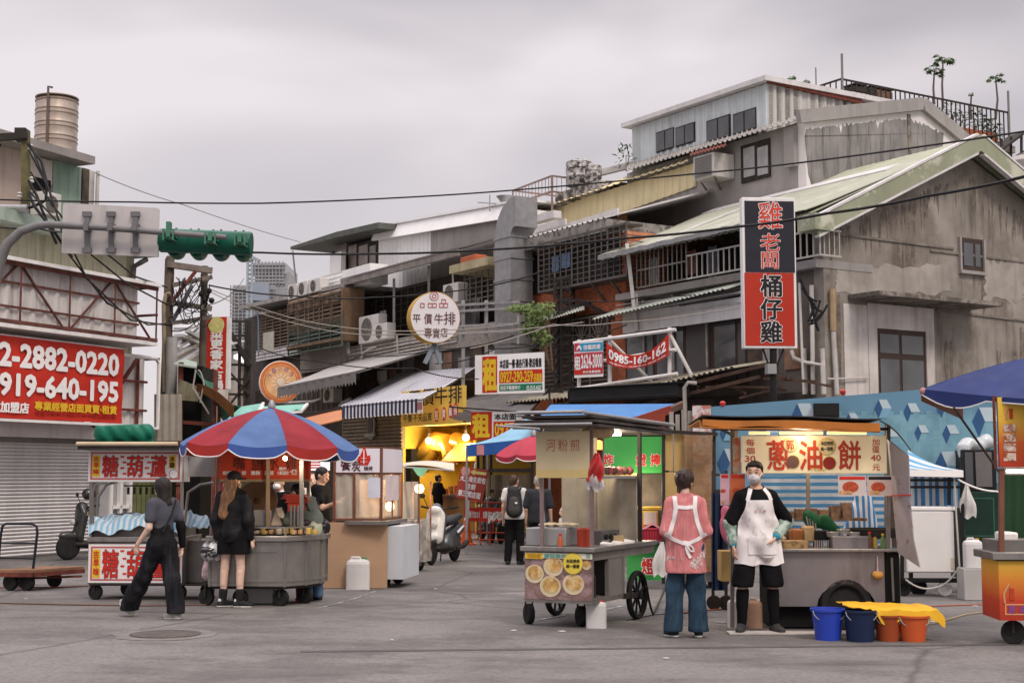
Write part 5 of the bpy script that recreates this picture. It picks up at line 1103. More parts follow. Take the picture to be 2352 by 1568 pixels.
sig=mb.build('signal_head',tg,t)
mb=MB()
for k in range(4):
 c=a.lerp(b,.13+.245*k)+V((0,.12,-.02));mb.lathe([(.10,0),(.11,.02),(.11,.2),(.104,.22),(.098,.2),(.095,.02)],c-V((0,0,.045)),20,(0,1,-.12));
 for dx in(-.05,.05):mb.box(c.x+dx-.012,c.x+dx+.012,c.y-.13,c.y-.1,c.z+.15,c.z+.185)
mb.build('visor',tg,sig)
for x,y in((388,536),(484,545),(552,548)):
 mb=MB();c=at(x,y,D);mb.box(c.x-.07,c.x+.07,c.y-.02,c.y+.16,c.z-.07,c.z-.045);mb.box(c.x-.07,c.x-.05,c.y-.05,c.y+.14,c.z-.09,c.z+.05);mb.box(c.x+.05,c.x+.07,c.y-.05,c.y+.14,c.z-.09,c.z+.05);mb.box(c.x-.025,c.x+.025,c.y-.06,c.y+.05,c.z-.05,c.z+(.14 if x<400 else .06));mb.build('clamp',mat('clamp_green',(.06,.18,.12),.5),t)
pole=mat('pole_timber',(.10,.075,.058),.9,0,.35,3,streak=.5,scol=(.04,.03,.025),ssc=(12,12,.8))
dU=33;t=thing('utility_pole','pair of dark timber utility poles joined by crossarms and tangled wires','utility pole',(at(386,1000,dU).x,dU,0))
b1=V((at(375,1000,dU).x,dU,0));b2=V((at(463,900,dU+.6).x,dU+.6,0))
mb=MB();mb.tube([b1,at(390,596,dU),at(390,588,dU)],[.13,.11,.07],12);mb.tube([b2,at(470,611,dU+.6)],[.11,.08],12);mb.build('post',pole,t)
e_=dU-.15
for p,q,r in(((384,607),(487,622),.14),((396,655),(487,636),.1),((393,695),(486,709),.11),((394,742),(486,728),.09)):mb=MB();mb.bar(at(*p,e_),at(*q,e_+.4),r);mb.build('crossarm',mat('grey_timber',(.17,.14,.12),.9,0,.3,4),t)
mb=MB();mb.bar(at(450,622,e_),at(397,690,e_),.07);mb.build('brace',rust,t);mb=MB();mb.bar(at(442,655,e_),at(396,738,e_),.08);mb.build('brace',mat('slate_brace',(.1,.1,.115),.6),t)
mb=MB();mb.tube([at(378,900,dU-.3),at(376,700,dU-.25),at(381,676,dU-.2),at(392,674,dU-.2)],.05,8);mb.build('conduit',mat('tan_pipe',(.28,.22,.15),.6,0,.2),t)
mb=MB();q=at(392,1000,dU-.4);mb.tube([V((q.x,dU-.4,0)),at(395,775,dU-.4)],.13,10);mb.build('cable_riser',mat('grey_riser',(.36,.34,.33),.6,0,.12,3,streak=.3),t)
mb=MB();random.seed(11)
for i in range(34):
 a=at(random.uniform(385,475),random.uniform(630,740),e_-.1+rnd(.2));b=at(random.uniform(395,490),random.uniform(630,745),e_-.1+rnd(.2));mb.tube(wire([a,b],.01,7,.12+.15*random.random()),.012,4)
mb.build('tangled_wire',black,t)
mb=MB()
for x,y in((462,675),(470,690),(480,668),(486,690)):mb.ball(at(x,y,e_-.1),.07,8,6)
mb.build('insulator',black,t)
def cable(label,pts,r,sag_=0,m=black,n=10,group='overhead cables'):
 mb=MB();mb.tube(wire([at(*p)for p in pts],r,n,sag_),r,6);one(mb,'cable',m,label,'cable',group)
cable('thick black cable crossing the whole street from the signal arm to the right edge',[(-20,520,20),(90,525,19.5),(161,534,19),(268,550,18.5),(375,561,18.5),(480,572,18),(600,580,18),(850,583,17),(1130,573,16),(1425,548,15),(1700,520,14),(1900,490,13),(2130,450,12),(2380,399,11)],.0135,.012)
cable('thin high cable running level across the sky to the roof cage',[(-20,458,27),(300,464,27),(600,467,27),(900,455,28),(1178,437,29),(1640,395,26),(1900,366,24),(2380,298,20)],.016,.01)
cable('faint wire slanting down from the pink house to the distant tower',[(218,397,36),(420,470,40),(690,556,50)],.012,.05,mat('faint_wire',(.2,.19,.19),.7))
cable('dark cable from the utility poles to the verandah house',[(480,655,33),(680,680,36),(860,683,38),(1100,660,38),(1240,625,38)],.02,.05)
cable('pale wire from the utility poles past the round steak sign',[(478,662,33),(690,735,35),(900,760,34),(1180,745,33)],.012,.05,mat('pale_wire',(.33,.29,.25),.7))
cable('second pale wire just below the first past the round steak sign',[(478,668,33),(700,748,35),(900,768,34),(1340,740,33)],.012,.08,mat('pale_wire',(.33,.29,.25)))
cable('sagging wire from the shop frame along the awning tops',[(600,800,38),(740,830,38),(950,845,36),(1100,870,36)],.015,.08)
cable('wire dropping from the lattice mast to the tube frame',[(1080,800,36),(1270,745,36),(1420,740,34),(1700,705,31)],.014,.05,mat('pale_wire',(.33,.29,.25)))
cable('dark wire drooping under the ledge of the verandah house',[(690,850,45),(830,815,44),(1000,800,42),(1180,770,38)],.018,.12)
cable('dark wire running above the rental board to the black fascia box',[(1000,835,38),(1140,800,37),(1300,770,36),(1440,745,34)],.016,.1)
cable('thin dark wire along the brick house under the caged window',[(1190,700,38),(1330,690,37),(1480,680,35),(1700,660,32)],.014,.08)
cable('tangled black cable beside the big vertical sign and the corner pipes',[(1838,640,29),(1870,700,29),(1855,735,29),(1890,715,29),(1862,690,29),(1880,760,29)],.03,.06,n=5)
cable('second black cable tangled by the corner drainpipes',[(1842,660,29),(1884,690,29),(1858,745,29),(1900,700,29)],.025,.1,n=5)
for i,(pts,lab)in enumerate(((((66,345,26.9),(110,430,26.6),(140,520,26.3),(200,640,26.6),(300,735,28.6),(392,748,32.6)),'lowest looping'),(((68,330,26.9),(115,440,26.6),(157,583,26.3),(245,695,27.2),(340,746,29.5),(394,742,32.6)),'second looping'),(((70,395,26.9),(120,470,26.5),(212,587,26.9),(290,650,28),(385,700,32.6)),'third looping'),(((68,440,26.9),(150,530,26.4),(252,588,27.2),(310,635,28.4),(384,660,32.6)),'uppermost looping'))):
 cable(f'{lab} black service cable from the roof post to the utility poles',pts,.019,.0,n=3)
for pts,lab in((((64,330,27.3),(95,370,27.2),(108,420,27.1),(105,460,27.1),(66,478,27.2)),'outer'),(((66,415,27.3),(85,450,27.2),(100,490,27),(130,560,27.3)),'middle'),(((66,445,27.3),(80,475,27),(120,525,26.8),(165,590,27.5)),'inner')):
 cable(f'{lab} drooping loop of thick black cable beside the roof post',pts,.03,.01,n=5)
cable('slack wire between the utility poles and the lattice beside the red vertical sign',[(396,760,33),(480,700,34),(560,640,60)],.014,.2)
net=mat('hazed_scaffold_net',(.34,.34,.355),.9,0,.12,.15);netb=mat('hazed_scaffold_net_blue',(.26,.30,.36),.9,0,.15,.2);gln=mat('far_grey_line',(.27,.27,.285),.9)  # netting greys paled to carry the haze of distance
dF=170;t=thing('tower_block','hazy grey tower under construction wrapped in netting far beyond the roofs','building',(at(600,800,dF).x,dF,0))
def fb(x0,y0,x1,y1,d0,d1,m,name,par):
 mb=MB();a,b=at(x0,y1,d0),at(x1,y0,d0);mb.box(a.x,b.x,d0,d1,a.z if y1<900 else 0,b.z);return mb.build(name,m,par)
fb(528,655,632,1000,dF,dF+12,net,'lower_block',t);fb(572,650,618,690,dF-.4,dF-.1,netb,'net_panel',t);fb(632,650,668,1000,dF+2,dF+14,net,'lower_block',t)
fb(585,628,652,655,dF+3,dF+12,mat('bare_floor_concrete',(.40,.395,.39),.9,0,.1,.2),'upper_block',t);fb(577,603,655,628,dF+2,dF+12,mat('open_net',(.42,.42,.43),.9,0,.1,.2),'crown',t);fb(652,625,664,660,dF+3,dF+9,net,'upper_block',t)
mb=MB()
for y in list(range(664,800,8)):a,b=at(528,y,dF-.15),at(668,y,dF-.15);mb.bar(a,b,.15)
for x in range(530,670,9):mb.bar(at(x,655,dF-.18),at(x,800,dF-.18),.12)
for y in(608,616,634,642,649):mb.bar(at(578,y,dF+1.8),at(655,y,dF+1.8),.2)
for x in range(578,656,8):mb.bar(at(x,600,dF+1.8),at(x,655,dF+1.8),.12)
mb.build('scaffold',gln,t)
t=thing('tower_crane','slim grey tower crane beside the far tower under construction','crane',(at(574,800,dF-6).x,dF-6,0));mb=MB()
for x in(569,579):mb.bar(V((at(x,700,dF-6).x,dF-6,0)),at(x,585,dF-6),.25)
for i in range(14):mb.bar(at(569,585+i*10,dF-6),at(579,595+i*10,dF-6),.12);mb.bar(at(579,585+i*10,dF-6),at(569,595+i*10,dF-6),.12)
mb.build('mast',mat('crane_grey',(.3,.34,.38),.7),t);mb=MB();mb.bar(at(572,588,dF-6),at(596,600,dF-6),.6,.4);mb.bar(at(570,586,dF-6),at(583,578,dF-6),.25);mb.build('jib',mat('crane_grey',(.3,.34,.38)),t)
t=thing('vertical_sign','narrow red shop sign with a yellow ball and white characters beside the utility poles','sign',at(498,892,34))
P=Plane(at(498,900,34),math.radians(-8));mb=MB();mb.fbox(P,474,728,522,893,0,-.18);mb.build('sign_box',red,t);mb=MB();a1=P.sz(520,800)[0];z0,z1=P.sz(520,893)[1],P.sz(520,728)[1];mb.sbox(P,a1,a1+.06,z0,z1,.01,-.19);mb.build('edge',white,t)
rows=[(c,484,758+i*23,511,778+i*23)for i,c in enumerate('菜更香家古鍋')];write(P,.002,rows,whitep,t,.04)
mb=MB();mb.lathe([(.2,.004),(.2,.012),(.001,.014)],P.hit(497,746,0),24,P.n);mb.build('emblem',mat('lemon_print',(.62,.56,.22),.5,0,.2,9),t)
mb=MB();mb.bar(P.hit(474,745,-.1),at(468,745,33.6),.05);mb.bar(P.hit(474,860,-.1),at(466,860,33.6),.05);mb.build('bracket',iron,t)
t=thing('scaffold_frame','rusty black scaffold frame tower standing left of the louvred house','frame',(at(550,950,45).x,45,0));mb=MB()
P=Plane(at(550,950,45),math.radians(-10))
for x in(524,551,566,573):
 q=P.hit(x,950);mb.bar(V((q.x,q.y,0)),P.hit(x,736),.09)
for y in(737,770,803,837,870,905,940):mb.bar(P.hit(524,y),P.hit(573,y+1),.07)
mb.bar(P.hit(530,765,.1),P.hit(575,840,.1),.14);mb.bar(P.hit(524,850,.1),P.hit(572,905,.1),.06);mb.bar(P.hit(572,870,.1),P.hit(524,935,.1),.06);mb.build('bar',iron,t)
def shack(label,x0,y0,x1,y1,d,dep,m,rm,slope=.5,name='tin_shack'):
 t=thing(name,label,'building',(at((x0+x1)/2,y1,d).x,d,0));a,b=at(x0,y1,d),at(x1,y0,d);mb=MB();mb.box(a.x,b.x,d,d+dep,0,b.z);mb.build('wall',m,t)
 mb=MB();mb.corr(V((a.x-.3,d-.3,b.z)),V((b.x+.3,d-.3,b.z)),V((a.x-.3,d+dep,b.z+slope*2)),.25,.04,.02);mb.build('roof',rm,t)
 mb=MB();w=(b.x-a.x)
 for q in(.15,.55):mb.box(a.x+w*q,a.x+w*(q+.28),d-.03,d-.001,b.z-1.5,b.z-.5)
 mb.build('window',glass,t);return t
tin=mat('pale_tin',(.46,.46,.47),.5,.1,.12,1.5,streak=.4)
shack('pale tin roofed shack behind the twin utility poles',398,800,480,1000,42,5,white,tin,.35)
shack('small white gabled shack above and behind the first one',405,775,476,900,52,5,white,tin,.3)
shack('cream rendered house behind the black scaffold frame',505,835,600,1000,62,6,mat('cream_wall',(.5,.42,.34),.8,0,.12),mat('white_roof',(.7,.69,.685)),.5,'cream_house')
mb=MB()
for(p,q,r)in(((402,800),(470,750),.25),((400,815),(480,775),.2),((410,770),(480,800),.3),((430,760),(478,790),.15),((400,840),(470,800),.18),((415,755),(445,748),.4)):mb.bar(at(*p,40),at(*q,41.5),r,.08)
one(mb,'loose_roof_sheets',tin,'untidy heap of pale roofing strips over the tin shack','roofing')
t=thing('lean_to_shed','dark open lean-to shed with drooping green canopy next to the utility poles','shed',(at(430,1000,31.5).x,31.5,0));d=31.5
mb=MB();a,b=at(402,968,d),at(448,838,d);mb.box(a.x,b.x+.1,d+.3,d+2,0,b.z);mb.build('wall',dark,t)
mb=MB();mb.bar(V((at(416,900,d).x,d,0)),at(416,832,d),.1);mb.bar(at(405,968,d),at(500,975,d),.08);mb.bar(V((at(495,900,d-.5).x,d-.5,0)),at(495,850,d-.5),.07);mb.bar(V((at(504,900,d-.4).x,d-.4,0)),at(504,905,d-.4),.07);mb.build('frame',rust,t)
mb=MB();mb.corr(at(405,918,d-.1),at(455,922,d-.1),at(412,870,d-.1),.16,.03,.01,d=at(462,890,d-.1),trap=False);mb.build('hanging_sheet',mat('dry_matting',(.2,.18,.12),.9,0,.3,6),t)
can=mat('green_canopy',(.02,.12,.075),.5,0,.25,3)
c0,c1,c2,c3=at(398,838,d+.6),at(446,846,d-.2),at(552,932,d-2.2),at(448,905,d-2)
mb=MB();mb.sheet(lambda u,v:at(445+20*v,845+4*v,d+.3).lerp(at(553-65*v,934+4*v,d-2.2),u)+V((0,0,.30*math.sin(3.14*u)*(-.6)))+V((0,v*1.2,-v*.22)),24,8,.015);mb.build('canopy',can,t)
mb=MB();mb.sheet(lambda u,v:at(452+85*u,880+52*u+(18+14*u)*v-10*math.sin(3.14*u),d-.2-1.8*u),14,4,.01);mb.build('underside',mat('brown_canvas',(.16,.065,.02),.7,0,.3,4),t)
mb=MB();mb.ext([at(398,838,d-.2),at(452,846,d-.2),at(452,836,d+1.5),at(424,828,d+1.5)],(0,0,.04));mb.build('roof',mat('mint_roof_edge',(.33,.4,.34)),t)
mb=MB();mb.tube(wire([at(450,848,d-.5),at(443,890,d-.5),at(480,950,d-.5)],.02,8),.02,5);mb.tube(wire([at(455,850,d-.5),at(470,890,d-.5),at(460,925,d-.5)],.02,8,-.1),.02,5);mb.build('cable',mat('pale_wire',(.33,.29,.25)),t)
mb=MB();mb.corr(at(354,1012,31),at(418,1012,31),at(354,905,31),.13,.03,.01,trap=False);one(mb,'sheet_fence',mat('rusty_ribbed',(.31,.275,.23),.7,0,.2,2,streak=.6,scol=(.14,.09,.06),ssc=(5,5,.4)),'rust streaked corrugated sheet fence panel behind the candied fruit cart','fence')
mb=MB();a,b=at(405,1030,33),at(492,930,33);mb.box(a.x,b.x,33,33.4,0,b.z);one(mb,'plaster_wall',white,'pale plaster wall behind the big striped umbrella','wall')
tq=mat('turquoise_awning',(.19,.45,.37),.6,0,.12,2)
for pts,lab in((((508,985),(532,938),(605,926),(588,960)),'left turquoise awning above the big umbrella'),(((588,955),(605,934),(706,928),(690,945)),'right turquoise awning above the big umbrella')):
 q=[at(pts[0][0],pts[0][1],31),at(pts[1][0],pts[1][1],33.5),at(pts[2][0],pts[2][1],34.5),at(pts[3][0],pts[3][1],31.5)]
 mb=MB();mb.sheet(lambda u,v:q[1].lerp(q[2],u).lerp(q[0].lerp(q[3],u),v)-V((0,0,.06*math.sin(u*12)*v)),12,6,.02);t=thing('awning',lab,'awning',q[0],0,'turquoise awnings');mb.build('canopy',tq,t);mb=MB();mb.bar(q[0],q[3],.05);mb.bar(q[3],q[2],.06);mb.bar(q[0],q[1],.05);mb.build('frame',white,t)
mb=MB();P=back(R,-1.2);q0=P.hit(560,960);mb.sbox(P,P.sz(585,960)[0],P.sz(800,960)[0],0,P.sz(690,885)[1],0,-1.1);one(mb,'shop_building',mat('grimy_brown',(.085,.072,.062)),'dim shop front under the awnings at the far end of the row','building')
t=thing('window_cage','rusty barred window cage under the grey scalloped awning','grille',P.hit(720,950));fan_grille(P,660,872,775,940,.06,10,t,wg,3,arcs=False)
mb=MB();mb.tube([P.hit(655,925,.3),P.hit(718,922,.3),P.hit(738,915,.3),P.hit(738,870,.3)],.05,8);mb.tube([P.hit(775,940,.3),P.hit(785,925,.4),P.hit(805,915,.4)],.05,8);mb.tube([P.hit(600,900,.3),P.hit(660,890,.3)],.04,6);mb.build('pipe',pvc,t)
condenser(P,742,893,765,922,.4,'small square condenser under the grey scalloped awning')
t=thing('awning','orange canvas awning edge between the umbrella and clapboard wall','awning',at(760,985,30));mb=MB();mb.sheet(lambda u,v:at(690+95*u,962-22*u+24*v,31-2*v),8,4,.02);mb.build('canopy',mat('orange_canvas',(.45,.17,.07),.6,0,.15),t);mb=MB();mb.bar(at(690,960,31),at(785,937,31),.1);mb.bar(at(783,937,30.9),V((at(783,1000,30.9).x,30.9,0)),.08);mb.build('frame',iron,t)
P=back(R,-2.4);t=thing('clapboard_front','brown clapboard shop front under the striped awning carrying an oval plaque','building',P.hit(850,1030));clap=mat('clapboard',(.20,.155,.115),.8,0,.25,3,streak=.5)
a0,a1=P.sz(780,1000)[0],P.sz(924,1000)[0];zt_=P.sz(850,925)[1];zb_=P.sz(850,1032)[1];mb=MB();n=13
for i in range(n):
 z0=zb_+(zt_-zb_)*i/n;z1=zb_+(zt_-zb_)*(i+.96)/n;mb.hexa([P.pt(a0,z0,.06),P.pt(a1,z0,.06),P.pt(a1,z0,-.1),P.pt(a0,z0,-.1),P.pt(a0,z1,0),P.pt(a1,z1,0),P.pt(a1,z1,-.1),P.pt(a0,z1,-.1)])
mb.build('wall',clap,t);mb=MB();mb.sbox(P,a0,a1,0,zb_,-.3,-.6);mb.build('shop_opening',dark,t)
c=P.hit(854,978,.08);mb=MB();ov=lambda r,o:[c+P.u*math.cos(k*.2618)*r*.62+V((0,0,math.sin(k*.2618)*r))+P.n*o for k in range(24)]
mb.ext(ov(.42,0),P.n*.05);mb.build('plaque',mat('grey_plaque',(.26,.25,.235),.6,0,.2,5),t);mb=MB();mb.ext(ov(.3,.051),P.n*.02);mb.build('plaque_centre',mat('plaque_centre',(.09,.07,.065),.6,0,.5,12),t)
mb=MB();mb.bar(c-P.u*.33-V((0,0,.28))+P.n*.06,c+P.u*.33-V((0,0,.28))+P.n*.06,.07,.1);mb.build('plaque_ribbon',mat('grey_plaque',(.26,.25,.235)),t)
# yellow shop and lane
warm=mat('yellow_wall',(.74,.48,.07),.6,0,.1,1.2);warmt=mat('brown_brush',(.25,.09,.02),.6)
P=back(R,-2.2);YS=thing('yellow_shop','bright yellow lit steak shop open to the lane under a yellow sign','building',P.hit(1000,1215))
a0,a1=P.sz(922,1000)[0],P.sz(1096,1000)[0];zt_=P.sz(1000,975)[1];zc=P.sz(1000,1085)[1]
mb=MB();mb.sbox(P,a0,a1,0,zt_,-1.95,-2.15);mb.sbox(P,a0,a0+.1,0,zt_,0,-1.95);mb.sbox(P,a1-.1,a1,0,zt_,0,-1.95);mb.build('wall',warm,YS)
mb=MB();mb.sbox(P,a0-.05,a1+.05,zt_+.001,zt_+.2,.02,-2.2);mb.build('ceiling',mat('tan_board',(.38,.24,.09),.7),YS)
mb=MB();mb.sbox(P,a0+.6,a1-.05,2.35,zt_-.45,-.9,-1.0);mb.build('hood_panel',warm,YS)
mb=MB();mb.tube([P.pt(a0+.3,2.3,-.6),P.pt(a0+.35,zt_-.9,-.6),P.pt(a0+1.0,zt_-.45,-.6),P.pt(a0+1.9,zt_-.55,-.6),P.pt(a0+2.1,zt_-.9,-.6)],.3,12);mb.tube([P.pt(a0+3.0,2.4,-.6),P.pt(a0+3.0,zt_-.9,-.6),P.pt(a0+2.7,zt_-.5,-.6),P.pt(a0+2.3,zt_-.45,-.6)],.25,12);mb.build('duct',mat('brass_duct',(.62,.36,.05),.35,.4,.1),YS)
mb=MB();mb.sbox(P,a0+1.4,a1-.2,.02,1.0,-.5,-1.0);mb.sbox(P,a0+1.3,a1-.1,1.0,1.06,-.4,-1.1);mb.build('counter',mat('counter_wood',(.30,.14,.045),.5,0,.25),YS)
mb=MB()
for i in range(10):a=a0+1.5+i*.3;h_=.1+.14*random.random();mb.cyl(P.pt(a,1.061,-.7),P.pt(a,1.06+h_,-.7),.07,.09,10)
for z in(1.5,1.85):mb.sbox(P,a0+1.5,a1-.3,z,z+.04,-1.6,-1.94)
for i in range(12):a=a0+1.6+i*.25;z=1.54 if i%2 else 1.89;mb.cyl(P.pt(a,z,-1.75),P.pt(a,z+.16,-1.75),.08,.06,10)
mb.build('crockery',mat('clay_bowl',(.42,.2,.07),.5,0,.4,6),YS)
mb=MB();h0=P.pt((a0+a1)/2+1.2,2.0,-.4);mb.hexa([h0+P.u*x+P.n*y+V((0,0,z))for x,y,z in((-1.0,.4,0),(1.0,.4,0),(1.0,-.5,0),(-1.0,-.5,0),(-.5,.15,.5),(.5,.15,.5),(.5,-.3,.5),(-.5,-.3,.5))]);mb.build('extractor_hood',mat('brass_hood',(.66,.42,.08),.4,.2,.1),YS)
write(P,-.88,[('傻瓜',985,1042,1010,1058),('討出',1030,1050,1060,1066),('豆花',1055,1000,1085,1014),('外帶',1060,1076,1090,1092)],warmt,YS,.02)
write(P,-.02,[('麵',1000,1012,1013,1026)],warmt,YS,.02)
lampm=mat('lit_bulb',(1,.80,.42),.5,emit=9)
for x,y in((985,1012),(1070,1004)):
 t=thing('bulb_lamp','glowing bare bulb hanging in the yellow shop, '+('left' if x<1000 else 'right')+' of the two','lamp',P.hit(x,y,-.3));p=P.hit(x,y,-.3)
 mb=MB();mb.ball(p,.1,14,10);mb.build('bulb',lampm,t);mb=MB();mb.cyl(p+V((0,0,.09)),p+V((0,0,.22)),.05,.04,10);mb.tube([p+V((0,0,.2)),V((p.x,p.y,zt_))],.01,5);mb.build('socket',iron,t)
def plamp(p,e,col=(1,.72,.38),r=.08,name='lamp_light'):
 l=bpy.data.lights.new(name,'POINT');l.energy=e;l.color=col;l.shadow_soft_size=r;o=bpy.data.objects.new(name,l);o.location=p;COL.objects.link(o)
for x,y in((985,1012),(1070,1004)):plamp(P.hit(x,y+6,-.12),120,(1,.75,.36),.1)
Q=back(R,-2.6);t=thing('shop_sign','yellow steak shop sign with brown brush writing and four red ovals','sign',Q.hit(990,985))
a0,a1=Q.sz(921,960)[0],Q.sz(1063,960)[0];z0,z1=Q.sz(990,976)[1],Q.sz(1030,888)[1];mb=MB();mb.sbox(Q,a0,a1,z0,z1,0,-.12);mb.build('board',mat('sign_yellow',(.70,.46,.09),.45,0,.12,1),t,bevel=.01)
write(Q,.002,[('平價牛排',940,896,1060,924),('平價‧不失品質',926,952,992,966)],blackp,t,.01)
for i,(x,y)in enumerate(((1003,953),(1020,950),(1035,944),(1047,941))):
 c=Q.hit(x,y,0);mb=MB();mb.ext([c+Q.u*math.cos(k*.35)*.13+V((0,0,math.sin(k*.35)*.2))+Q.n*.002 for k in range(18)],Q.n*.006);mb.build('oval',redp,t);mb=MB();s=.085;lay(mb,'招牌雞排'[i],[c-Q.u*s-V((0,0,s*1.5)),c+Q.u*s-V((0,0,s*1.5)),c+Q.u*s+V((0,0,s*1.5)),c-Q.u*s+V((0,0,s*1.5))],.03,.012);mb.build('lettering',whitep,t,smooth=0)
mb=MB();mb.bar(Q.pt(a0+.2,z0+.2,-.12),Q.pt(a0+.2,z0+.2,-1.6),.06);mb.bar(Q.pt(a1-.2,z0+.2,-.12),Q.pt(a1-.2,z0+.2,-1.6),.06);mb.build('bracket',iron,t)
P=back(R,-1.0);mb=MB();mb.sheet(lambda u,v:P.hit(1128+92*u,1090+118*v,1.5+.08*math.sin(u*17+v*2)),30,6,.02);one(mb,'tarpaulin',mat('brown_tarp',(.12,.092,.06),.8,0,.25,2),'brown tarpaulin hanging in the dark mouth of the lane','tarpaulin')
mb=MB()
for x in(1098,1112,1128,1222):q=P.hit(x,1100,1.4);mb.bar(V((q.x,q.y,0)),P.hit(x,1040,1.4),.08)
mb.bar(P.hit(1098,1080,1.4),P.hit(1222,1080,1.4),.1);one(mb,'timber_posts',iron,'dark timber posts framing the mouth of the lane','frame')
t=thing('light_box','small lit white and blue menu light box between the chicken cart and glass stall','sign',at(728,1078,24));Pq=Plane(at(728,1078,24),0);mb=MB();mb.fbox(Pq,706,1036,756,1080,0,-.1);mb.build('panel',mat('lit_white',(.75,.75,.78),.5,emit=.5),t);mb=MB();mb.fbox(Pq,718,1038,750,1050,.008,.001);mb.build('heading',bluep,t);mb=MB();[mb.fbox(Pq,712,1054+i*6,736,1057+i*6,.006,.001)for i in range(4)];mb.build('lines',redp,t);mb=MB();mb.tube([Pq.hit(730,1080,-.05),V((Pq.hit(730,1080).x,24.05,0))],.02,6);mb.build('post',iron,t)
def parasol(label,apex,rim_z,r,n,cols,val,sag=.12,tilt=(0,0),dz=0,name='market_umbrella',pole_to=0,ph=0,seam=None,ribs=True):
 """n panels, cols = material per panel (cycled); apex world point; scalloped valance"""
 t=thing(name,label,'umbrella',(apex.x,apex.y,pole_to));H_=apex.z-rim_z;Mt=Matrix.Translation(apex)@Matrix.Rotation(tilt[0],4,'X')@Matrix.Rotation(tilt[1],4,'Y')
 def pt(a,f):
  k0=math.floor(a*n)/n;u=a*n-math.floor(a*n);t0,t1=2*math.pi*k0+ph,2*math.pi*(k0+1/n)+ph
  rr=r*f;z=-H_*(.42*f+.58*f*f);p0=V((math.cos(t0)*rr,math.sin(t0)*rr,z));p1=V((math.cos(t1)*rr,math.sin(t1)*rr,z));return p0.lerp(p1,u)-V((0,0,.04*math.sin(3.14*u)*f))
 for i in range(n):
  mb=MB();mb.M=Mt;e=1e-5;mb.sheet(lambda u,v:pt((i+e+u*(1-2*e))/n,.02+.98*v),8,12,.006);pn=mb.build('panel',cols[i%len(cols)],t)
  mb=MB();mb.M=Mt
  def vf(u,v):
   p=pt((i+e+u*(1-2*e))/n,1);return p*1.0+V((0,0,-v*val*(.55+.45*min(1,4*u*(1-u)*1.6))))
  mb.sheet(vf,12,3,.006);mb.build('valance',cols[(i+n)%len(cols)]if seam is None else seam[i%len(seam)],pn)
  mb=MB();mb.M=Mt;mb.tube([vf(k/14,1.0)for k in range(15)],.008,5);mb.build('piping',whitep,pn)
 mb=MB();p=Mt@V((0,0,0));q=Mt@V((0,0,-(apex.z-pole_to)));mb.tube([p+V((0,0,.06)),q],.02,8);mb.lathe([(.05,0),(.05,.04),(.02,.1),(.01,.1)],p,10);mb.build('pole',galv,t)
 if ribs:
  mb=MB();mb.M=Mt
  for i in range(n):mb.tube([pt(i/n+1e-6,f)-V((0,0,.02))for f in(.02,.3,.6,.9,1)],.007,4);mb.tube([V((0,0,-H_*1.25)),pt(i/n+1e-6,.5)-V((0,0,.02))],.006,4)
  mb.build('rib',iron,t)
 return t
um_r=mat('umbrella_red',(.24,.024,.033),.75,0,.22,2.2,bump=.5,bs=8,spec=.12);um_b=mat('umbrella_blue',(.085,.145,.30),.75,0,.22,2.2,bump=.5,bs=8,spec=.12);um_p=mat('umbrella_pink',(.36,.035,.06),.7,0,.15)
ap=at(1226,1000,22.5);parasol('tilted faded pink and blue umbrella behind the pancake cart',ap,ap.z-.22,.66,8,[um_p,um_p,um_b,um_p],.08,tilt=(.1,-.12),ph=.3,pole_to=.3)
P=Plane(gr(1072,1252),R_(-12));t=thing('direction_sign','tilted red direction board with a yellow arrow and white Chinese writing on a pole','sign',gr(1075,1250))
cor=[P.hit(x,y)for x,y in((1045,1143),(1110,1155),(1122,1077),(1062,1077))]
cor=[P.hit(1044,1141),P.hit(1107,1153),P.hit(1123,1079),P.hit(1060,1072)]
mb=MB();mb.ext(cor,-P.n*.02);mb.build('board',mat('brick_red_board',(.34,.05,.035),.5,0,.12,3),t)
def bq(u0,v0,u1,v1,o=.0):f=lambda u,v:cor[0].lerp(cor[1],u).lerp(cor[3].lerp(cor[2],u),v)+P.n*o;return[f(u0,v0),f(u1,v0),f(u1,v1),f(u0,v1)]
mb=MB();lay(mb,'大上海生煎包',bq(.05,.56,.97,.74),.03,.004);lay(mb,'往前',bq(.32,.33,.66,.51),.03,.004);lay(mb,'第三間店面',bq(.09,.08,.9,.27),.03,.004);mb.build('lettering',whitep,t,smooth=0)
mb=MB();f=lambda u,v:bq(u,v,u,v)[0]+P.n*.004;mb.ext([f(.36,.88),f(.52,.98),f(.52,.92),f(.94,.92),f(.94,.83),f(.52,.83),f(.52,.78)],P.n*.004);mb.build('arrow',mat('cream_yellow_print',(.68,.56,.2),.5),t)
mb=MB();c=f(.18,.88);mb.lathe([(.11,0),(.11,.006),(.001,.006)],c,20,P.n);mb.build('emblem',mat('pinkish_print',(.55,.25,.22),.5,0,.4,25),t)
mb=MB();mb.tube([gr(1070,1250),P.hit(1077,1150,-.04),P.hit(1092,1062,-.04)],.02,8);mb.build('post',white,t)
p=gr(1071,1250);mb=MB();mb.lathe([(.21,0),(.21,.03),(.15,.05),(.13,.12),(.035,.7),(.02,.72)],p,24);mb.box(p.x-.24,p.x+.24,p.y-.24,p.y+.24,0,.03)
t=thing('traffic_cone','orange traffic cone left of the red metal barricades','cone',p);mb.build('cone_body',mat('cone_orange',(.62,.10,.02),.5,0,.12,4),t);mb=MB();mb.lathe([(.062,.5),(.066,.5),(.05,.62),(.045,.62)],p,20);mb.build('band',whitep,t)
rb=mat('barricade_red',(.40,.05,.02),.5,.1,.2,5,streak=.3)
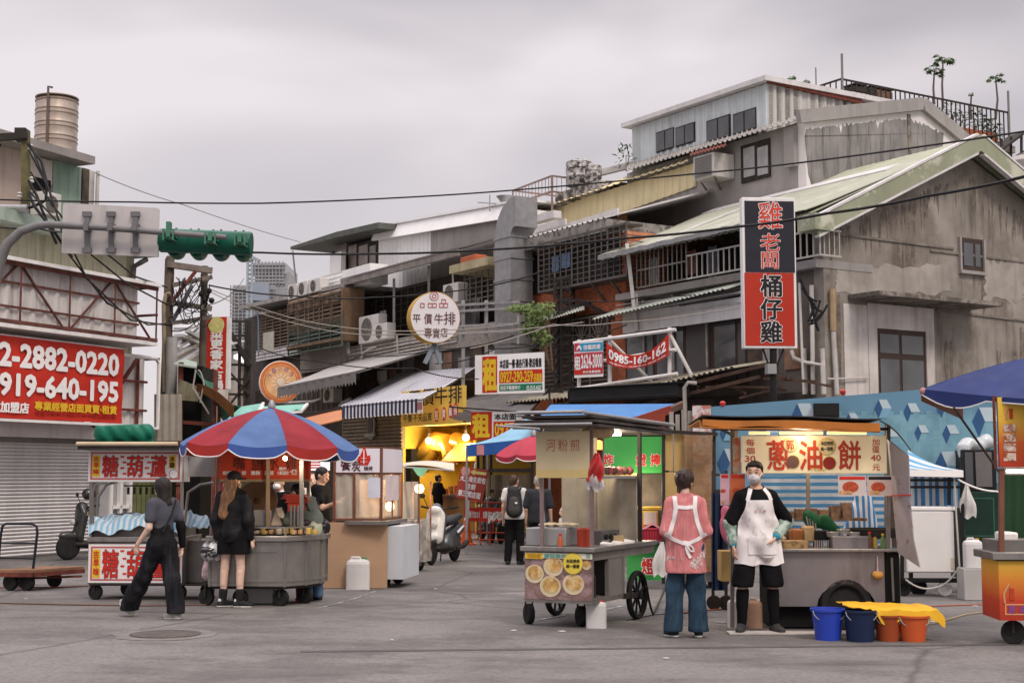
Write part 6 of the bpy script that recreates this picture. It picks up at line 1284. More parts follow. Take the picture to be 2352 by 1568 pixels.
for i,x in enumerate((1097,1133)):
 b=gr(x,1250+i);P=Plane((b.x,b.y),R_(-6+i*8));t=thing('barricade',('left' if i==0 else 'right')+' one of two low red steel barricades with a red signboard','barricade',b,0,'red barricades at the lane mouth')
 mb=MB();w=.3
 for s in(-w,w):mb.tube([P.pt(s,.03,.25),P.pt(s,.1,0),P.pt(s,.98,0),P.pt(-s*.0+s,1.0,0)],.018,7);mb.tube([P.pt(s,.03,-.25),P.pt(s,.1,0)],.018,7)
 for z in(.12,.28,.98):mb.tube([P.pt(-w,z,0),P.pt(w,z,0)],.016,7)
 mb.tube([P.pt(0,.28,0),P.pt(0,.55,0)],.014,6);mb.build('frame',rb,t)
 mb=MB();mb.sbox(P,-.31,.31,.54,.86,.05,.035);mb.build('panel',red,t);mb=MB();lay(mb,'請勿S停車',[P.pt(-.24,.62,.05),P.pt(.24,.62,.05),P.pt(.24,.78,.05),P.pt(-.24,.78,.05)],.02,.003);mb.build('lettering',whitep,t,smooth=0)
def scooter(label,loc,rz,bodym,trim,helmet=False,mirror=True,name='scooter',h=.014,seatm=None):
 """front of the scooter points to local -Y"""
 t=thing(name,label,'scooter',loc,rz,None)
 for y,nm in((-.62,0),(.58,0)):
  mb=MB();mb.M=WM[t];mb.lathe([(.15,-.05),(.2,-.05),(.235,-.03),(.245,0),(.235,.03),(.2,.05),(.15,.05)],(0,y,.245),24,(1,0,0));w_=mb.build('wheel',rubber,t)
  mb=MB();mb.M=WM[t];mb.lathe([(.15,-.03),(.16,.03),(.05,.04),(.04,-.04)],(0,y,.245),16,(1,0,0));mb.build('rim',dsteel,w_)
 soft('body_shell',bodym,[('c',V((0,.1,.42)),V((0,.78,.62)),.15,.12),('c',V((0,.05,.33)),V((0,.5,.36)),.17,.15),('c',V((0,-.42,.45)),V((0,-.36,.84)),.17,.2,.5,(0,1,.2)),('e',V((0,-.62,.46)),(.075,.2,.09)),('c',V((0,-.3,.93)),V((0,-.36,1.0)),.12,.11)],t,h,.06)
 soft('floorboard',trim,[('c',V((0,-.36,.3)),V((0,.12,.28)),.15,.17,.5,(0,0,1)),('c',V((0,.1,.3)),V((0,.72,.42)),.12,.08)],t,h,.04)
 soft('seat',seatm or mat('scooter_seat',(.028,.028,.031),.6,0,.2),[('c',V((0,.06,.74)),V((0,.38,.77)),.125,.13,.6,(0,0,1)),('c',V((0,.38,.79)),V((0,.78,.84)),.13,.09,.6,(0,0,1))],t,h,.05)
 mb=MB();mb.M=WM[t];mb.tube([(-.33,-.2,1.04),(-.12,-.3,1.0),(.12,-.3,1.0),(.33,-.2,1.04)],.016,7);mb.build('handlebar',iron,t)
 for s in(-1,1):
  mb=MB();mb.M=WM[t];mb.tube([(s*.2,-.28,1.02),(s*.27,-.32,1.2)],.008,5);mb.ball((s*.3,-.32,1.24),(.06,.018,.045),12,8);mb.build('mirror',trim,t)
  mb=MB();mb.M=WM[t];mb.tube([(s*.22,-.26,1.02),(s*.37,-.18,1.045)],.02,8);mb.build('grip',rubber,t)
 mb=MB();mb.M=WM[t];mb.ball((0,-.545,.72),(.085,.035,.07),14,8);mb.build('headlight',mat('lamp_glass',(.5,.5,.5),.1,0,.1,spec=.8),t)
 mb=MB();mb.M=WM[t];mb.ball((0,.87,.66),(.1,.04,.045),12,8);mb.build('tail_light',mat('tail_red',(.3,.01,.01),.2),t)
 mb=MB();mb.M=WM[t];mb.tube([(.16,.3,.26),(.18,.6,.3),(.18,.8,.36)],[.03,.055,.05],10);mb.tube([(-.12,.2,.2),(-.18,.32,.02)],.014,6);mb.tube([(-.11,.0,.25),(.1,.0,.25)],.03,6);mb.tube([(0,-.62,.25),(0,-.42,.8)],.03,8);mb.build('exhaust',iron,t)
 return t
wsc=mat('scooter_white',(.66,.65,.65),.25,0,.06,spec=.6);dsc=mat('scooter_grey',(.06,.062,.066),.3,0,.2,spec=.6)
p=gr(1022,1296);sc1=scooter('white and dark grey scooter parked side on in the lane by the wrapped cart',V((p.x-.05,p.y+.45,0)),R_(-18),dsc,iron)
mbp=soft('white_panel',wsc,[('c',V((0,-.46,.5)),V((0,-.4,.86)),.165,.185,.45,(0,1,.2)),('e',V((0,-.45,.98)),(.12,.09,.08)),('e',V((0,-.64,.49)),(.08,.2,.085))],sc1,.014,.05);soft('side_panel',wsc,[('c',V((-.16,.35,.56)),V((-.12,.75,.66)),.03,.02),('c',V((.16,.35,.56)),V((.12,.75,.66)),.03,.02)],sc1,.012)
p=gr(183,1286);sc2=scooter('black scooter parked beside the roller shutter behind the candied fruit cart',V((p.x+.22,p.y+.45,0)),R_(-48),mat('scooter_black',(.025,.026,.025),.25,0,.3,spec=.6),iron)
soft('helmet_shell',mat('helmet_black',(.02,.02,.022),.12,0,.2,spec=.7),[('e',V((0,-.22,1.25)),(.12,.14,.12))],sc2,.01,.02,[((0,0,-1),-1.15)])
for i,(x,y,rz,lab)in enumerate(((1118,1243,12,'dark scooter parked deep in the lane behind the red barricades'),(1165,1246,-14,'dark scooter with round mirrors parked beside the backpack traveller'))):
 if i==0:sc3=scooter(lab,gr(x,y),R_(rz),mat('scooter_black',(.025,.026,.025)),iron);sc3['group']='dark scooters in the lane'
 else:copy_tree(sc3,gr(x,y),R_(rz),lab)
mb=MB();mb.sheet(lambda u,v:at(1122+40*u,1188+10*v-8*math.sin(3.14*u),30.2-.6*v)+V((0,0,.03*math.sin(u*20+v*5))),14,6,.03);one(mb,'cloth_bundle',mat('cream_cloth',(.5,.46,.4),.8,0,.12),'pale folded cloth lying over a dark scooter in the lane','cloth')
# shared stall helpers
ply=mat('plywood',(.42,.27,.17),.7,0,.07,1.2,streak=.25,scol=(.3,.18,.1),ssc=(2,2,9));cream_lit=mat('lit_sign_cream',(.72,.60,.38),.5,0,.06,2,emit=.16)
def FB(P,name,m,t,x0,y0,x1,y1,o0,o1,bevel=0):mb=MB();mb.fbox(P,x0,y0,x1,y1,o0,o1);return mb.build(name,m,t,bevel=bevel)
def castor(t,P,x,y,off,r,fork=True,sw=1.25):
 c=P.hit(x,y,off);c.z=r;P=Plane(c,P.ang+sw);mb=MB();mb.wheel(c,P.u,r,r*.62);w_=mb.build('wheel',rubber,t)
 if fork:mb=MB();mb.bar(c+P.u*r*.36,c+P.u*r*.36+V((0,0,r*1.5)),.02,.04);mb.bar(c-P.u*r*.36,c-P.u*r*.36+V((0,0,r*1.5)),.02,.04);mb.bar(c-P.u*r*.4+V((0,0,r*1.5)),c+P.u*r*.4+V((0,0,r*1.5)),.05,.02);mb.build('fork',iron,w_)
def post(t,P,x,y0,y1,off,w=.03,m=None,x2=None):mb=MB();mb.bar(P.hit(x,y1,off),P.hit(x if x2 is None else x2,y0,off),w);return mb.build('post',m or dsteel,t)
def jug(label,x,y,w,hpx,m=None,cap=None,rz=0,group=None,d=None,z=0):
 p=gr(x,y)if d is None else V((at(x,y,d).x,d,z));s=p.y/FPX;W,Hh=w*s/2,hpx*s;t=thing('jerry_can',label,'jerry can',p,R_(rz),group);pl=mat('translucent_plastic',(.60,.58,.57),.45,0,.07,3,spec=.4)
 mb=MB();D_=W*.62;prof=[(1,0),(1,.02),(1,.8),(.93,.88),(.6,.95),(.3,.955)]
 for(s0,z0),(s1,z1)in zip(prof,prof[1:]):
  o=lambda q:[V((sx*W*q,sy*D_*q,0))for sx,sy in((-.78,-1),(.78,-1),(1,-.7),(1,.7),(.78,1),(-.78,1),(-1,.7),(-1,-.7))]
  mb.M=WM[t];a,b=[v+V((0,0,z0*Hh))for v in o(s0)],[v+V((0,0,z1*Hh))for v in o(s1)];mb.add(a+b,[(i,(i+1)%8,8+(i+1)%8,8+i)for i in range(8)])
 mb.add([V((sx*W*.3,sy*D_*.3,.955*Hh))for sx,sy in((-1,-1),(1,-1),(1,1),(-1,1))],[(0,1,2,3)]);mb.add([V((sx*W,sy*D_,0.001))for sx,sy in((-1,-1),(1,-1),(1,1),(-1,1))],[(3,2,1,0)]);mb.build('can_body',m or pl,t,smooth=1.0,bevel=.006)
 mb=MB();mb.M=WM[t];mb.tube([V((-W*.7,0,Hh*.86)),V((-W*.55,0,Hh*1.0)),V((W*.1,0,Hh*1.0)),V((W*.2,0,Hh*.94))],W*.11,7);mb.build('handle',m or pl,t);mb=MB();mb.M=WM[t];mb.cyl(V((W*.52,0,Hh*.88)),V((W*.52,0,Hh*1.0)),W*.22,None,14);mb.build('cap',cap or whitep,t);return t
def bagcloth(label,P,x,y0,y1,w,off,m,seed=0):
 f=lambda s:(lambda u,v:P.hit(x+(u-.5)*w*(.22+.78*min(1,v*1.7)-.25*max(0,v-.8)*5*abs(u-.5))+3*math.sin(v*4+seed),y0+(y1-y0)*v+(4*math.sin(u*9+seed)if v>.9 else 0),off+s*.055*math.sin(3.14*u)*math.sin(3.14*min(1,v+.12))+.014*math.sin(u*15+v*5+seed)))
 t=thing('plastic_bag',label,'bag',P.hit(x,y1,off));cloth('bag_front',m,f(1),t=t,nu=18,nv=12,th=.003);cloth('bag_back',m,f(-1),t=t,nu=18,nv=12,th=.003);return t
def border(P,x0,y0,x1,y1,off,m,t,w=.02):
 a0,z1=P.sz(x0,y0,off);a1,z0=P.sz(x1,y1,off);mb=MB()
 for q in((a0,a1,z0,z0+w),(a0,a1,z1-w,z1),(a0,a0+w,z0+w,z1-w),(a1-w,a1,z0+w,z1-w)):mb.sbox(P,*q,off,off+.003)
 return mb.build('border',m,t)
def disc(P,x,y,r,off,m,t,name='sticker',th=.003,sy=1):
 c=P.hit(x,y,off);mb=MB();mb.ext([c+P.u*math.cos(k*.2618)*r+V((0,0,math.sin(k*.2618)*r*sy))for k in range(24)],P.n*th);return mb.build(name,m,t)
def cloth(name,m,fn,label=None,cat=None,t=None,nu=24,nv=10,th=.006):
 mb=MB();mb.sheet(fn,nu,nv,th);o=mb.build(name,m,t);return tag(o,label,cat)if label else o
def nz3(x,y,s=0):return mnoise.noise((x*3.1,y*3.1,s))
plaid=mat('blue_white_tarp',(.52,.56,.58),.5,0,.08,3,wave=('X',4.2,(.20,.40,.55),.5));plaidx=mat('blue_white_stripe',(.55,.56,.57),.5,0,.08,3,wave=('X',3.2,(.05,.19,.40),.5))
P=Plane(gr(300,1378),R_(-2));t=thing('food_cart','steel candied fruit cart with two white signs lettered in red','food cart',P.o)
FB(P,'cart_body',dsteel,t,203,1243,420,1342,-.005,-.8,.01);FB(P,'counter',steel,t,200,1232,424,1244,.03,-.85,.006);FB(P,'tub',dsteel,t,208,1204,420,1233,-.08,-.75,.01)
for(y0,y1,o)in((1249,1338,.012),(1033,1106,.012)):
 FB(P,'sign_board',mat('sign_offwhite',(.72,.69,.68),.45,0,.06,2),t,204,y0,417,y1,o,-.004 if y0>1200 else-.4);border(P,209,y0+5,413,y1-5,o,mat('soft_red_print',(.48,.12,.12),.5),t,.022)
 FB(P,'yellow_strip',yellowp,t,213,y0+12,229,y1-12,o+.004,o+.001);write(P,o+.005,[(c,215,y0+15+i*(y1-y0-30)/3,227,y0+12+(i+1)*(y1-y0-30)/3)for i,c in enumerate('古早味')],redp,t,.03)
 b0,b1=y0+10,y1-10;rows=[(c,x,b0+3,x+35,b1-2)for c,x in zip('糖葫蘆',(236,293,347))];write(P,o,rows,mat('maroon_edge',(.16,.03,.03)),t,.034,'lettering_outline',.003);write(P,o,rows,redp,t,.012,'lettering',.008)
 mb=MB()
 for x in(279,283,335,340):
  for j in range(4):c=P.hit(x+(j%2)*5,b0+6+j*(b1-b0-8)/3.5,o);mb.ext([c+P.u*dx*.018+V((0,0,dz*.018))for dx,dz in((0,-1),(1,.2),(.6,1),(0,.6),(-.6,1),(-1,.2))],P.n*.003)
 mb.build('hearts',redp,t)
FB(P,'yellow_strip',yellowp,t,388,1045,403,1075,.017,.013);write(P,.018,[('冰',390,1047,401,1060),('糖',390,1061,401,1074)],blackp,t,.02);disc(P,399,1088,.062,.0125,blackp,t);disc(P,399,1088,.056,.016,whitep,t)
for x in(209,418):
 for o in(-.05,-.75):post(t,P,x,1040,1235,o,.035,steel)
mb=MB();mb.tube([P.hit(213,1200,-.02),P.hit(213,1130,-.02),P.hit(220,1112,-.02),P.hit(245,1106,-.02)],.02,8);mb.tube([P.hit(222,1200,-.4),P.hit(226,1140,-.4),P.hit(245,1112,-.4),P.hit(270,1106,-.4)],.02,8);mb.tube([P.hit(424,1200,-.05),P.hit(432,1130,-.05),P.hit(460,1112,-.05),P.hit(490,1108,-.05)],.02,8);mb.tube([P.hit(423,1260,-.02),P.hit(430,1232,-.02),P.hit(455,1228,-.02),P.hit(460,1240,-.02)],.018,8);mb.build('handle',steel,t)
FB(P,'side_board',mat('grey_board2',(.36,.345,.34),.6,0,.08),t,428,1042,490,1094,-.3,-.34);FB(P,'roof',iron,t,178,1022,418,1032,.3,-1.0);mb=MB();mb.tube([P.hit(176,1019,.3),P.hit(408,1019,.3)],.028,10);mb.build('roof_roll',mat('cream_roll',(.50,.40,.27),.7),t)
FB(P,'side_cabinet',dsteel,t,421,1240,468,1338,-.25,-.8,.01);FB(P,'under_frame',iron,t,205,1340,470,1345,-.02,-.8)
for x,o in((219,-.1),(292,-.7),(412,-.1),(476,-.4)):castor(t,P,x,1378,o,.1)
mb=MB()
for i in range(7):q=P.hit(295+i*14,1118,-.9);mb.bar(q,q-V((0,0,.1)),.03)
mb.bar(P.hit(285,1115,-.9),P.hit(415,1115,-.9),.02);mb.build('hanging_rail',iron,t)
cloth('tarpaulin',plaid,lambda u,v:P.hit(203+212*u,1214-30*math.sin(3.14*(.12+.8*u))*(.35+u*.5)-8*v,.06-.8*v)+V((0,0,.09*nz3(u*2,v)+.06*math.sin(3.14*v)-(.10 if v<.08 else 0))),'crumpled blue and white striped tarpaulin over the candied fruit tub','tarpaulin',nu=36,nv=16)
cloth('tarpaulin',plaid,lambda u,v:P.hit(420+70*u,1170+22*u+40*v*(1-.55*u),-.1-.35*(1-v))+V((0,.05*math.sin(u*11),.05*nz3(u*2,v,4))),'loose end of blue white tarpaulin pulled out to the right of the fruit cart','tarpaulin',nu=18,nv=10)
q=P.hit(288,1012,-.4);soft('tarp_bundle',mat('green_tarp',(.012,.17,.10),.45,0,.2,5),[('c',q+V((-.22,0,.12)),q+V((.02,0,.13)),.2,.17),('c',q+V((.02,0,.1)),q+V((.26,0,.1)),.14,.13),('c',q+V((.3,0,.05)),q+V((.34,0,-.05)),.06,.05)],None,.016,.03,[((0,0,-1),-q.z+.05),((-.05,0,1),q.z+.215-.05*q.x)],.02,16,world=True);tag(bpy.data.objects['tarp_bundle'],'green tarpaulin bundle lying on the candied fruit cart roof','tarpaulin')
P=Plane(gr(60,1356),R_(-4));t=thing('hand_truck','flat timber platform hand truck with a black push handle by the shutter','hand truck',P.o)
mb=MB();mb.tube([P.hit(-6,1312,0),P.hit(2,1225,0),P.hit(6,1207,0),P.hit(14,1202,0),P.hit(74,1202,0),P.hit(84,1208,0),P.hit(86,1222,0),P.hit(76,1305,0)],.019,10);mb.tube([P.hit(0,1247,0),P.hit(83,1247,0)],.014,8);mb.tube([P.hit(-4,1280,0),P.hit(78,1282,0)],.014,8);mb.build('push_handle',mat('black_tube',(.02,.022,.028),.4,.2),t)
a0=P.sz(-10,1320,.05)[0];a1=P.sz(78,1320,.05)[0];zt_=.30
mb=MB();q=[P.pt(a0,zt_-.06,.08),P.pt(a1,zt_-.06,.08),P.pt(a1+.42,zt_-.06,-.75),P.pt(a0+.42,zt_-.06,-.75)];mb.hexa(q+[p+V((0,0,.06))for p in q]);mb.build('platform',mat('worn_deck',(.24,.13,.075),.7,0,.25,4,streak=.5),t,bevel=.008);mb=MB();mb.bar(q[0]-V((0,0,.01)),q[1]-V((0,0,.01)),.05,.06);mb.bar(q[1]-V((0,0,.01)),q[2]-V((0,0,.01)),.05,.06);mb.bar(q[1]-V((.3,-.2,.08)),q[2]-V((.0,.1,.08)),.03);mb.build('frame',rust,t)
for x,o in((24,-.02),(62,-.02),(124,-.65),(50,-.6)):castor(t,P,x,1356,o,.118,False)
P=Plane(gr(640,1393),R_(-3));t=thing('food_cart','stainless steel salted chicken cart under the striped umbrella with an orange sign','food cart',P.o)
def plan(z0,z1,g=0):
 f=lambda x,o:P.sz(x,1300,o)[0];pts=[(f(482,0)-g,g),(f(655,0)+g*.4,g),(f(704,-.26)+g,-.26+g*.5),(f(738,-.62)+g,-.62),(f(738,-.62)+g,-1.0),(f(482,0)-g,-1.0)];mb=MB();mb.ext([P.pt(a,z0,o)for a,o in pts],(0,0,z1-z0));return mb,pts
z0,z1=P.sz(600,1347)[1],P.sz(600,1243)[1];mb,pts=plan(z0,z1);mb.build('cart_body',steel,t,smooth=.2,bevel=.008);mb,pl2=plan(z1+.001,z1+.07,.05);mb.build('counter',steel,t,smooth=.2,bevel=.008);mb,_=plan(z0+.06,z0+.09,.012);mb.build('rub_rail',steel,t,smooth=.2);mb=MB()
for a,o in pts[:5]:mb.bar(P.pt(a,z0,o+.004),P.pt(a,z1,o+.004),.03)
mb.bar(P.pt(pts[0][0]+.2,z1-.13,.004),P.pt(pts[1][0]-.1,z1-.13,.004),.012);mb.build('seam',dsteel,t);mb,_=plan(z0-.03,z0-.001,-.03);mb.build('under_frame',iron,t)
mb=MB();zt_=P.sz(600,1211)[1]
for i in range(5):
 a,b=P.pt(pts[i][0],z1+.07,pts[i][1]),P.pt(pts[i+1][0],z1+.07,pts[i+1][1]);up=V((0,0,zt_-z1-.07));mb.bar(a,a+up,.022);mb.bar(a+up,b+up,.022)
mb.build('case_frame',steel,t);mb=MB();mb.sbox(P,pts[0][0]+.1,pts[1][0]-.05,z1+.071,z1+.085,-.1,-.9);mb.build('case_tray',iron,t)
mb=MB();mb.sbox(P,pts[0][0]+.05,pts[2][0],z1+.09,zt_-.02,-.5,-.53);mb.build('case_back',mat('case_gloom',(.04,.035,.03),.6),t)
for i in range(14):
 a=pts[0][0]+.45+i*.062;c=random.choice([(.45,.12,.05),(.55,.36,.1),(.5,.3,.15),(.12,.16,.05),(.5,.45,.38)]);mb=MB();h_=.04+.06*random.random();mb.sbox(P,a,a+.05,z1+.086,z1+.086+h_,-.06-.1*(i%3),-.2-.1*(i%3));one(mb,'food_tub',mat('food%d'%(i%5),c,.6,0,.3,20),f'small food tub in the chicken cart glass case, number {i+1} from the left' if 0 else 'small tub of food in the glass case of the salted chicken cart','tub','food tubs in the chicken cart',bevel=.006)
FB(P,'lid_box',mat('white_steel',(.50,.47,.44),.4,.3,.1),t,560,1172,622,1208,-.45,-.9,.01);mb=MB();q=[P.hit(622,1208,-.45),P.hit(648,1206,-.5),P.hit(634,1166,-.6),P.hit(622,1170,-.5)];mb.ext(q,-P.n*.35);mb.build('lid_side',steel,t)
FB(P,'mixing_bowl',dsteel,t,565,1206,640,1214,-.4,-.95);post(t,P,616,1044,1212,-.35,.045,mat('pine_post',(.36,.25,.15),.7,0,.2,4));post(t,P,693,1040,1240,-.3,.05,steel);post(t,P,505,1040,1240,-.9,.04,dsteel);post(t,P,708,1040,1240,-.95,.04,dsteel)
FB(P,'sign_board',mat('orange_red_sign',(.52,.055,.02),.5,0,.08,2),t,504,1030,713,1100,-.5,-.53);FB(P,'menu_board',mat('menu_red',(.45,.03,.03),.5,0,.1),t,507,1103,545,1158,-.55,-.57);FB(P,'sign_rail',mat('pine_post',(.36,.25,.15)),t,505,1100,713,1106,-.48,-.55)
write(P,-.499,[(c,x,1048,x+26,1078)for c,x in zip('嘴鹽水雞',(537,578,615,656))],mat('dark_brush',(.10,.02,.012),.5),t,.012);write(P,-.499,[('綜合菜',512,1081,534,1090),('雞胗',556,1081,566,1090),('雞胸',577,1081,597,1090),('雞翅',608,1081,628,1090),('雞肉',641,1072,658,1079),('小黃瓜綜合',637,1081,663,1090),('一份二份',666,1076,682,1090)],whitep,t,.03);write(P,-.549,[('高麗菜',512,1108,540,1118),('花椰菜',512,1120,540,1130),('豆皮',512,1134,530,1142)],whitep,t,.02)
for x,o in((474,-.15),(552,-.12),(645,-.12),(700,-.5)):castor(t,P,x,1392,o,.105)
for i in range(3):mb=MB();q=P.hit(668+i*8,1206,-.25);mb.cyl(q,q+V((0,0,.25)),.018,None,10);one(mb,'steel_canister',steel,'slim steel sauce canister standing on the chicken cart counter','canister','slim canisters on the chicken cart')
mb=MB();q=P.hit(681,1148,-.5)
for i in range(9):mb.box(q.x-.16+rnd(.05),q.x+.16+rnd(.05),q.y-.1,q.y+.12,q.z+i*.012-.03,q.z+i*.012-.022)
mb.box(q.x-.1,q.x+.1,q.y-.08,q.y+.1,q.z-.14,q.z-.031);one(mb,'basket_stack',mat('red_plastic',(.50,.05,.025),.4,0,.12,6),'stack of flat red plastic trays above the canisters','baskets')
q=P.hit(723,1236,-.5);soft('plastic_bag',mat('bag_greens',(.42,.45,.33),.4,0,.3,9),[('e',q+V((0,0,.1)),(.09,.1,.11)),('e',q+V((-.07,0,.06)),(.05,.08,.07))],None,.014,.03,wr=.012,wf=25,world=True);tag(bpy.data.objects['plastic_bag'],'bag of green vegetables on the right end of the chicken cart','bag')
mb=MB();q=P.hit(592,1150,-1.3);mb.lathe([(.27,0),(.27,.04),(.05,.04),(.05,.0)],q,30,P.n);one(mb,'chopping_board',mat('chopping_wood',(.22,.12,.06),.7,0,.25,4),'big round brown chopping board propped behind the chicken cart','board')
q=P.hit(466,1330,.0);soft('plastic_bag',mat('pink_clear_bag',(.55,.40,.40),.35,0,.35,10),[('c',q+V((0,.3,.04)),q+V((0,.3,.24)),.09,.05,.8,(0,1,0))],None,.014,.03,wr=.012,wf=22,world=True,seed=3);tag(bpy.data.objects['plastic_bag.001'],'clear bag of pink and yellow food hanging between the two left carts','bag')
FB(P,'crate_under',mat('foam_white',(.55,.53,.52),.7,0,.08),t,560,1352,625,1392,-.5,-.9)
mb=MB();q=gr(660,1384);mb.box(q.x-.14,q.x+.14,q.y,q.y+.26,.3,.33)
for sx in(-.11,.11):
 for sy in(.03,.23):mb.bar((q.x+sx*1.15,q.y+sy,0),(q.x+sx,q.y+sy,.3),.03)
one(mb,'stool',mat('stool_red',(.25,.03,.03),.5),'low dark red stool under the chicken cart','stool')
ap=at(624,936,18.35);parasol('huge red and blue striped market umbrella over the chicken cart',ap,at(624,1024,18.35).z,204*18.35/FPX,10,[um_b,um_r],.13,ph=R_(-106),tilt=(0,R_(2)),pole_to=.4,ribs=True,seam=[mat('umbrella_blue_deep',(.045,.09,.30),.6),mat('umbrella_red_deep',(.32,.025,.02),.6)])
P=Plane(gr(875,1352),R_(-9));t=thing('food_stall','glass fronted charcoal grill stall with white signs behind a plywood board','food stall',P.o);brn=mat('brown_post',(.17,.07,.045),.6,0,.2)
zs=P.sz(870,1193)[1];Sd=1.25;a0,a1=P.sz(768,1100)[0],P.sz(875,1100)[0];zt_=P.sz(870,1028)[1];zm=P.sz(870,1086)[1]
mb=MB()
for a in(a0,(a0+a1)*.5-.05,a1):
 for o in(0,-Sd):mb.sbox(P,a-.02,a+.02,zs if a!=a0 else .6,zt_,o,o-.035)
for z in(zs,zm,zt_):
 mb.sbox(P,a0,a1,z-.015,z+.015,-.002,-.04);mb.bar(P.pt(a1,z,0),P.pt(a1,z,-Sd),.03);mb.bar(P.pt(a0,z,0),P.pt(a0,z,-Sd),.03)
mb.bar(P.pt(a1,zs,-Sd*.55),P.pt(a1,zt_,-Sd*.55),.03);mb.build('frame',brn,t)
mb=MB();mb.sbox(P,a0+.03,a1-.02,zm+.01,zt_-.01,.01,-.01);mb.build('sign_board',mat('lilac_sign',(.73,.69,.74),.4,0,.04),t);mb=MB();mb.ext([P.pt(a1+.012,zm+.01,-.03),P.pt(a1+.012,zt_-.01,-.03),P.pt(a1+.012,zt_-.01,-Sd),P.pt(a1+.012,zm+.01,-Sd)],P.u*.01);mb.build('sign_board',mat('lilac_sign',(.6,.57,.62)),t)
write(P,.011,[('饗',783,1052,806,1080),('炭',808,1056,828,1082),('燒烤',836,1070,856,1080)],mat('dark_maroon',(.06,.015,.02),.5),t,.015);mb=MB();c=P.hit(836,1052,.012)
for pp in([(-.06,-.1),(.06,-.1),(.1,-.02),(.09,.05),(.05,.03),(.03,.12),(0,.17),(-.03,.1),(-.06,.03),(-.09,.05),(-.1,-.02)],):mb.ext([c+P.u*x+V((0,0,z))for x,z in pp],P.n*.004)
mb.build('flame_emblem',redp,t);mb=MB();mb.bar(c-V((0,0,.08))+P.n*.006,c+V((0,0,.12))+P.n*.006,.014,.005);mb.bar(c-P.u*.04+P.n*.006,c+P.u*.04+P.n*.006,.014,.005);mb.bar(c-P.u*.05-V((0,0,.05))+P.n*.006,c+P.u*.05-V((0,0,.05))+P.n*.006,.014,.005);mb.build('emblem_mark',whitep,t)
film=mat('clear_film',(.62,.56,.48),.18,0,.12,3,alpha=.42,spec=.6)
mb=MB();mb.sheet(lambda u,v:P.pt(a0+.03+(a1-a0-.06)*u,zs+.02+(zm-zs-.04)*v,-.02+.012*math.sin(u*23+3*v)),26,8,.003);mb.build('plastic_screen',film,t);mb=MB();mb.sheet(lambda u,v:P.pt(a1+.01*math.sin(u*17),zs+.02+(zm-zs-.04)*v,-.05-(Sd-.1)*u),16,6,.003);mb.build('plastic_screen',film,t)
mb=MB();mb.sbox(P,a0+.05,a1-.05,zs+.02,zm-.1,-Sd+.03,-Sd);mb.build('back_panel',mat('peach_panel',(.55,.36,.22),.6,0,.2,3),t)
FB(P,'paper',mat('paper_blue',(.58,.60,.68),.7),t,845,1097,873,1143,.012,.008);mb=MB();mb.ext([P.pt(a1+.03,zm-.03,-.15),P.pt(a1+.03,zm-.4,-.15),P.pt(a1+.03,zm-.4,-.95),P.pt(a1+.03,zm-.03,-.95)],P.u*.004);mb.build('paper',mat('paper_pink',(.62,.52,.52),.7),t)
mb=MB();mb.sbox(P,P.sz(795,1190)[0],a1+.1,zs-.07,zs-.02,.1,-Sd);mb.build('tray',dsteel,t);mb=MB()
for i in range(16):q=P.pt(a0+.28+i*.024,zs+.02+.02*random.random(),-.2-.3*random.random());mb.ball(q,(.045,.04,.02),8,5)
mb.build('fried_food',mat('fried_gold',(.55,.33,.08),.6,0,.3,14),t)
FB(P,'cart_side',mat('ice_white',(.52,.54,.57),.5,0,.06),t,889,1208,925,1330,-.15,-1.2);mb=MB();mb.sbox(P,a0,a1,.3,zs-.08,-.1,-1.2);mb.build('cart_body',iron,t);castor(t,P,884,1350,-.4,.09);castor(t,P,914,1328,-1.0,.09)
plamp(P.pt(a0+.5,zm-.08,-.6),22,(1,.78,.5),.1,'stall_lamp');q=at(655,1052,17.6);t=thing('bulb_lamp','small warm bulb hanging under the striped umbrella at the chicken cart','lamp',q);mb=MB();mb.ball(q,.03,10,7);mb.build('bulb',lampm,t);mb=MB();mb.tube([q,q+V((0,.3,.28))],.006,4);mb.build('cord',iron,t);plamp(q-V((0,0,.05)),9,(1,.8,.55),.05)  # bulb and point light under the umbrella added to brighten the shaded sign
t=thing('bulb_lamp','bright bulb glowing inside the glass charcoal stall','lamp',P.pt(a1-.1,zm-.5,-.95));q=P.pt(a1-.1,zm-.5,-.95);mb=MB();mb.ball(q,.07,12,8);mb.build('bulb',lampm,t);mb=MB();mb.tube([q+V((0,0,.06)),q+V((0,0,.4))],.01,5);mb.build('cord',iron,t)
P2=Plane(gr(810,1351),R_(-1));mb=MB();mb.fbox(P2,736,1199,889,1350,0,-.025);mb.bar(P2.hit(742,1204,-.04),P2.hit(742,1345,-.04),.04);mb.bar(P2.hit(884,1204,-.04),P2.hit(884,1345,-.04),.04);one(mb,'plywood_board',ply,'large plain plywood board standing before the charcoal stall','board')
jug('tall white jerry can with green cap in front of the plywood board',822,1352,53,71,cap=mat('green_cap',(.02,.25,.09),.4),rz=3)
P=Plane(gr(940,1312),R_(-20));t=thing('food_cart','cart wrapped in shiny clear plastic sheeting beside the parked scooter','food cart',P.o);wrap=mat('plastic_wrap',(.44,.39,.35),.16,0,.2,5,spec=.8,bump=.5,bs=9)
a0,a1=P.sz(921,1200)[0],P.sz(962,1200)[0];zt_=P.sz(950,1190)[1]
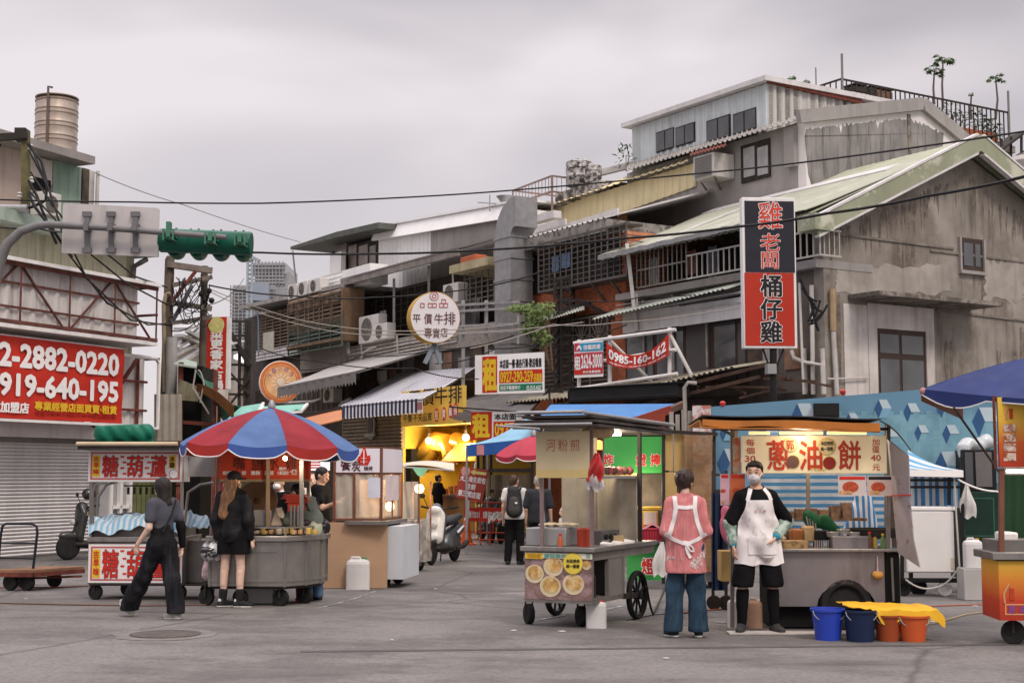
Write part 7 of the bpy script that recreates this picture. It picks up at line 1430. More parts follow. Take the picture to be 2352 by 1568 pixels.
def wf_(u,v):
 k=u*3;i=min(int(k),2);f_=k-i;c=[P.pt(a0,0,-.5),P.pt(a0,0,.02),P.pt(a1,0,.02),P.pt(a1,0,-.5)];p=c[i].lerp(c[i+1],f_);z=.16+(zt_-.16)*v;w_=.05*nz3(u*5,v*1.2,3)+.018*nz3(u*13,v*3,8);d=(p-P.pt((a0+a1)/2,0,-.25));d.z=0;return p+d.normalized()*(w_+.03*(1-v))+V((0,0,z))
mb=MB();mb.sheet(wf_,90,36,.004);mb.build('plastic_cover',mat('plastic_wrap_clear',(.50,.45,.40),.1,0,.12,3,spec=.9,alpha=.4),t,smooth=.5)
FB(P,'inner_body',dsteel,t,925,1195,958,1300,-.06,-.45);mb=MB()
for a in(a0,a1):
 for o in(0,-.5):mb.bar(P.pt(a,.2,o),P.pt(a,zt_+.62,o),.03)
mb.build('frame',brn,t);mb=MB();mb.sheet(lambda u,v:P.pt(a0+(a1-a0)*u,zt_+.62*v,-.02+.02*math.sin(u*15+v*4)),14,8,.003);mb.build('plastic_screen',film,t);castor(t,P,930,1312,-.05,.1);castor(t,P,962,1308,-.3,.1)
q=P.pt(a1-.15,zt_+.5,-.35);mb=MB();mb.ball(q,.08,12,8);mb.build('bulb',lampm,t);plamp(q-V((0,0,.14)),14,name='cart_lamp')
t=thing('canopy','flimsy green and cream cloth canopy over the wrapped cart','canopy',at(985,1080,24.5));cloth('cloth',mat('cream_green_canopy',(.58,.50,.40),.6,0,.15,1),lambda u,v:at(923+120*u,1064+12*u*v+5*v-6*math.sin(3.14*u),25.6-.9*v),t=t,nu=20);cloth('valance',mat('mint_cloth',(.22,.5,.33),.6,0,.1),lambda u,v:at(948+36*u,1074+20*v*math.sin(3.14*u),24.65),t=t,nu=12,nv=5);mb=MB();mb.tube([at(925,1072,24.7),at(1042,1080,24.7)],.015,6);mb.tube([at(930,1070,25.2),V((at(930,1250,25.2).x,25.2,0))],.015,6);mb.build('pole',galv,t)
P=Plane(V((at(1205,1300,15.6).x,15.6,0)),R_(-24));aE=P.sz(1361,1320)[0];PS=Plane(P.pt(aE,0),R_(64));t=thing('food_cart','steel pancake cart with a picture panel of round pancakes and one big spoked wheel showing','food cart',P.o)
zb,zc=P.sz(1280,1380)[1],P.sz(1280,1266)[1];bE=PS.sz(1432,1320)[0];cE=PS.sz(1503,1262)[0]
def slab(z0,z1,g,e):mb=MB();p=[P.pt(-g,z0,g),P.pt(aE+g,z0,g),PS.pt(e,z0,g),PS.pt(e,z0,g)-P.u*(aE+2*g)];mb.hexa(p+[v+V((0,0,z1-z0))for v in p]);return mb
slab(zc,zc+.05,.04,cE).build('counter',steel,t,bevel=.006);slab(zb-.02,zb+.03,0,bE+.15).build('floor_frame',dsteel,t);mb=MB();mb.sbox(P,0,aE,zb+.031,zc-.001,-.003,-.03);mb.sbox(P,0,.03,zb+.031,zc-.001,-.031,-bE);mb.sbox(P,.031,aE-.03,zb+.031,zc-.001,-bE*.85,-bE*.88);mb.build('cart_body',dsteel,t)
mb=MB();mb.sbox(PS,.0,.04,zb,zc,-.002,-.04);mb.sbox(PS,bE*.55,bE,zb+.031,zc-.002,-.01,-.04);mb.sbox(PS,bE*.52,bE*.55,zb+.031,zc,-.004,-.05);mb.sbox(PS,0,cE,zc-.09,zc-.001,-.002,-.03);mb.sbox(PS,bE,bE+.04,zb,zc,.0,-.05);mb.build('side_panel',mat('grey_steel_panel',(.26,.24,.23),.5,.4,.2,3,streak=.4),t)
mb=MB();q=PS.pt(bE*.3,zb+.031,-.12);mb.cyl(q,q+V((0,0,.22)),.045,None,12);mb.cyl(q+V((0,0,.22)),q+V((0,0,.29)),.04,.016,12);one(mb,'sauce_bottle',mat('soy_bottle',(.03,.015,.012),.2,0,spec=.6),'dark sauce bottle standing inside the open side of the pancake cart','bottle')
FB(P,'picture_panel',mat('poster_mauve',(.20,.125,.115),.5,0,.4,6,patch=.4,pcol=(.3,.2,.2),psc=8),t,1206,1270,1360,1380,.004,-.002);cake=mat('pancake',(.60,.50,.33),.7,0,.1,7);toast=mat('pancake_top',(.50,.29,.09),.7,0,.4,13,patch=.45,pcol=(.62,.47,.24),psc=14)
for x,y,r in((1228,1317,.108),(1271,1300,.116),(1264,1346,.122),(1317,1341,.122),(1240,1378,.0),(1347,1298,.05)):
 if r:disc(P,x,y,r,.006,cake,t,'printed_pancake',.003,.92);disc(P,x+1,y-3,r*.78,.0095,toast,t,'printed_pancake',.003,.86)
FB(P,'header_strip',mat('header_white',(.66,.62,.5),.5),t,1206,1268,1360,1284,.015,.005);FB(P,'header_strip',yellowp,t,1207,1269,1246,1283,.0185,.0155);write(P,.019,[('河粉煎',1212,1271,1242,1281)],mat('orange_print',(.5,.25,.03)),t,.02);write(P,.016,[('蘑菇惠肉',1250,1271,1300,1281),('瓜',1346,1271,1356,1281)],mat('teal_print',(.1,.35,.28)),t,.02)
disc(P,1316,1294,.115,.02,mat('gold_print',(.6,.42,.05)),t);disc(P,1316,1294,.106,.024,mat('bright_yellow',(.72,.56,.08),.5),t);write(P,.028,[('本店使用',1301,1283,1331,1292),('統一發票',1301,1295,1331,1304)],blackp,t,.03)
for x,y in((1215,1432),(1335,1438)):p=gr(x,y);Q=Plane(p,R_(-24));castor(t,Q,x,y,0,.112,sw=.75)
def spoked(c,ax,r):
 mb=MB();mb.lathe([(r*.86,-.03),(r*.95,-.035),(r,-.015),(r,.015),(r*.95,.035),(r*.86,.03),(r*.86,-.03)],c,36,ax,caps=False);w_=mb.build('wheel',rubber,t);mb=MB();ax=V(ax).normalized();e=ax.cross(V((0,0,1)))
 for k in range(9):a=k*.698;d=e*math.cos(a)+V((0,0,math.sin(a)));mb.bar(c+d*.03,c+d*r*.88,.022,.02,ax)
 mb.lathe([(.05,-.05),(.05,.05),(.01,.06)],c,14,ax);mb.lathe([(r*.8,-.02),(r*.88,-.02),(r*.88,.02),(r*.8,.02),(r*.8,-.02)],c,36,ax,caps=False);mb.build('spokes',black,w_)
c=gr(1464,1421);c.z=.275;spoked(c,PS.n,.275);spoked(c-P.u*1.0,PS.n,.275)
mb=MB();mb.bar(c,c-P.u*1.0,.04);mb.bar(PS.pt(bE,zb,0),c,.06);mb.build('axle',iron,t)
zr=P.sz(1280,982)[1]
for a,o in((.18,-.04),(aE-.02,-.02)):mb=MB();mb.sbox(P,a-.018,a+.018,zc+.05,zr,o,o-.036);mb.build('post',mat('mauve_post',(.22,.16,.16),.5,.3,.2),t)
mb=MB();mb.sbox(PS,cE-.3,cE-.26,zc+.05,zr,-.05,-.09);mb.build('post',iron,t);mb=MB();mb.sbox(P,.2,.235,zc+.05,zr,-cE+.3,-cE+.26);mb.build('post',mat('tan_post',(.30,.24,.18),.6),t)
mb=MB()
for k,(dz,g,m)in enumerate(((0,.1,0),(.05,.06,0),(.1,.0,0))):
 p=[P.pt(.02-g,zr+dz,.12+g),P.pt(aE+.06+g,zr+dz,.12+g),PS.pt(cE+.3,zr+dz-.03,.12),PS.pt(cE+.25,zr+dz-.03,.1)-P.u*(aE+.15)];mb.hexa(p+[v+V((0,0,.03))for v in p])
mb.build('roof',mat('dark_roof_board',(.045,.036,.033),.6,0,.4,4),t);mb=MB();mb.tube([P.pt(0,zr+.16,.2),P.pt(aE,zr+.16,.2)],.02,8);mb.tube([P.pt(aE,zr+.15,.25),PS.pt(cE,zr+.08,.26)],.018,8);mb.tube([P.pt(-.1,zr+.03,.26),P.pt(aE+.1,zr+.03,.26)],.014,8);mb.tube([P.pt(-.2,zr+.02,.3),P.pt(.3,zr-.02,.28)],.012,6);mb.build('roof_pole',galv,t)
FB(P,'menu_sheet',mat('old_card',(.52,.43,.27),.7,0,.1,2),t,1231,991,1354,1097,.03,.02);FB(P,'menu_strip',mat('tape_yellow',(.55,.42,.18),.5),t,1231,1078,1354,1097,.034,.031);write(P,.031,[(c_,x,1008,x+22,1036)for c_,x in zip('河粉煎',(1254,1282,1310))],mat('marker_red',(.42,.13,.09)),t,-.004)
FB(P,'steamer',mat('brushed_box',(.33,.32,.315),.4,.6,.1,3),t,1207,1211,1300,1254,-.12,-.5,.01);FB(P,'steamer_seam',iron,t,1246,1212,1248,1254,-.116,-.119);mb=MB()
for i in range(22):q=P.pt(.1+.42*random.random(),P.sz(1280,1209)[1]+.015,-.14-.3*random.random());mb.ball(q,(.045,.045,.016),10,5)
mb.build('pancakes',cake,t);mb=MB();q=P.pt(P.sz(1326,1240)[0],zc+.051,-.2);mb.cyl(q,q+V((0,0,.18)),.075,.08,20);mb.cyl(q+V((0,0,.18)),q+V((0,0,.2)),.084,.06,20);one(mb,'sauce_pot',mat('red_pot',(.32,.04,.02),.5,0,.15),'dark red sauce pot on the pancake cart counter','pot')
mb=MB();mb.sbox(PS,.62,1.15,zc+.051,zc+.2,-.15,-.55);mb.build('griddle',mat('griddle_steel',(.14,.13,.125),.4,.6,.2),t);mb=MB()
for i in range(3):q=PS.pt(.72+i*.13,zc+.13,-.145);mb.lathe([(.03,0),(.03,.03),(.01,.04)],q,12,PS.n)
mb.build('knob',black,t);mb=MB();mb.sbox(PS,.7,1.1,zc+.07,zc+.15,-.146,-.149);mb.build('burner_plate',galv,t);cloth('cloth',whitep,lambda u,v:PS.pt(.5+.75*u,zc+.06+.02*math.sin(u*14)*v,.0-.12*v),'white cleaning cloth along the edge of the pancake cart counter','cloth',nu=20,nv=4,th=.02)
mb=MB();mb.fbox(P,1290,1095,1462,1240,-cE+.16,-cE+.12);mb.build('splash_back',mat('cream_splash',(.40,.35,.27),.4,.2,.25,2.5,streak=.5,scol=(.2,.15,.1)),t);mb=MB();q=[P.pt(.35,zr-.04,-1.2),P.pt(aE-.1,zr-.04,-1.2)];mb.tube(q,.02,8);mb.build('tube_light',mat('lit_tube',(1,.88,.66),.5,emit=7),t);plamp(q[0].lerp(q[1],.6)-V((0,0,.12)),20,(1,.86,.62),.12,'cart_tube_light')
q=PS.pt(cE*.55,zr-.52,-.2);mb=MB();mb.sbox(PS,cE*.3,cE*.95,zr-.55,zr-.52,-.1,-.4);mb.bar(PS.pt(cE*.3,zr-.5,-.1),PS.pt(cE*.3,zr,-.1),.02);mb.build('hanging_shelf',galv,t)
for i in range(7):mb=MB();mb.ball(PS.pt(cE*(.34+.085*i),zr-.46,-.2),(.055,.055,.05),10,7);one(mb,'vegetable',mat('onion%d'%(i%2),((.30,.08,.09),(.13,.07,.05))[i%2],.4,0,.3),'onion on the hanging shelf of the pancake cart','vegetable','onions on the pancake cart shelf')
bagcloth('red plastic bag hung on the pancake cart beside its menu sheet',P,1368,1040,1102,40,.02,mat('red_bag',(.50,.03,.03),.35,0,.15,spec=.5),1);bagcloth('white translucent bag hanging below the red one on the pancake cart',P,1368,1080,1126,42,-.02,mat('white_film',(.66,.63,.62),.3,0,.08,spec=.5,alpha=.75),3)
q=P.hit(1372,990,-.3);soft('straw_hat',mat('straw',(.42,.32,.19),.8,0,.15,20),[('c',q,q+V((.1,0,.0)),.09,.09,.8,(0,0,1)),('c',q+V((-.12,0,0)),q+V((.1,0,-.02)),.05,.05)],None,.014,.03,world=True);tag(bpy.data.objects['straw_hat'],'straw coloured cloth bundle tucked under the pancake cart roof','hat')
def jars(label,group,name,spots,cols,r=.035,h=.12):
 for i,p in enumerate(spots):
  rr,hh=r*random.uniform(.7,1.25),h*random.uniform(.6,1.35);t=thing(name,label,name.replace('_',' '),p,0,group);c=cols[i%len(cols)];mb=MB();mb.lathe([(rr,0),(rr,hh*.7),(rr*.5,hh*.85),(rr*.45,hh)],p,12);mb.build('vessel',mat('jar_%d%d%d'%tuple(int(x*99)for x in c),c,.3,0,.15,8),t);mb=MB();mb.cyl(p+V((0,0,hh)),p+V((0,0,hh+.018)),rr*.55,None,10);mb.build('lid',(redp,whitep,yellowp,black)[i%4],t)
jc=[(.42,.10,.03),(.55,.5,.42),(.10,.05,.03),(.5,.33,.08),(.12,.2,.08),(.6,.58,.55)]
jars('small condiment bottle or jar on the pancake cart counter','condiments on the pancake cart','condiment_jar',[PS.pt(.1+.09*i,zc+.051,-.42-.09*(i%3))for i in range(4)]+[PS.pt(1.0+.1*i,zc+.051,-.62-.06*(i%2))for i in range(5)]+[P.pt(.05+.1*i,zc+.051,-.6-.1*(i%2))for i in range(5)],jc)
mb=MB();[mb.box(q.x-.06,q.x+.06,q.y-.04,q.y+.04,q.z,q.z+.012)for q in(PS.pt(.95,zc+.051+.013*i,-.08)for i in range(7))];one(mb,'box_stack',mat('kraft_box',(.42,.3,.17),.8,0,.15,8),'small stack of flat paper boxes at the edge of the pancake cart counter','boxes')
jug('white jerry can with red cap on the ground under the pancake cart',1370,1441,45,62,cap=redp,rz=-10)
mb=MB();mb.tube(wire([c+V((.1,-.1,.1)),gr(1500,1412)+V((0,0,.02)),gr(1545,1340)+V((0,0,.25)),gr(1560,1330)+V((0,0,.5))],.015,8,.05),.014,6);mb.tube([gr(1440,1424),gr(1500,1412),gr(1580,1408)],.012,5);one(mb,'hose',black,'black gas hose running from the pancake cart wheel across the ground','hose')
# people
from mathutils.bvhtree import BVHTree
skin=mat('skin',(.53,.33,.24),.5,0,.1,9);skin2=mat('skin_pale',(.62,.42,.33),.5,0,.1,9)
hairb=mat('black_hair',(.018,.014,.013),.45,0,.4,14,streak=.5,scol=(.05,.04,.035),ssc=(60,60,3))
def jnt(H,over):
 J=dict(pel=(0,0,.93),wst=(0,0,1.08),chs=(0,.005,1.27),nck=(0,.02,1.43),head=(0,-.01,1.585),hipL=(.085,0,.9),hipR=(-.085,0,.9),knL=(.1,-.02,.49),knR=(-.1,-.02,.49),anL=(.1,.02,.09),anR=(-.1,.02,.09),shL=(.165,.01,1.385),shR=(-.165,.01,1.385),elL=(.215,.03,1.10),elR=(-.215,.03,1.10),wrL=(.225,-.03,.86),wrR=(-.225,-.03,.86),toL=(.12,-.13,.03),toR=(-.12,-.13,.03),fgL=(.225,-.06,.76),fgR=(-.225,-.06,.76),face=(0,-1,0))
 J.update(over);k=H/1.7;return{n:(V(v)*k if n!='face' else V(v).normalized())for n,v in J.items()},k
def hand(J,s,k):
 w,f=J['wr'+s],J['fg'+s];d=(f-w).normalized();sg=1 if s=='L' else-1
 fwd=V((0,-1,0));side=(fwd-d*fwd.dot(d));side=side.normalized()if side.length>.1 else V((1,0,0));nrm=d.cross(side)
 p=[('c',w,w+d*.075*k,.024*k,.033*k,.5,nrm)];pal=w+d*.08*k
 for i,(o,l)in enumerate(((.027,.062),(.009,.074),(-.01,.069),(-.027,.052))):
  a=pal+side*o*k;b=a+(d+nrm*.12*sg).normalized()*l*.5*k;c=b+(d*.8+nrm*.55*sg-side*o*2).normalized()*l*.5*k
  p+=[('c',a,b,.0105*k,.009*k),('c',b,c,.009*k,.0075*k)]
 a=w+d*.025*k+side*.022*k;b=a+(d*.6+side*.75).normalized()*.045*k;p+=[('c',a,b,.013*k,.011*k),('c',b,b+(d*.9+side*.25).normalized()*.03*k,.011*k,.009*k)]
 return p
def arm(J,s,r,f0=0,f1=2):
 a,b,c=J['sh'+s],J['el'+s],J['wr'+s];o=[]
 if f0<1:o.append(('c',a.lerp(b,f0),a.lerp(b,min(1,f1)),r[0]+(r[1]-r[0])*f0,r[0]+(r[1]-r[0])*min(1,f1)))
 if f1>1:g=max(0,f0-1);o.append(('c',b.lerp(c,g),b.lerp(c,f1-1),r[1]+(r[2]-r[1])*g,r[1]+(r[2]-r[1])*(f1-1)))
 return o
def leg(J,s,r,f0=0,f1=2):
 a,b,c=J['hip'+s],J['kn'+s],J['an'+s];o=[]
 if f0<1:o.append(('c',a.lerp(b,f0),a.lerp(b,min(1,f1)),r[0]+(r[1]-r[0])*f0,r[0]+(r[1]-r[0])*min(1,f1)))
 if f1>1:g=max(0,f0-1);o.append(('c',b.lerp(c,g),b.lerp(c,f1-1),r[1]+(r[2]-r[1])*g,r[1]+(r[2]-r[1])*(f1-1)))
 return o
def headrot(J):
 f=J['face'];x=V((-f.y,f.x,0)).normalized();y=-f;z=x.cross(y)*1.0;z=y.cross(x)*-1
 return Matrix((x,y,z)).transposed()
def torso(J,k,e=0,w=1.0):
 L=J['shL'].lerp(J['shR'],.12);Rr=J['shR'].lerp(J['shL'],.12)
 return[('c',L,Rr,(.062+e)*k,(.062+e)*k),('e',J['chs'],((.158*w+e)*k,(.108+e)*k,.2*k)),('e',J['wst'],((.14*w+e)*k,(.1+e)*k,.17*k)),('e',J['pel'],((.162*w+e)*k,(.115+e)*k,.14*k))]
def person(label,loc,rz,H,sk,over={},h=.011,detail=True,group=None,arms=True):
 J,k=jnt(H,over);t=thing('person',label,'person',loc,rz,group);hd=J['head'];Rm=headrot(J);q=lambda x,y,z:hd+Rm@V((x,y,z))*k
 p=[('e',hd+V((0,0,.012))*k,(.076*k,.094*k,.103*k),Rm),('e',q(0,-.03,-.06),(.054*k,.06*k,.062*k),Rm),('c',q(0,.015,-.06),J['nck'],.05*k,.055*k),('c',q(0,-.09,.0),q(0,-.108,-.035),.009*k,.016*k),('e',q(.078,.01,-.01),(.01*k,.022*k,.032*k),Rm),('e',q(-.078,.01,-.01),(.01*k,.022*k,.032*k),Rm),('c',q(-.03,-.083,.028),q(.03,-.083,.028),.012*k,.012*k),('c',q(-.018,-.084,-.066),q(.018,-.084,-.066),.008*k,.008*k)]
 p+=torso(J,k)
 for s in 'LR':
  p+=arm(J,s,[x*k for x in(.047,.037,.025)])+hand(J,s,k)+leg(J,s,[x*k for x in(.08,.052,.036)])
  a,b=J['kn'+s],J['an'+s];p.append(('c',a.lerp(b,.15)+V((0,.018*k,0)),a.lerp(b,.5)+V((0,.016*k,0)),.045*k,.04*k));p.append(('c',J['an'+s]-V((0,0,.04*k)),J['to'+s],.034*k,.028*k))
 b=soft('body',sk,p,t,h if not detail else .0085,.018)
 return t,J,k,q,Rm
def wear(t,name,m,prims,h=.011,k_=.04,clips=(),wr=.004,wf=14,seed=0):return soft(name,m,prims,t,h,k_,clips,wr,wf,seed)
def shoes(t,J,k,m,sole=None,nm='shoe',hi=0):
 for s in 'LR':
  a,b=J['an'+s],J['to'+s];d=V((b.x-a.x,b.y-a.y,0)).normalized();sl=V((0,0,b.z-a.z+.05*k))*.8
  heel=a-d*.045*k;heel.z=a.z-.05*k
  p=[('c',heel,b,.042*k,.036*k),('c',a-d*.02*k+V((0,0,hi*k)),a-V((0,0,.02)),.042*k,.045*k),('c',heel.lerp(b,.45)+V((0,0,.014*k)),b,.042*k,.03*k)]
  n=V((b.x-heel.x,b.y-heel.y,b.z-heel.z)).normalized();up=V((0,0,1))-n*n.z;up.normalize();base=heel.dot(up)-.028*k
  o=soft(nm,m,p,t,.008,.025,[((-up.x,-up.y,-up.z),-base)])
  if sole:
   soft('sole',sole,[('c',heel,b,.047*k,.041*k),('c',heel.lerp(b,.4),heel.lerp(b,.8),.045*k,.045*k)],o,.008,.03,[((up.x,up.y,up.z),base+.014*k),((-up.x,-up.y,-up.z),-base+.014*k)])
def bvh(*obs):
 vs,fs=[],[]
 for o in obs:
  b=len(vs);vs+=[v.co.copy()for v in o.data.vertices];fs+=[[b+i for i in p.vertices]for p in o.data.polygons]
 return BVHTree.FromPolygons(vs,fs)
def drape(t,name,m,tree,fn,nu,nv,side,off=.008,th=.006,dflt=.1,smooth=0):
 """cloth patch laid over clothes: fn(u,v) -> (x, z) in the person's frame; side +1 back, -1 front"""
 Y=np.zeros((nu+1,nv+1));X=[[None]*(nv+1)for _ in range(nu+1)]
 for i in range(nu+1):
  for j in range(nv+1):
   x,z=fn(i/nu,j/nv);X[i][j]=(x,z);r=tree.ray_cast(V((x,side*1.5,z)),V((0,-side,0)))
   Y[i,j]=r[0].y*side if r[0]is not None else np.nan
 for j in range(nv+1):
  row=Y[:,j];ok=~np.isnan(row)
  row[~ok]=np.interp(np.where(~ok)[0],np.where(ok)[0],row[ok])if ok.any()else dflt
 for _ in range(smooth):
  Z=Y.copy();Z[1:-1]=np.maximum(Y[1:-1],(Y[:-2]+Y[2:])/2);Y=Z;Z=Y.copy();Z[:,1:-1]=np.maximum(Y[:,1:-1],(Y[:,:-2]+Y[:,2:])/2);Y=Z
 mb=MB();mb.M=WM[t]
 f=lambda u,v:(X[round(u*nu)][round(v*nv)][0],side*(Y[round(u*nu),round(v*nv)]+off),X[round(u*nu)][round(v*nv)][1])
 mb.sheet(f,nu,nv,th);return mb.build(name,m,t)
def strip(pts,w):
 """ribbon across the drape: pts in (x, z)"""
 def fn(u,v):
  s=u*(len(pts)-1);i=min(int(s),len(pts)-2);a,b=V(pts[i]).to_3d(),V(pts[i+1]).to_3d();p=a.lerp(b,s-i);d=(b-a).normalized();return(p.x-d.y*w*(v-.5),p.y+d.x*w*(v-.5))
 return fn
def floor(x,y):p=gr(x,y);return p
denim=mat('teal_denim',(.022,.044,.07),.85,0,.3,5,streak=.5,scol=(.05,.088,.125),ssc=(14,14,1.5),spec=.1,bump=.35,bs=22);blk=mat('black_cloth',(.008,.0075,.009),.85,0,.35,6,spec=.1,bump=.35,bs=24);blk2=mat('washed_black_denim',(.014,.014,.016),.85,0,.4,4,streak=.6,scol=(.045,.046,.052),ssc=(9,9,1),spec=.08,bump=.4,bs=22);shoe_b=mat('shoe_black',(.015,.015,.017),.6);shoe_w=mat('shoe_white',(.6,.58,.55),.6)
T1,J,k,q,Rm=person('woman in pink smock with white apron straps and flared jeans, seen from behind',floor(1576,1462),R_(176),1.68,skin2,dict(hipL=(.085,0,.9),knL=(.11,-.02,.49),anL=(.135,.03,.09),knR=(-.11,-.02,.49),anR=(-.125,.03,.09),shL=(.15,.01,1.36),shR=(-.15,.01,1.36),elL=(.19,.07,1.08),wrL=(.12,-.18,1.02),fgL=(.07,-.26,1.06),elR=(-.215,.04,1.08),wrR=(-.16,-.19,1.06),fgR=(-.11,-.27,1.08),toL=(.19,-.1,.03),toR=(-.13,-.13,.03),face=(-.35,-1,-.12)))
pink=mat('pink_smock',(.50,.165,.165),.85,0,.14,5,streak=.6,scol=(.68,.38,.36),ssc=(45,45,2),bump=.2,bs=90)
wear(T1,'trousers',denim,[('e',V(J['pel']),(.165,.115,.14))]+[x for s in 'LR' for x in(('c',J['hip'+s],J['kn'+s],.098,.09),('c',J['kn'+s],J['an'+s],.09,.112))],clips=[((0,0,-1),-.06)],wr=.009,wf=15)
sm=wear(T1,'smock',pink,torso(J,k,.012,1.0)+[('c',V((0,.005,1.0)),V((0,.01,.66)),.168,.205,.68,(0,1,0)),('c',V((0,.01,1.27)),V((0,.01,1.0)),.15,.168,.7,(0,1,0))]+[x for s in 'LR' for x in arm(J,s,(.066,.062,.046),0,1.85)]+[('c',V((0,.02,1.38)),V((0,.02,1.43)),.075,.072)],clips=[((0,0,-1),-.645),((0,-.3,1),1.44)],wr=.011,wf=17)
apw=mat('apron_tape',(.74,.69,.68),.8,0,.08,20);tr=bvh(sm)
for s,nm in((1,'L'),(-1,'R')):
 drape(T1,'apron_strap',apw,tr,strip([(s*.105,1.42),(s*.095,1.30),(s*.115,1.18),(s*.165,1.03)],.042),20,3,1,.004,.006)
drape(T1,'apron_strap',apw,tr,strip([(-.1,1.315),(0,1.305),(.1,1.315)],.036),12,3,1,.006,.006)
for s in(1,-1):drape(T1,'apron_tie',apw,tr,strip([(s*.21,1.04),(s*.12,.985),(s*.02,.945)],.034),14,3,1,.005,.007)
drape(T1,'apron_bow',apw,tr,strip([(.03,.955),(-.03,.945)],.045),4,3,1,.016,.016);drape(T1,'apron_bow',apw,tr,strip([(0,.95),(-.015,.86),(-.045,.80)],.03),8,3,1,.012,.006);drape(T1,'apron_bow',apw,tr,strip([(0,.945),(-.06,.92),(-.085,.87),(-.045,.87),(-.01,.93)],.016),12,2,1,.02,.01)
mb=MB();mb.M=WM[T1]
for x,z,r in((-.09,.76,.04),(-.13,.79,.032),(-.06,.735,.03),(-.10,.71,.026),(-.165,.83,.034),(-.19,.86,.025),(.17,.80,.022),(.12,.80,.018),(.19,.78,.018),(.05,.79,.014),(-.15,.74,.02)):
 for k5 in range(5):
  a=k5*1.2566+x*30;px,pz=x+math.cos(a)*r*.6,z+math.sin(a)*r*.6;h_=tr.ray_cast(V((px,1.5,pz)),V((0,-1,0)))
  if h_[0]is not None:
   n=h_[1];u_=n.orthogonal().normalized();v_=n.cross(u_);mb.ext([h_[0]+n*.002+(u_*math.cos(i*.9)+v_*math.sin(i*.9))*r*.42 for i in range(7)],n*.003)
mb.build('flower_print',mat('flower_print',(.52,.40,.38),.85,0,.5,40),T1)
mb=MB();mb.M=WM[T1]
wear(T1,'hair',mat('dark_brown_hair',(.035,.02,.016),.45,0,.4,14,streak=.5,scol=(.09,.06,.05),ssc=(50,50,4)),[('e',q(0,.01,.035),(.1,.108,.1)),('e',q(0,.058,-.015),(.078,.052,.07)),('e',q(.0,.105,.02),(.05,.038,.055)),('c',q(.02,.085,-.06),q(.035,.07,-.16),.018,.005),('c',q(.06,.03,-.03),q(.065,.02,-.12),.01,.005),('c',q(-.065,.02,-.03),q(-.07,.01,-.10),.009,.005)],.0085,.02,wr=.003,wf=40)
mb=MB();mb.M=WM[T1];c=q(0,.115,.055)
for i in range(5):mb.tube([c+V((-.03+i*.015,.0,.015)),c+V((-.032+i*.016,.028,-.005)),c+V((-.03+i*.015,.02,-.045))],.005,5)
mb.tube([c+V((-.035,.012,.012)),c+V((.035,.012,.012))],.008,6);mb.build('hair_claw',black,T1)
shoes(T1,J,k,shoe_b,shoe_w)
T2,J,k,q,Rm=person('man in black polo, white apron and face mask with one hand in his pocket',floor(1742,1453),R_(2),1.77,skin,dict(hipL=(.1,0,.9),hipR=(-.1,0,.9),knR=(-.15,-.01,.5),anR=(-.165,.03,.09),toR=(-.21,-.1,.03),knL=(.15,-.01,.5),anL=(.175,.03,.09),toL=(.21,-.11,.03),shL=(.165,.01,1.35),shR=(-.165,.01,1.345),elR=(-.255,.05,1.09),wrR=(-.25,-.02,.87),fgR=(-.24,-.05,.76),elL=(.315,.05,1.1),wrL=(.17,-.11,.955),fgL=(.09,-.105,.89),face=(-.38,-1,-.06),head=(-.015,-.015,1.59)))
for s in(1,-1):
 mb=MB();mb.M=WM[T2];c=q(s*.031,-.087,.012);mb.ball(c,(.013,.006,.005),8,5);mb.build('eye',blackp,T2)
 mb=MB();mb.M=WM[T2];mb.tube([q(s*.014,-.094,.034),q(s*.034,-.092,.041),q(s*.052,-.078,.034)],.0042,5);mb.build('eyebrow',hairb,T2)
wear(T2,'hair',hairb,[('e',q(0,.018,.05),(.083,.096,.08)),('e',q(0,.045,0),(.08,.065,.085)),('c',q(-.04,-.062,.085),q(.04,-.062,.085),.026,.026),('c',q(-.074,-.02,.06),q(-.078,-.0,.01),.014,.01),('c',q(.074,-.02,.06),q(.078,-.0,.01),.014,.01)],.0085,.02,clips=[],wr=.002,wf=60)
wear(T2,'face_mask',mat('mask_cloth',(.50,.49,.52),.8,0,.08,20),[('e',q(0,-.052,-.052),(.066,.062,.058),Rm),('c',q(0,-.1,-.02),q(0,-.105,-.05),.016,.02)],.007,.02,wr=.002,wf=60)
mb=MB();mb.M=WM[T2]
for s in(1,-1):mb.tube([q(s*.062,-.06,-.03),q(s*.08,.0,.01),q(s*.083,.015,0)],.0035,5)
mb.build('mask_loop',whitep,T2)
sh=wear(T2,'polo_shirt',blk,torso(J,k,.012,1.1)+[x for s in 'LR' for x in arm(J,s,(.066,.082,.08),0,.88)]+[('c',J['nck']-V((0,0,.06)),J['nck']+V((0,-.005,-.005)),.085,.072)],clips=[((0,-.45,1),1.515)],wr=.008,wf=16)
wear(T2,'collar',blk,[('c',J['nck']+V((.05,.0,-.02)),J['nck']+V((.05,-.085,-.055)),.02,.018),('c',J['nck']+V((-.05,.0,-.02)),J['nck']+V((-.05,-.085,-.055)),.02,.018),('c',J['nck']+V((-.05,.03,0)),J['nck']+V((.05,.03,0)),.022,.022)],.008,.02)
sho=wear(T2,'shorts',blk,[('e',V(J['pel']),(.18,.125,.15))]+[('c',J['hip'+s],J['kn'+s],.112,.115)for s in 'LR'],clips=[((0,0,-1),-.475)],wr=.006)
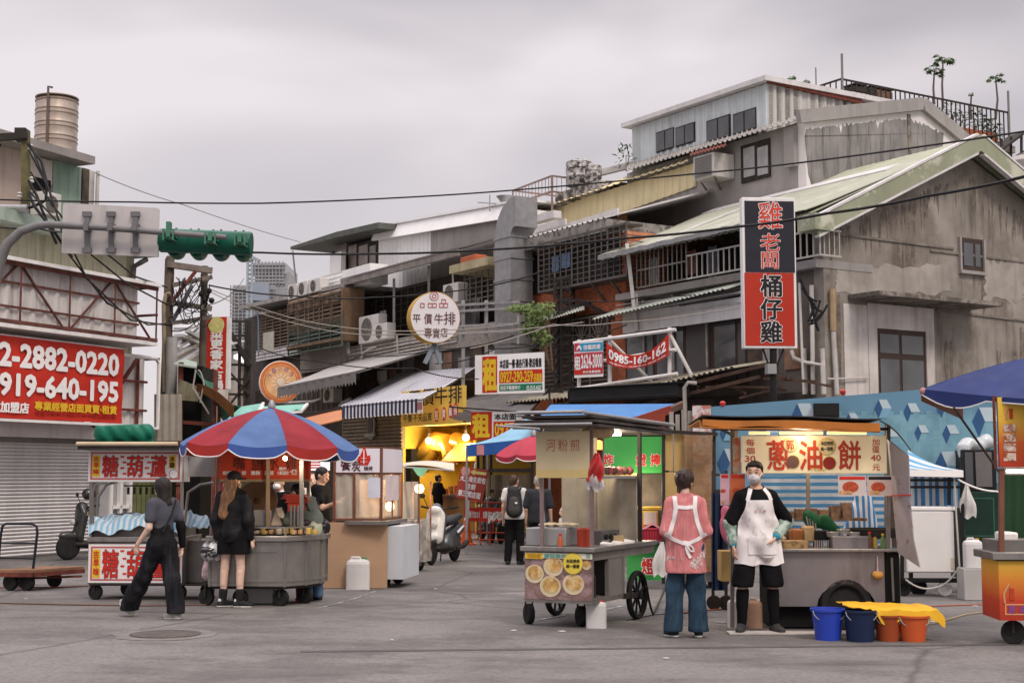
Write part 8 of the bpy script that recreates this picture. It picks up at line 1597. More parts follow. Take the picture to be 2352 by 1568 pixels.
wear(T2,'leggings',mat('charcoal_leggings',(.007,.007,.008),.85,0,.3,spec=.1),[x for s in 'LR' for x in leg(J,s,(.1,.064,.05),1.02,2)]+[('c',J['kn'+s].lerp(J['an'+s],.3)+V((0,.02,0)),J['kn'+s].lerp(J['an'+s],.55)+V((0,.018,0)),.055,.05)for s in 'LR'],clips=[((0,0,1),.455)],wr=.003)
sl=mat('mint_sleeve',(.36,.44,.39),.8,0,.12,6,patch=.5,pcol=(.17,.24,.20),psc=16)
for s in 'LR':wear(T2,'arm_sleeve',sl,arm(J,s,(.06,.066,.052),.86,1.84),wr=.005,wf=34,clips=[])
for s in 'LR':wear(T2,'cuff',mat('cyan_cuff',(.03,.25,.33),.7,0,.15),arm(J,s,(.06,.05,.042),1.82,1.95),.008)
apm=mat('white_apron',(.73,.69,.685),.85,0,.07,3,patch=.16,pcol=(.56,.52,.50),psc=5,streak=.25,scol=(.42,.38,.36),ssc=(6,6,2),bump=.25,bs=14);tr=bvh(sh,sho)
def bib(u,v):
 z=1.375-.66*v;w=.15+.02*v/.1 if v<.1 else(.17+.04*(v-.1)/.28 if v<.38 else .21+.045*(v-.38)/.62)
 if v<.38:w=.135+.085*(v/.38)**1.6
 return((u-.5)*2*w+.012,z-.012*math.sin(u*3.14)*v+.008*math.sin(u*14)*v)
ap=drape(T2,'apron',apm,tr,bib,30,34,-1,.012,.008,.12,2)
for s in(1,-1):drape(T2,'apron_strap',apm,tr,strip([(s*.125+.012,1.37),(s*.105+.01,1.43),(s*.07,1.495)],.04),10,3,-1,.008,.006)
tra=bvh(ap)
drape(T2,'apron_pocket',apm,tra,lambda u,v:(-.12+.30*u,.985-.17*v),12,8,-1,.008,.006)
drape(T2,'stain',mat('apron_stain',(.34,.28,.26),.85,0,.4,18),tra,lambda u,v:(-.0+.15*u,.80-.055*v*math.sin(3.14*u)-.02*math.sin(u*3)),10,4,-1,.004,.003)
mb=MB();mb.M=WM[T2]
for i in range(3):
 h_=tra.ray_cast(V((-.035+i*.045,-1.5,1.26)),V((0,1,0)))[0]
 if h_ is not None:p=h_+V((0,-.006,0));lay(mb,'王小明'[i],[p+V((-.012,0,-.012)),p+V((.012,0,-.012)),p+V((.012,0,.012)),p+V((-.012,0,.012))],.02,.003)
mb.build('lettering',mat('pale_red_print',(.42,.1,.11)),T2,smooth=0)
shoes(T2,J,k,mat('grey_boot',(.035,.033,.034),.7),None,'shoe',.05)
T3,J,k,q,Rm=person('woman in a grey top and wide black jeans striding away to the left',floor(374,1422),R_(-128),1.605,skin2,dict(pel=(0,-.04,.91),wst=(0,-.05,1.07),hipL=(.085,-.04,.88),hipR=(-.085,-.04,.88),knL=(.06,-.30,.50),anL=(.03,-.62,.11),toL=(.03,-.75,.17),knR=(-.07,.06,.48),anR=(-.09,.12,.09),toR=(-.09,-.05,.03),chs=(0,-.05,1.26),nck=(0,-.04,1.42),head=(0,-.07,1.58),shL=(.165,-.04,1.38),shR=(-.165,-.04,1.38),elL=(.22,-.02,1.10),wrL=(.26,-.18,.90),fgL=(.25,-.22,.80),elR=(-.22,.03,1.1),wrR=(-.24,.04,.87),fgR=(-.23,.02,.77),face=(.1,-1,-.03)))
grt=mat('grey_knit',(.05,.05,.065),.85,0,.15,8,wave=('Z',28,(.095,.095,.115),.6),spec=.1,bump=.3,bs=24)
wear(T3,'trousers',blk2,[('e',V(J['pel']),(.175,.13,.15)),('e',V(J['wst']),(.15,.11,.1))]+[x for s in 'LR' for x in(('c',J['hip'+s],J['kn'+s],.105,.098),('c',J['kn'+s],J['an'+s],.098,.105))],clips=[((0,0,-1),-.07)],wr=.012,wf=13)
wear(T3,'top',grt,torso(J,k,.014)+[x for s in 'LR' for x in arm(J,s,(.06,.06,.058),0,.62)],clips=[((0,0,-1),-1.0),((0,0,1),1.40)],wr=.004)
wear(T3,'hair',hairb,[('e',q(0,.012,.02),(.088,.104,.105)),('c',q(0,.05,0),q(0,.06,-.2),.085,.075,.75,(0,1,0)),('c',q(.05,.0,0),q(.055,.02,-.16),.035,.03),('c',q(-.05,.0,0),q(-.055,.02,-.16),.035,.03),('c',q(-.02,.07,-.2),q(-.03,.06,-.36),.055,.02)],.009,.03,wr=.003,wf=40)
wear(T3,'arm_cover',blk,arm(J,'R',(.05,.047,.036),.85,1.95))
mb=MB();mb.M=WM[T3];mb.tube([J['shR']+V((.03,.07,.05)),J['chs']+V((-.04,.125,0)),J['pel']+V((.1,.13,.13))],.01,6);mb.build('bag_strap',black,T3)
shoes(T3,J,k,mat('grey_trainer',(.36,.34,.31),.7),shoe_w)
T4,J,k,q,Rm=person('woman in black cap, jacket and shorts with long light brown hair, seen from behind',floor(533,1394),R_(165),1.665,skin2,dict(knL=(.11,-.0,.49),anL=(.115,.03,.09),toL=(.05,-.10,.03),anR=(-.115,.03,.09),toR=(-.23,-.06,.03),shL=(.155,.01,1.38),shR=(-.155,.01,1.38),elL=(.2,.04,1.1),wrL=(.215,.0,.87),fgL=(.215,-.02,.77),elR=(-.205,.03,1.1),wrR=(-.225,-.03,.87),fgR=(-.25,-.05,.78),face=(-.3,-1,.0)))
jk=wear(T4,'jacket',mat('black_jacket',(.011,.0105,.012),.55,0,.3,6,bump=.45,bs=16,spec=.2),torso(J,k,.028,1.06)+[x for s in 'LR' for x in arm(J,s,(.076,.076,.055),0,1.95)]+[('c',V((0,.01,1.2)),V((0,.01,.86)),.165,.155,.75,(0,1,0)),('c',J['nck']-V((0,0,.05)),J['nck']+V((0,0,.02)),.085,.075)],clips=[((0,0,-1),-.80)],wr=.011,wf=12)
wear(T4,'shorts',blk,[('e',V(J['pel']),(.18,.14,.16))]+[('c',J['hip'+s],J['hip'+s].lerp(J['kn'+s],.62),.11,.118)for s in 'LR'],clips=[((0,0,-1),-.655)],wr=.004)
hb=mat('light_brown_hair',(.21,.105,.05),.45,0,.35,10,streak=.8,scol=(.42,.25,.13),ssc=(50,50,2))
wear(T4,'hair',hb,[('e',q(0,.015,.0),(.084,.098,.09)),('c',q(0,.07,0),q(.0,.125,-.2),.084,.09,.5,(0,1,0)),('c',q(.0,.125,-.2),q(.03,.17,-.42),.09,.06,.45,(0,1,0)),('c',q(.06,.05,-.0),q(.08,.15,-.38),.032,.03)],.009,.03,wr=.004,wf=45)
cp=wear(T4,'cap',mat('black_cap',(.014,.014,.016),.7),[('e',q(0,.012,.045),(.092,.105,.092))],.009,clips=[((0,0,-1),-(J['head'].z+.012))],wr=0);soft('brim',mat('black_cap',(.014,.014,.016)),[('e',q(0,-.13,.035),(.07,.075,.012))],cp and T4,.008)
wear(T4,'sock',mat('black_sock',(.013,.013,.014),.9),[('c',J['an'+s]+V((0,0,.02)),J['an'+s].lerp(J['kn'+s],.27),.046,.052)for s in 'LR'],wr=.003,clips=[])
shoes(T4,J,k,shoe_b,shoe_w)
for s in 'LR':
 a,b=J['an'+s],J['to'+s];mb=MB()
 soft('shoe_panel',shoe_w,[('c',a.lerp(b,.35)+V((0,0,-.022)),a.lerp(b,.62)+V((0,0,-.01)),.036,.036),('c',a+V((0,0,-.02))-(b-a)*.25,a+V((0,0,-.02))-(b-a)*.18,.034,.03)],T4,.008,.01,[((0,0,-1),-.035)])
hp=WM[T4]@(J['fgL']+V((.085,.02,-.07)))
ht=thing('motorcycle_helmet','black and silver patterned motorcycle helmet dangling from the cap woman\'s hand','helmet',hp)
soft('shell',mat('helmet_graphic',(.03,.03,.033),.25,0,.3,5,patch=.55,pcol=(.55,.54,.55),psc=11,spec=.6),[('e',V((0,0,0)),(.135,.15,.135)),('e',V((.03,.03,-.06)),(.12,.12,.1))],ht,.009,.03,[((0,0,-1),.13)])
soft('visor',mat('visor',(.02,.02,.025),.08,0,spec=.8),[('e',V((-.02,-.04,.02)),(.128,.12,.06))],ht,.009);mb=MB();c=hp+V((0,0,.1));mb.tube([c+V((-.03,0,0)),c+V((-.03,0,.07)),c+V((0,0,.1)),c+V((.03,0,.07)),c+V((.03,0,0))],.008,5);mb.build('strap',black,ht)
def simple(label,loc,rz,H,sk,top,bot,hairm,over={},slv=.6,hairp=0,hem=.86,shm=None,face=True,group=None):
 t,J,k,q,Rm=person(label,loc,rz,H,sk,over,.013,False,group)
 wear(t,'trousers',bot,[('e',V(J['pel']),(.172*k,.125*k,.14*k))]+[x for s in 'LR' for x in leg(J,s,(.1*k,.08*k,.072*k),0,2)],.013,clips=[((0,0,-1),-.06)],wr=.005)
 s_=wear(t,'shirt',top,torso(J,k,.022,1.05)+[x for s in 'LR' for x in arm(J,s,(.074*k,.072*k,.06*k),0,slv)]+[('c',V((0,.01,1.1))*k,V((0,.01,.9))*k,.17*k,.175*k,.75,(0,1,0))],.013,clips=[((0,0,-1),-hem*k),((0,-.2,1),1.455*k)],wr=.005)
 hp_=[('e',q(0,.018,.035),(.084*k,.098*k,.09*k)),('e',q(0,.05,-.01),(.074*k,.058*k,.085*k))]
 if hairp:hp_+=[('c',q(0,.07,0),q(0,.08,-hairp),.07*k,.05*k)]
 if hairm:wear(t,'hair',hairm,hp_,.011,.02,wr=.004,wf=50)
 shoes(t,J,k,shm or shoe_b);return t,J,k,q,Rm,s_
t,J,k,q,Rm,s_=simple('vendor in sage green jumper and dark patterned apron bending over the salted chicken cart',V((at(716,1300,18.7).x,18.7,0)),R_(-125),1.62,skin,mat('sage_knit',(.23,.27,.22),.85,0,.12,8),blk,hairb,dict(chs=(0,-.09,1.22),nck=(0,-.2,1.36),head=(0,-.29,1.47),shL=(.165,-.14,1.33),shR=(-.165,-.14,1.33),wst=(0,-.03,1.06),elL=(.22,-.22,1.08),wrL=(.15,-.42,1.0),fgL=(.13,-.5,.98),elR=(-.22,-.2,1.08),wrR=(-.14,-.42,1.02),fgR=(-.1,-.5,1.0),face=(0,-1,-.5)),1.1,0)
wear(t,'apron',mat('dark_print_apron',(.02,.02,.028),.8,0,.3,5,patch=.3,pcol=(.3,.2,.2),psc=18),[('c',V((0,-.2,1.2)),V((0,-.13,.75)),.13,.17,.5,(0,1,0)),('c',V((.12,-.03,1.3)),V((.06,.1,1.0)),.022,.022),('c',V((-.12,-.03,1.3)),V((-.06,.1,1.0)),.022,.022),('c',V((-.15,.02,.95)),V((.15,.02,.95)),.115,.115)],wr=.005)
wear(t,'jeans_leg',mat('mid_denim',(.07,.12,.2),.8,0,.3,6),[x for s in 'LR' for x in leg(J,s,(.1,.084,.076),.8,2)],.013,clips=[((0,0,-1),-.05)])
simple('man in black t-shirt with short black hair facing right behind the plywood board',V((at(736,1300,21.2).x,21.2,0)),R_(75),1.74,skin,blk,blk,hairb,dict(elR=(-.2,-.1,1.12),wrR=(-.14,-.3,1.2),fgR=(-.1,-.38,1.25),face=(.0,-1,-.25)))
t,J,k,q,Rm,s_=simple('person in black jacket with white collar and mask behind the salted chicken cart',V((at(640,1300,21.5).x,21.5,0)),R_(-35),1.62,skin,blk,blk,hairb,{},1.9)
wear(t,'face_mask',whitep,[('e',q(0,-.055,-.052),(.064,.06,.056),Rm)],.011);wear(t,'collar',whitep,[('c',J['nck']-V((.05,.02,.04)),J['nck']+V((.05,-.02,-.02)),.06,.06)],.011)
simple('curly brown haired person half hidden between the chicken cart and the glass stall',V((at(713,1300,22.5).x,22.5,0)),R_(20),1.66,skin2,mat('cream_shirt',(.55,.5,.42),.8),blk,mat('curly_hair',(.07,.035,.02),.7,0,.4,20),{},.6)
t,J,k,q,Rm,s_=simple('traveller with black backpack over a white t-shirt walking up the lane',floor(1182,1296),R_(178),1.62,skin,mat('white_tee',(.6,.57,.56),.8,0,.06),blk,mat('brown_hair',(.06,.035,.024),.5,0,.3,20),dict(knL=(.11,.0,.49),anL=(.13,.03,.09),anR=(-.1,.03,.09),toR=(-.17,-.1,.03),face=(-.6,-1,-.1),elR=(-.23,.0,1.1),wrR=(-.2,-.2,1.02),fgR=(-.18,-.28,1.02)),.5,0)
bp_=thing('backpack','black rounded backpack worn on the traveller\'s back in the lane','backpack',WM[t]@V((0,.2,.95)))
WM[bp_]=Matrix.Translation(WM[bp_].translation)@Matrix.Rotation(R_(178),4,'Z');bp_.rotation_euler=(0,0,R_(178))
soft('bag',mat('backpack_black',(.025,.024,.026),.65,0,.3,8),[('c',V((0,0,.05)),V((0,-.02,.36)),.155,.12,.7,(0,1,0))],bp_,.012,.03,wr=.004);soft('front_pocket',mat('backpack_grey',(.05,.047,.046),.6),[('c',V((0,.09,.05)),V((0,.08,.2)),.11,.09,.5,(0,1,0))],bp_,.012)
mb=MB();mb.M=WM[bp_]
for s in(.11,-.11):mb.tube([V((s,-.08,.42)),V((s,-.2,.47)),V((s*1.1,-.32,.38))],.02,6)
mb.build('shoulder_strap',mat('backpack_grey',(.05,.047,.046)),bp_);mb=MB();mb.M=WM[bp_];mb.box(-.06,-.02,.165,.172,.16,.19);mb.build('patch',whitep,bp_)
simple('grey haired man in dark t-shirt seen from behind beside the backpack traveller',V((at(1237,1290,24.3).x,24.3,0)),R_(168),1.62,skin,mat('charcoal_tee',(.025,.027,.033),.8,0,.2),blk,mat('grey_hair',(.36,.33,.31),.6,0,.3,20),dict(face=(.35,-1,-.1)),.75)
simple('small child in white shirt looking left beyond the pancake cart',V((at(1297,1280,21.5).x,21.5,0)),R_(-75),1.16,skin2,mat('white_tee',(.6,.57,.56)),mat('mid_denim',(.07,.12,.2)),hairb,{},.6)
simple('cook in black standing inside the yellow lit shop',V((at(1006,1200,41.5).x,41.5,0)),R_(120),1.62,skin,blk,blk,hairb,dict(elR=(-.2,-.1,1.15),wrR=(-.15,-.32,1.05),fgR=(-.12,-.4,1.05)),.9)
P=Plane(gr(1560,1352),R_(2));t=thing('food_stall','stall walled with bamboo blinds, cardboard and green lettered panels','food stall',P.o);grn=mat('bright_green',(.05,.30,.07),.5,0,.08,2);bam=mat('bamboo',(.24,.135,.06),.7,0,.35,4,streak=.5,scol=(.07,.04,.02),ssc=(1.5,1.5,40));crd=mat('cardboard',(.42,.28,.11),.75,0,.1,3)
FB(P,'green_panel',grn,t,1388,1002,1523,1086,-.5,-.54);FB(P,'green_panel',grn,t,1440,1252,1524,1332,-.3,-.34)
rows=[(c,x,y,x+23,y+27)for c,x,y in(('炸',1386,1042),('燈',1461,1042),('捧',1494,1042))];write(P,-.5,rows,whitep,t,.06,'lettering_outline',.003);write(P,-.5,rows,redp,t,.03,'lettering',.007);rows=[('燈',1474,1282,1504,1318)];write(P,-.3,rows,whitep,t,.075,'lettering_outline',.003);write(P,-.3,rows,redp,t,.03,'lettering',.007)
FB(P,'cardboard',crd,t,1522,992,1546,1080,.0,-.02);FB(P,'cardboard',crd,t,1548,992,1574,1082,.0,-.02);FB(P,'cardboard',crd,t,1522,1084,1576,1180,.01,-.02)
mb=MB();a0,a1=P.sz(1572,1100,.1)[0],P.sz(1640,1100,.1)[0];z0,z1=P.sz(1600,1312,.1)[1],P.sz(1600,998,.1)[1];n=120
for i in range(n):z=z0+(z1-z0)*i/n;o=.1+.012*math.sin(i*.21)+rnd(.003);mb.sbox(P,a0+rnd(.004),a1+rnd(.006)+.02*math.sin(i*.05),z,z+(z1-z0)/n*.8,o,o-.008)
mb.build('bamboo_blind',bam,t)
mb=MB()
for x in(1524,1640):mb.bar(P.hit(x,1340,.0),P.hit(x,985,.0),.045);mb.bar(P.hit(x,1340,-1.0),P.hit(x,985,-1.0),.045)
mb.bar(P.hit(1518,990,.06),P.hit(1648,997,.06),.05);mb.bar(P.hit(1385,985,-.5),P.hit(1648,990,-.5),.04);mb.bar(P.hit(1390,1250,-.5),P.hit(1520,1250,-.5),.04);mb.build('frame',iron,t)
FB(P,'back_board',mat('dim_wall',(.2,.17,.15),.8,0,.4,3),t,1470,1088,1524,1240,-.9,-.94);FB(P,'shelf',mat('yellow_plastic',(.60,.38,.06),.5),t,1466,1164,1524,1170,-.3,-.8);FB(P,'base_box',galv,t,1576,1300,1650,1335,-.1,-.9);castor(t,P,1660,1384,-.2,.1);castor(t,P,1590,1375,-.6,.1)
def crate(label,x0,y0,x1,y1,o,dp,m,name='crate',slots=True,group=None):
 t=thing(name,label,name.replace('_',' '),P.hit((x0+x1)/2,y1,o),0,group);mb=MB();a0,z1=P.sz(x0,y0,o);a1,z0=P.sz(x1,y1,o);w=a1-a0;p=[P.pt(a0+.06*w,z0,o),P.pt(a1-.06*w,z0,o),P.pt(a1-.06*w,z0,o-dp),P.pt(a0+.06*w,z0,o-dp),P.pt(a0,z1,o+.02),P.pt(a1,z1,o+.02),P.pt(a1,z1,o-dp),P.pt(a0,z1,o-dp)];mb.hexa(p);mb.sbox(P,a0-.01,a1+.01,z1-.02,z1+.004,o+.035,o-dp-.01);mb.build('basket',m,t)
 if slots:
  mb=MB()
  for k in range(9):a=a0+w*(k+1)/10;mb.sbox(P,a-.006,a+.006,z0+.04,z1-.04,o+.022,o+.012)
  mb.build('slot',mat('slot_dark',(.2,.01,.015),.8),t)
 return t
crate('pink red plastic basket with a pink cloth on the stall between the green panels',1466,1212,1528,1242,-.1,.35,mat('basket_red',(.45,.04,.07),.45,0,.1));cloth('cloth',mat('pink_towel',(.55,.22,.25),.85,0,.12),lambda u,v:P.hit(1466+62*u,1208+5*math.sin(u*9)+4*v,-.06-.3*v),'pink towel lying over the red basket','towel',nu=16,nv=5,th=.03)
FB(P,'food_box',mat('yellow_plastic',(.6,.38,.06)),t,1472,1172,1512,1210,-.3,-.6,.01);FB(P,'food_box',mat('pale_box',(.55,.5,.42),.6,0,.15),t,1478,1176,1508,1204,-.28,-.3);crate('lilac plastic tub with yellow food on the rear stall beside the dark post',1418,1222,1452,1250,-.15,.3,mat('lilac_plastic',(.36,.29,.52),.5),'plastic_tub',False);crate('cream carton beside the lilac tub on the rear stall',1402,1204,1420,1250,-.2,.2,mat('cream_carton',(.58,.45,.25),.6),'carton',False)
mb=MB();q=P.hit(1435,1220,-.25);[mb.ball(q+V((rnd(.06),rnd(.06),rnd(.015))),.03,8,6)for i in range(12)];one(mb,'food_heap',mat('egg_yellow',(.65,.42,.06),.6),'heap of yellow food in the lilac tub','food')
for i in range(6):x=1380+i*14;mb=MB();mb.fbox(P,x,1080+3*(i%2),x+13,1102,-.6,-.64);one(mb,'price_card',mat('warm_card%d'%(i%2),((.62,.40,.18),(.66,.54,.26))[i%2],.6,0,.3,20),'small warm coloured food picture card pinned in a row over the rear stall','card','picture cards over the rear stall')
bagcloth('big white plastic bag hanging against the lower green panel',P,1518,1244,1322,34,.1,mat('white_bag',(.62,.6,.58),.35,0,.08,spec=.4),2)
t=thing('lantern_lamp','small orange glowing heat lamp above the rear stall','lamp',P.hit(1372,1030,-.6));mb=MB();q=P.hit(1372,1032,-.6);mb.lathe([(.05,0),(.13,.0),(.11,.1),(.04,.14)],q,14);mb.build('lamp_shade',mat('orange_glow',(1,.36,.06),.5,emit=1.6),t);mb=MB();mb.tube([q+V((0,0,.14)),q+V((0,0,.35))],.01,5);mb.build('cord',iron,t)
plamp(P.hit(1480,1120,-.35),12,(1,.82,.55),.1,'stall_lamp')
mb=MB();[mb.box(*s)for s in((at(1528,0,21).x+i*.09,at(1528,0,21).x+i*.09+.06,21,21.05,0,at(0,945+7*math.sin(i*2),21).z)for i in range(8))];mb.tube([V((at(1572,0,21).x,21,0)),at(1572,890,21),at(1580,878,21),at(1600,880,21)],.03,8);one(mb,'paling_fence',mat('grey_paling',(.28,.255,.235),.8,0,.25,3,streak=.5),'row of weathered grey palings with a bent pipe behind the bamboo stall','fence')
mb=MB();mb.ext([at(1450,958,22),at(1528,948,22),at(1528,985,22),at(1450,985,22)],(0,.05,0));mb.bar(at(1400,986,22),at(1540,940,22.2),.12);one(mb,'red_board',mat('dull_red_board',(.22,.04,.025),.7),'dull red board under a slanting beam behind the pancake cart roof','board')
A,B=at(1632,1100,20.9),at(2300,1100,20.1);ang=math.atan2(B.y-A.y,B.x-A.x);P=Plane(A,ang);t=thing('hoarding','long blue tarpaulin hoarding printed with scattered pale and navy cubes','hoarding',P.o)
zl,zr_=P.sz(1632,934)[1],P.sz(2300,886)[1];W_=P.sz(2300,1000)[0]
mb=MB();mb.sheet(lambda u,v:P.pt(W_*u,1.42+(zl+(zr_-zl)*min(1,u*1.15)-1.42)*v,.006*math.sin(u*30)*v),40,4,.012);sheetm=mat('hoarding_blue',(.115,.235,.335),.5,0,.1,1.5);mb.build('sheet',sheetm,t)
random.seed(21);cu=[MB(),MB(),MB(),MB()];pc=[]
for i in range(170):
 u=.12+random.random()*4.0;a=u;x=a;zt_=zl+(zr_-zl)*min(1,a/W_*1.15);z=random.uniform(1.75,zt_-.22);s=random.choice((.12,.14,.19,.22))
 if any((x-p[0])**2+(z-p[1])**2<(s+p[2])**2*1.5 for p in pc):continue
 pc.append((x,z,s));f=lambda px,pz:P.pt(x+px*s,z+pz*s,.02)
 for k,q in enumerate((((-.55,0),(-.1,.9),(.25,.0),(-.15,-1.0)),((-.1,.9),(.7,.9),(1.15,0),(.25,0)),((.25,0),(1.15,0),(.7,-1.0),(-.15,-1.0)))):
  if k==2 and i%3:continue
  cu[k].ext([f(*p)for p in q],P.n*.003)
for k,(nm,c)in enumerate((('navy_face',(.03,.085,.20)),('pale_face',(.42,.51,.55)),('mid_face',(.17,.34,.47)))):cu[k].build(nm,mat('cube_'+nm,c,.5,0,.15,2),t)
mb=MB()
for i in range(9):
 for j in range(32):
  x=1.35+j*.09;z=1.45+i*.115+(j%2)*.057;mb.cur=random.randrange(2)
  if x+.09<W_ and z+.115<zl+(zr_-zl)*min(1,x/W_*1.15):mb.ext([P.pt(x,z,.016),P.pt(x+.09,z,.016),P.pt(x+.09,z+.115,.016),P.pt(x,z+.115,.016)],P.n*.001)
mb.build('tile_print',[mat('tile_teal',(.15,.30,.375),.5,0,.2,2),mat('tile_teal_pale',(.175,.335,.405),.5,0,.2,2)],t)
mb=MB();[mb.bar(P.pt(a,0,-.05),P.pt(a,2.6,-.05),.05)for a in(0,1.4,2.8,W_-.05)];mb.build('post',iron,t)
mb=MB();mb.sbox(P,-.25,.02,.8,zl+.02,.03,.0);mb.build('side_flap',mat('torn_poster',(.55,.5,.5),.7,0,.2,5,patch=.4,pcol=(.4,.15,.12),psc=6),t)
mb=MB();mb.fbox(P,1868,926,1928,957,.3,.05);mb.fbox(P,1872,930,1924,953,.31,.301);one(mb,'floodlight',black,'black rectangular floodlight box on top of the cube patterned hoarding','lamp')
for x,y,lab in((1660,930,'left'),(1936,903,'right')):mb=MB();q=P.hit(x,y,0);mb.lathe([(.02,-.02),(.04,0),(.045,.035),(.02,.06)],q,14);mb.tube([q,q-V((0,0,.25))],.012,5);one(mb,'warning_lamp',mat('red_lamp',(.5,.05,.04),.3,0,.2),f'small red warning lamp on the hoarding top, {lab} one','lamp','red lamps along the hoarding')
P=Plane(gr(1880,1446),R_(-1));t=thing('food_stall','scallion pancake stall with big cream lit sign, steel counter and orange lined roof','food stall',P.o);lil=mat('lilac_steel',(.235,.21,.215),.42,.5,.2,1.5,streak=.55,scol=(.11,.09,.09),ssc=(4,4,.6))
FB(P,'sign_board',cream_lit,t,1704,1000,2038,1087,.1,.04,.008);FB(P,'sign_board',mat('stained_board',(.45,.38,.30),.6,0,.3,4,patch=.4,pcol=(.4,.12,.06),psc=6),t,1683,1004,1702,1086,-.05,-.3)
write(P,.101,[(c,x,1012,x+52,1078)for c,x in zip('蔥油餅',(1762,1836,1925))],mat('brush_red',(.50,.06,.025),.5),t,.022);write(P,.101,[('每',1714,1008,1733,1024),('個',1714,1027,1733,1042),('30',1711,1046,1735,1060),('元',1714,1066,1731,1080),('加',2003,1008,2020,1022),('蛋',2003,1024,2020,1040),('40',2000,1044,2023,1058),('元',2004,1066,2021,1080)],mat('brush_red',(.5,.06,.025)),t,.014);write(P,.101,[('Taipei',1860,1074,1896,1083)],mat('gold_print',(.6,.42,.05)),t,.01)
for x,y,r,m1,tx,mt in((1815,1021,.078,'sign_ivory','郭','brush_red'),(1899,1025,.095,'sign_ivory','',''),(1821,1060,.072,'dark_seal','',''),(1905,1063,.072,'red_seal','','')):
 disc(P,x,y,r,.103,mat('gold_print',(.6,.42,.05)),t);disc(P,x,y,r*.92,.107,mat(m1,dict(sign_ivory=(.66,.56,.30),dark_seal=(.16,.09,.07),red_seal=(.28,.03,.02))[m1],.5),t)
 if tx:write(P,.111,[(tx,x-9,y-12,x+9,y+12)],MATS[mt],t,.01)
write(P,.111,[('本店使用',1885,1013,1913,1022),('統一發票',1885,1026,1913,1035)],blackp,t,.02)
zc=P.sz(1900,1266)[1];zb=P.sz(1900,1392)[1];a0,a1=P.sz(1772,1300)[0],P.sz(2066,1300)[0];ca=P.sz(1942,1300)[0]
mb=MB();pts=[(a0,zb),(ca-.31,zb)]+[(ca-.31*math.cos(k*math.pi/10),zb+.24*math.sin(k*math.pi/10))for k in range(1,10)]+[(ca+.31,zb),(a1-.16,zb),(a1-.16,zc),(a0,zc)];mb.ext([P.pt(a,z,0)for a,z in pts],-P.n*.03);mb.build('cart_body',lil,t)
mb=MB();mb.sbox(P,a0,a1,.02,zc-.01,-.1,-.85);mb.sbox(P,a1-.155,a1,.1,zc,-.005,-.1);mb.build('cart_inside',dark,t);mb=MB();mb.sbox(P,P.sz(1775,1300)[0],P.sz(2078,1300)[0],zc,zc+.03,.06,-.9);mb.build('counter',steel,t,bevel=.006)
q=P.pt(ca,.27,-.06);mb=MB();mb.lathe([(.2,-.06),(.26,-.06),(.29,-.02),(.29,.02),(.26,.06),(.2,.06),(.16,.02),(.02,.03)],q,32,P.n);mb.build('wheel',rubber,t)
mb=MB();mb.tube([P.hit(2048,1280,.02),P.hit(2052,1380,.02)],.014,6);mb.tube([P.hit(2062,1280,-.2),P.hit(2066,1440,-.2)],.02,6);mb.build('stay',dsteel,t)
for x,o in((1682,-.1),(2040,-.02),(1856,-.75),(1690,-.8),(2036,-.8)):post(t,P,x,975,1268 if x!=1682 else 1440,o,.04,dsteel)
zr=P.sz(1850,972)[1]
org=mat('orange_lining',(.42,.15,.03),.6,0,.2,3);f=lambda u,v:P.hit(1612+412*u,962+8*u,.42)-P.n*1.4*v+V((0,0,.02-.05*v-.008*math.sin(u*9)*(1-v)))
cloth('roof_tarp',mat('black_tarp',(.03,.03,.034),.5,0,.2),lambda u,v:f(u,v)+V((0,0,.02)),t=t,nu=24,nv=10,th=.012);cloth('roof_lining',org,lambda u,v:f(u,v)-V((0,0,.012+.09*(v<.12))),t=t,nu=24,nv=10,th=.01);cloth('roof_valance',org,lambda u,v:f(.005+.99*u,0)-V((0,0,.02+(.06+.03*u+.012*math.sin(u*14))*v))-P.n*.02,t=t,nu=30,nv=3,th=.008)
cloth('roof_flap',mat('black_tarp',(.03,.03,.034)),lambda u,v:P.hit(2022,966,.42).lerp(P.hit(2020,966,-1.0),v).lerp(P.hit(2092,1034,.35-1.3*v),u)+V((0,0,.05*math.sin(3.14*u))),t=t,nu=10,nv=8,th=.01)
mb=MB();mb.bar(P.hit(1640,985,.1),P.hit(2040,985,.1),.03);mb.bar(P.hit(1680,984,-.1),P.hit(1680,984,-.9),.03);mb.bar(P.hit(2040,984,-.02),P.hit(2040,984,-.9),.03);mb.bar(P.hit(1625,968,.38),P.hit(1685,1000,-.1),.025);mb.build('roof_frame',iron,t)
mb=MB()
for x0,x1 in((1720,1768),(1790,1890),(1900,1990)):mb.tube([P.hit(x0,994,-.1),P.hit(x1,994,-.1)],.018,8)
mb.build('tube_light',mat('lit_tube_warm',(1,.74,.38),.5,emit=.65),t);plamp(P.hit(1860,1020,-.35),16,(1,.85,.6),.15,'stall_tube_light');plamp(P.hit(1840,992,.25),5,(1,.85,.6),.1,'sign_light')
mb=MB();q=[P.hit(2040,1008,.03),P.hit(2088,1046,.34),P.hit(2092,1150,.36),P.hit(2100,1240,.4),P.hit(2114,1302,.42),P.hit(2064,1268,.08)];mb.ext(q,P.u*-.012);mb.build('side_wing',mat('lilac_sheet',(.32,.295,.325),.5,.2,.1,3,patch=.06,pcol=(.2,.16,.15),psc=7),t);mb=MB();mb.bar(P.hit(2044,1138,.09),P.hit(2093,1136,.38),.012);mb.build('cord',redp,t)
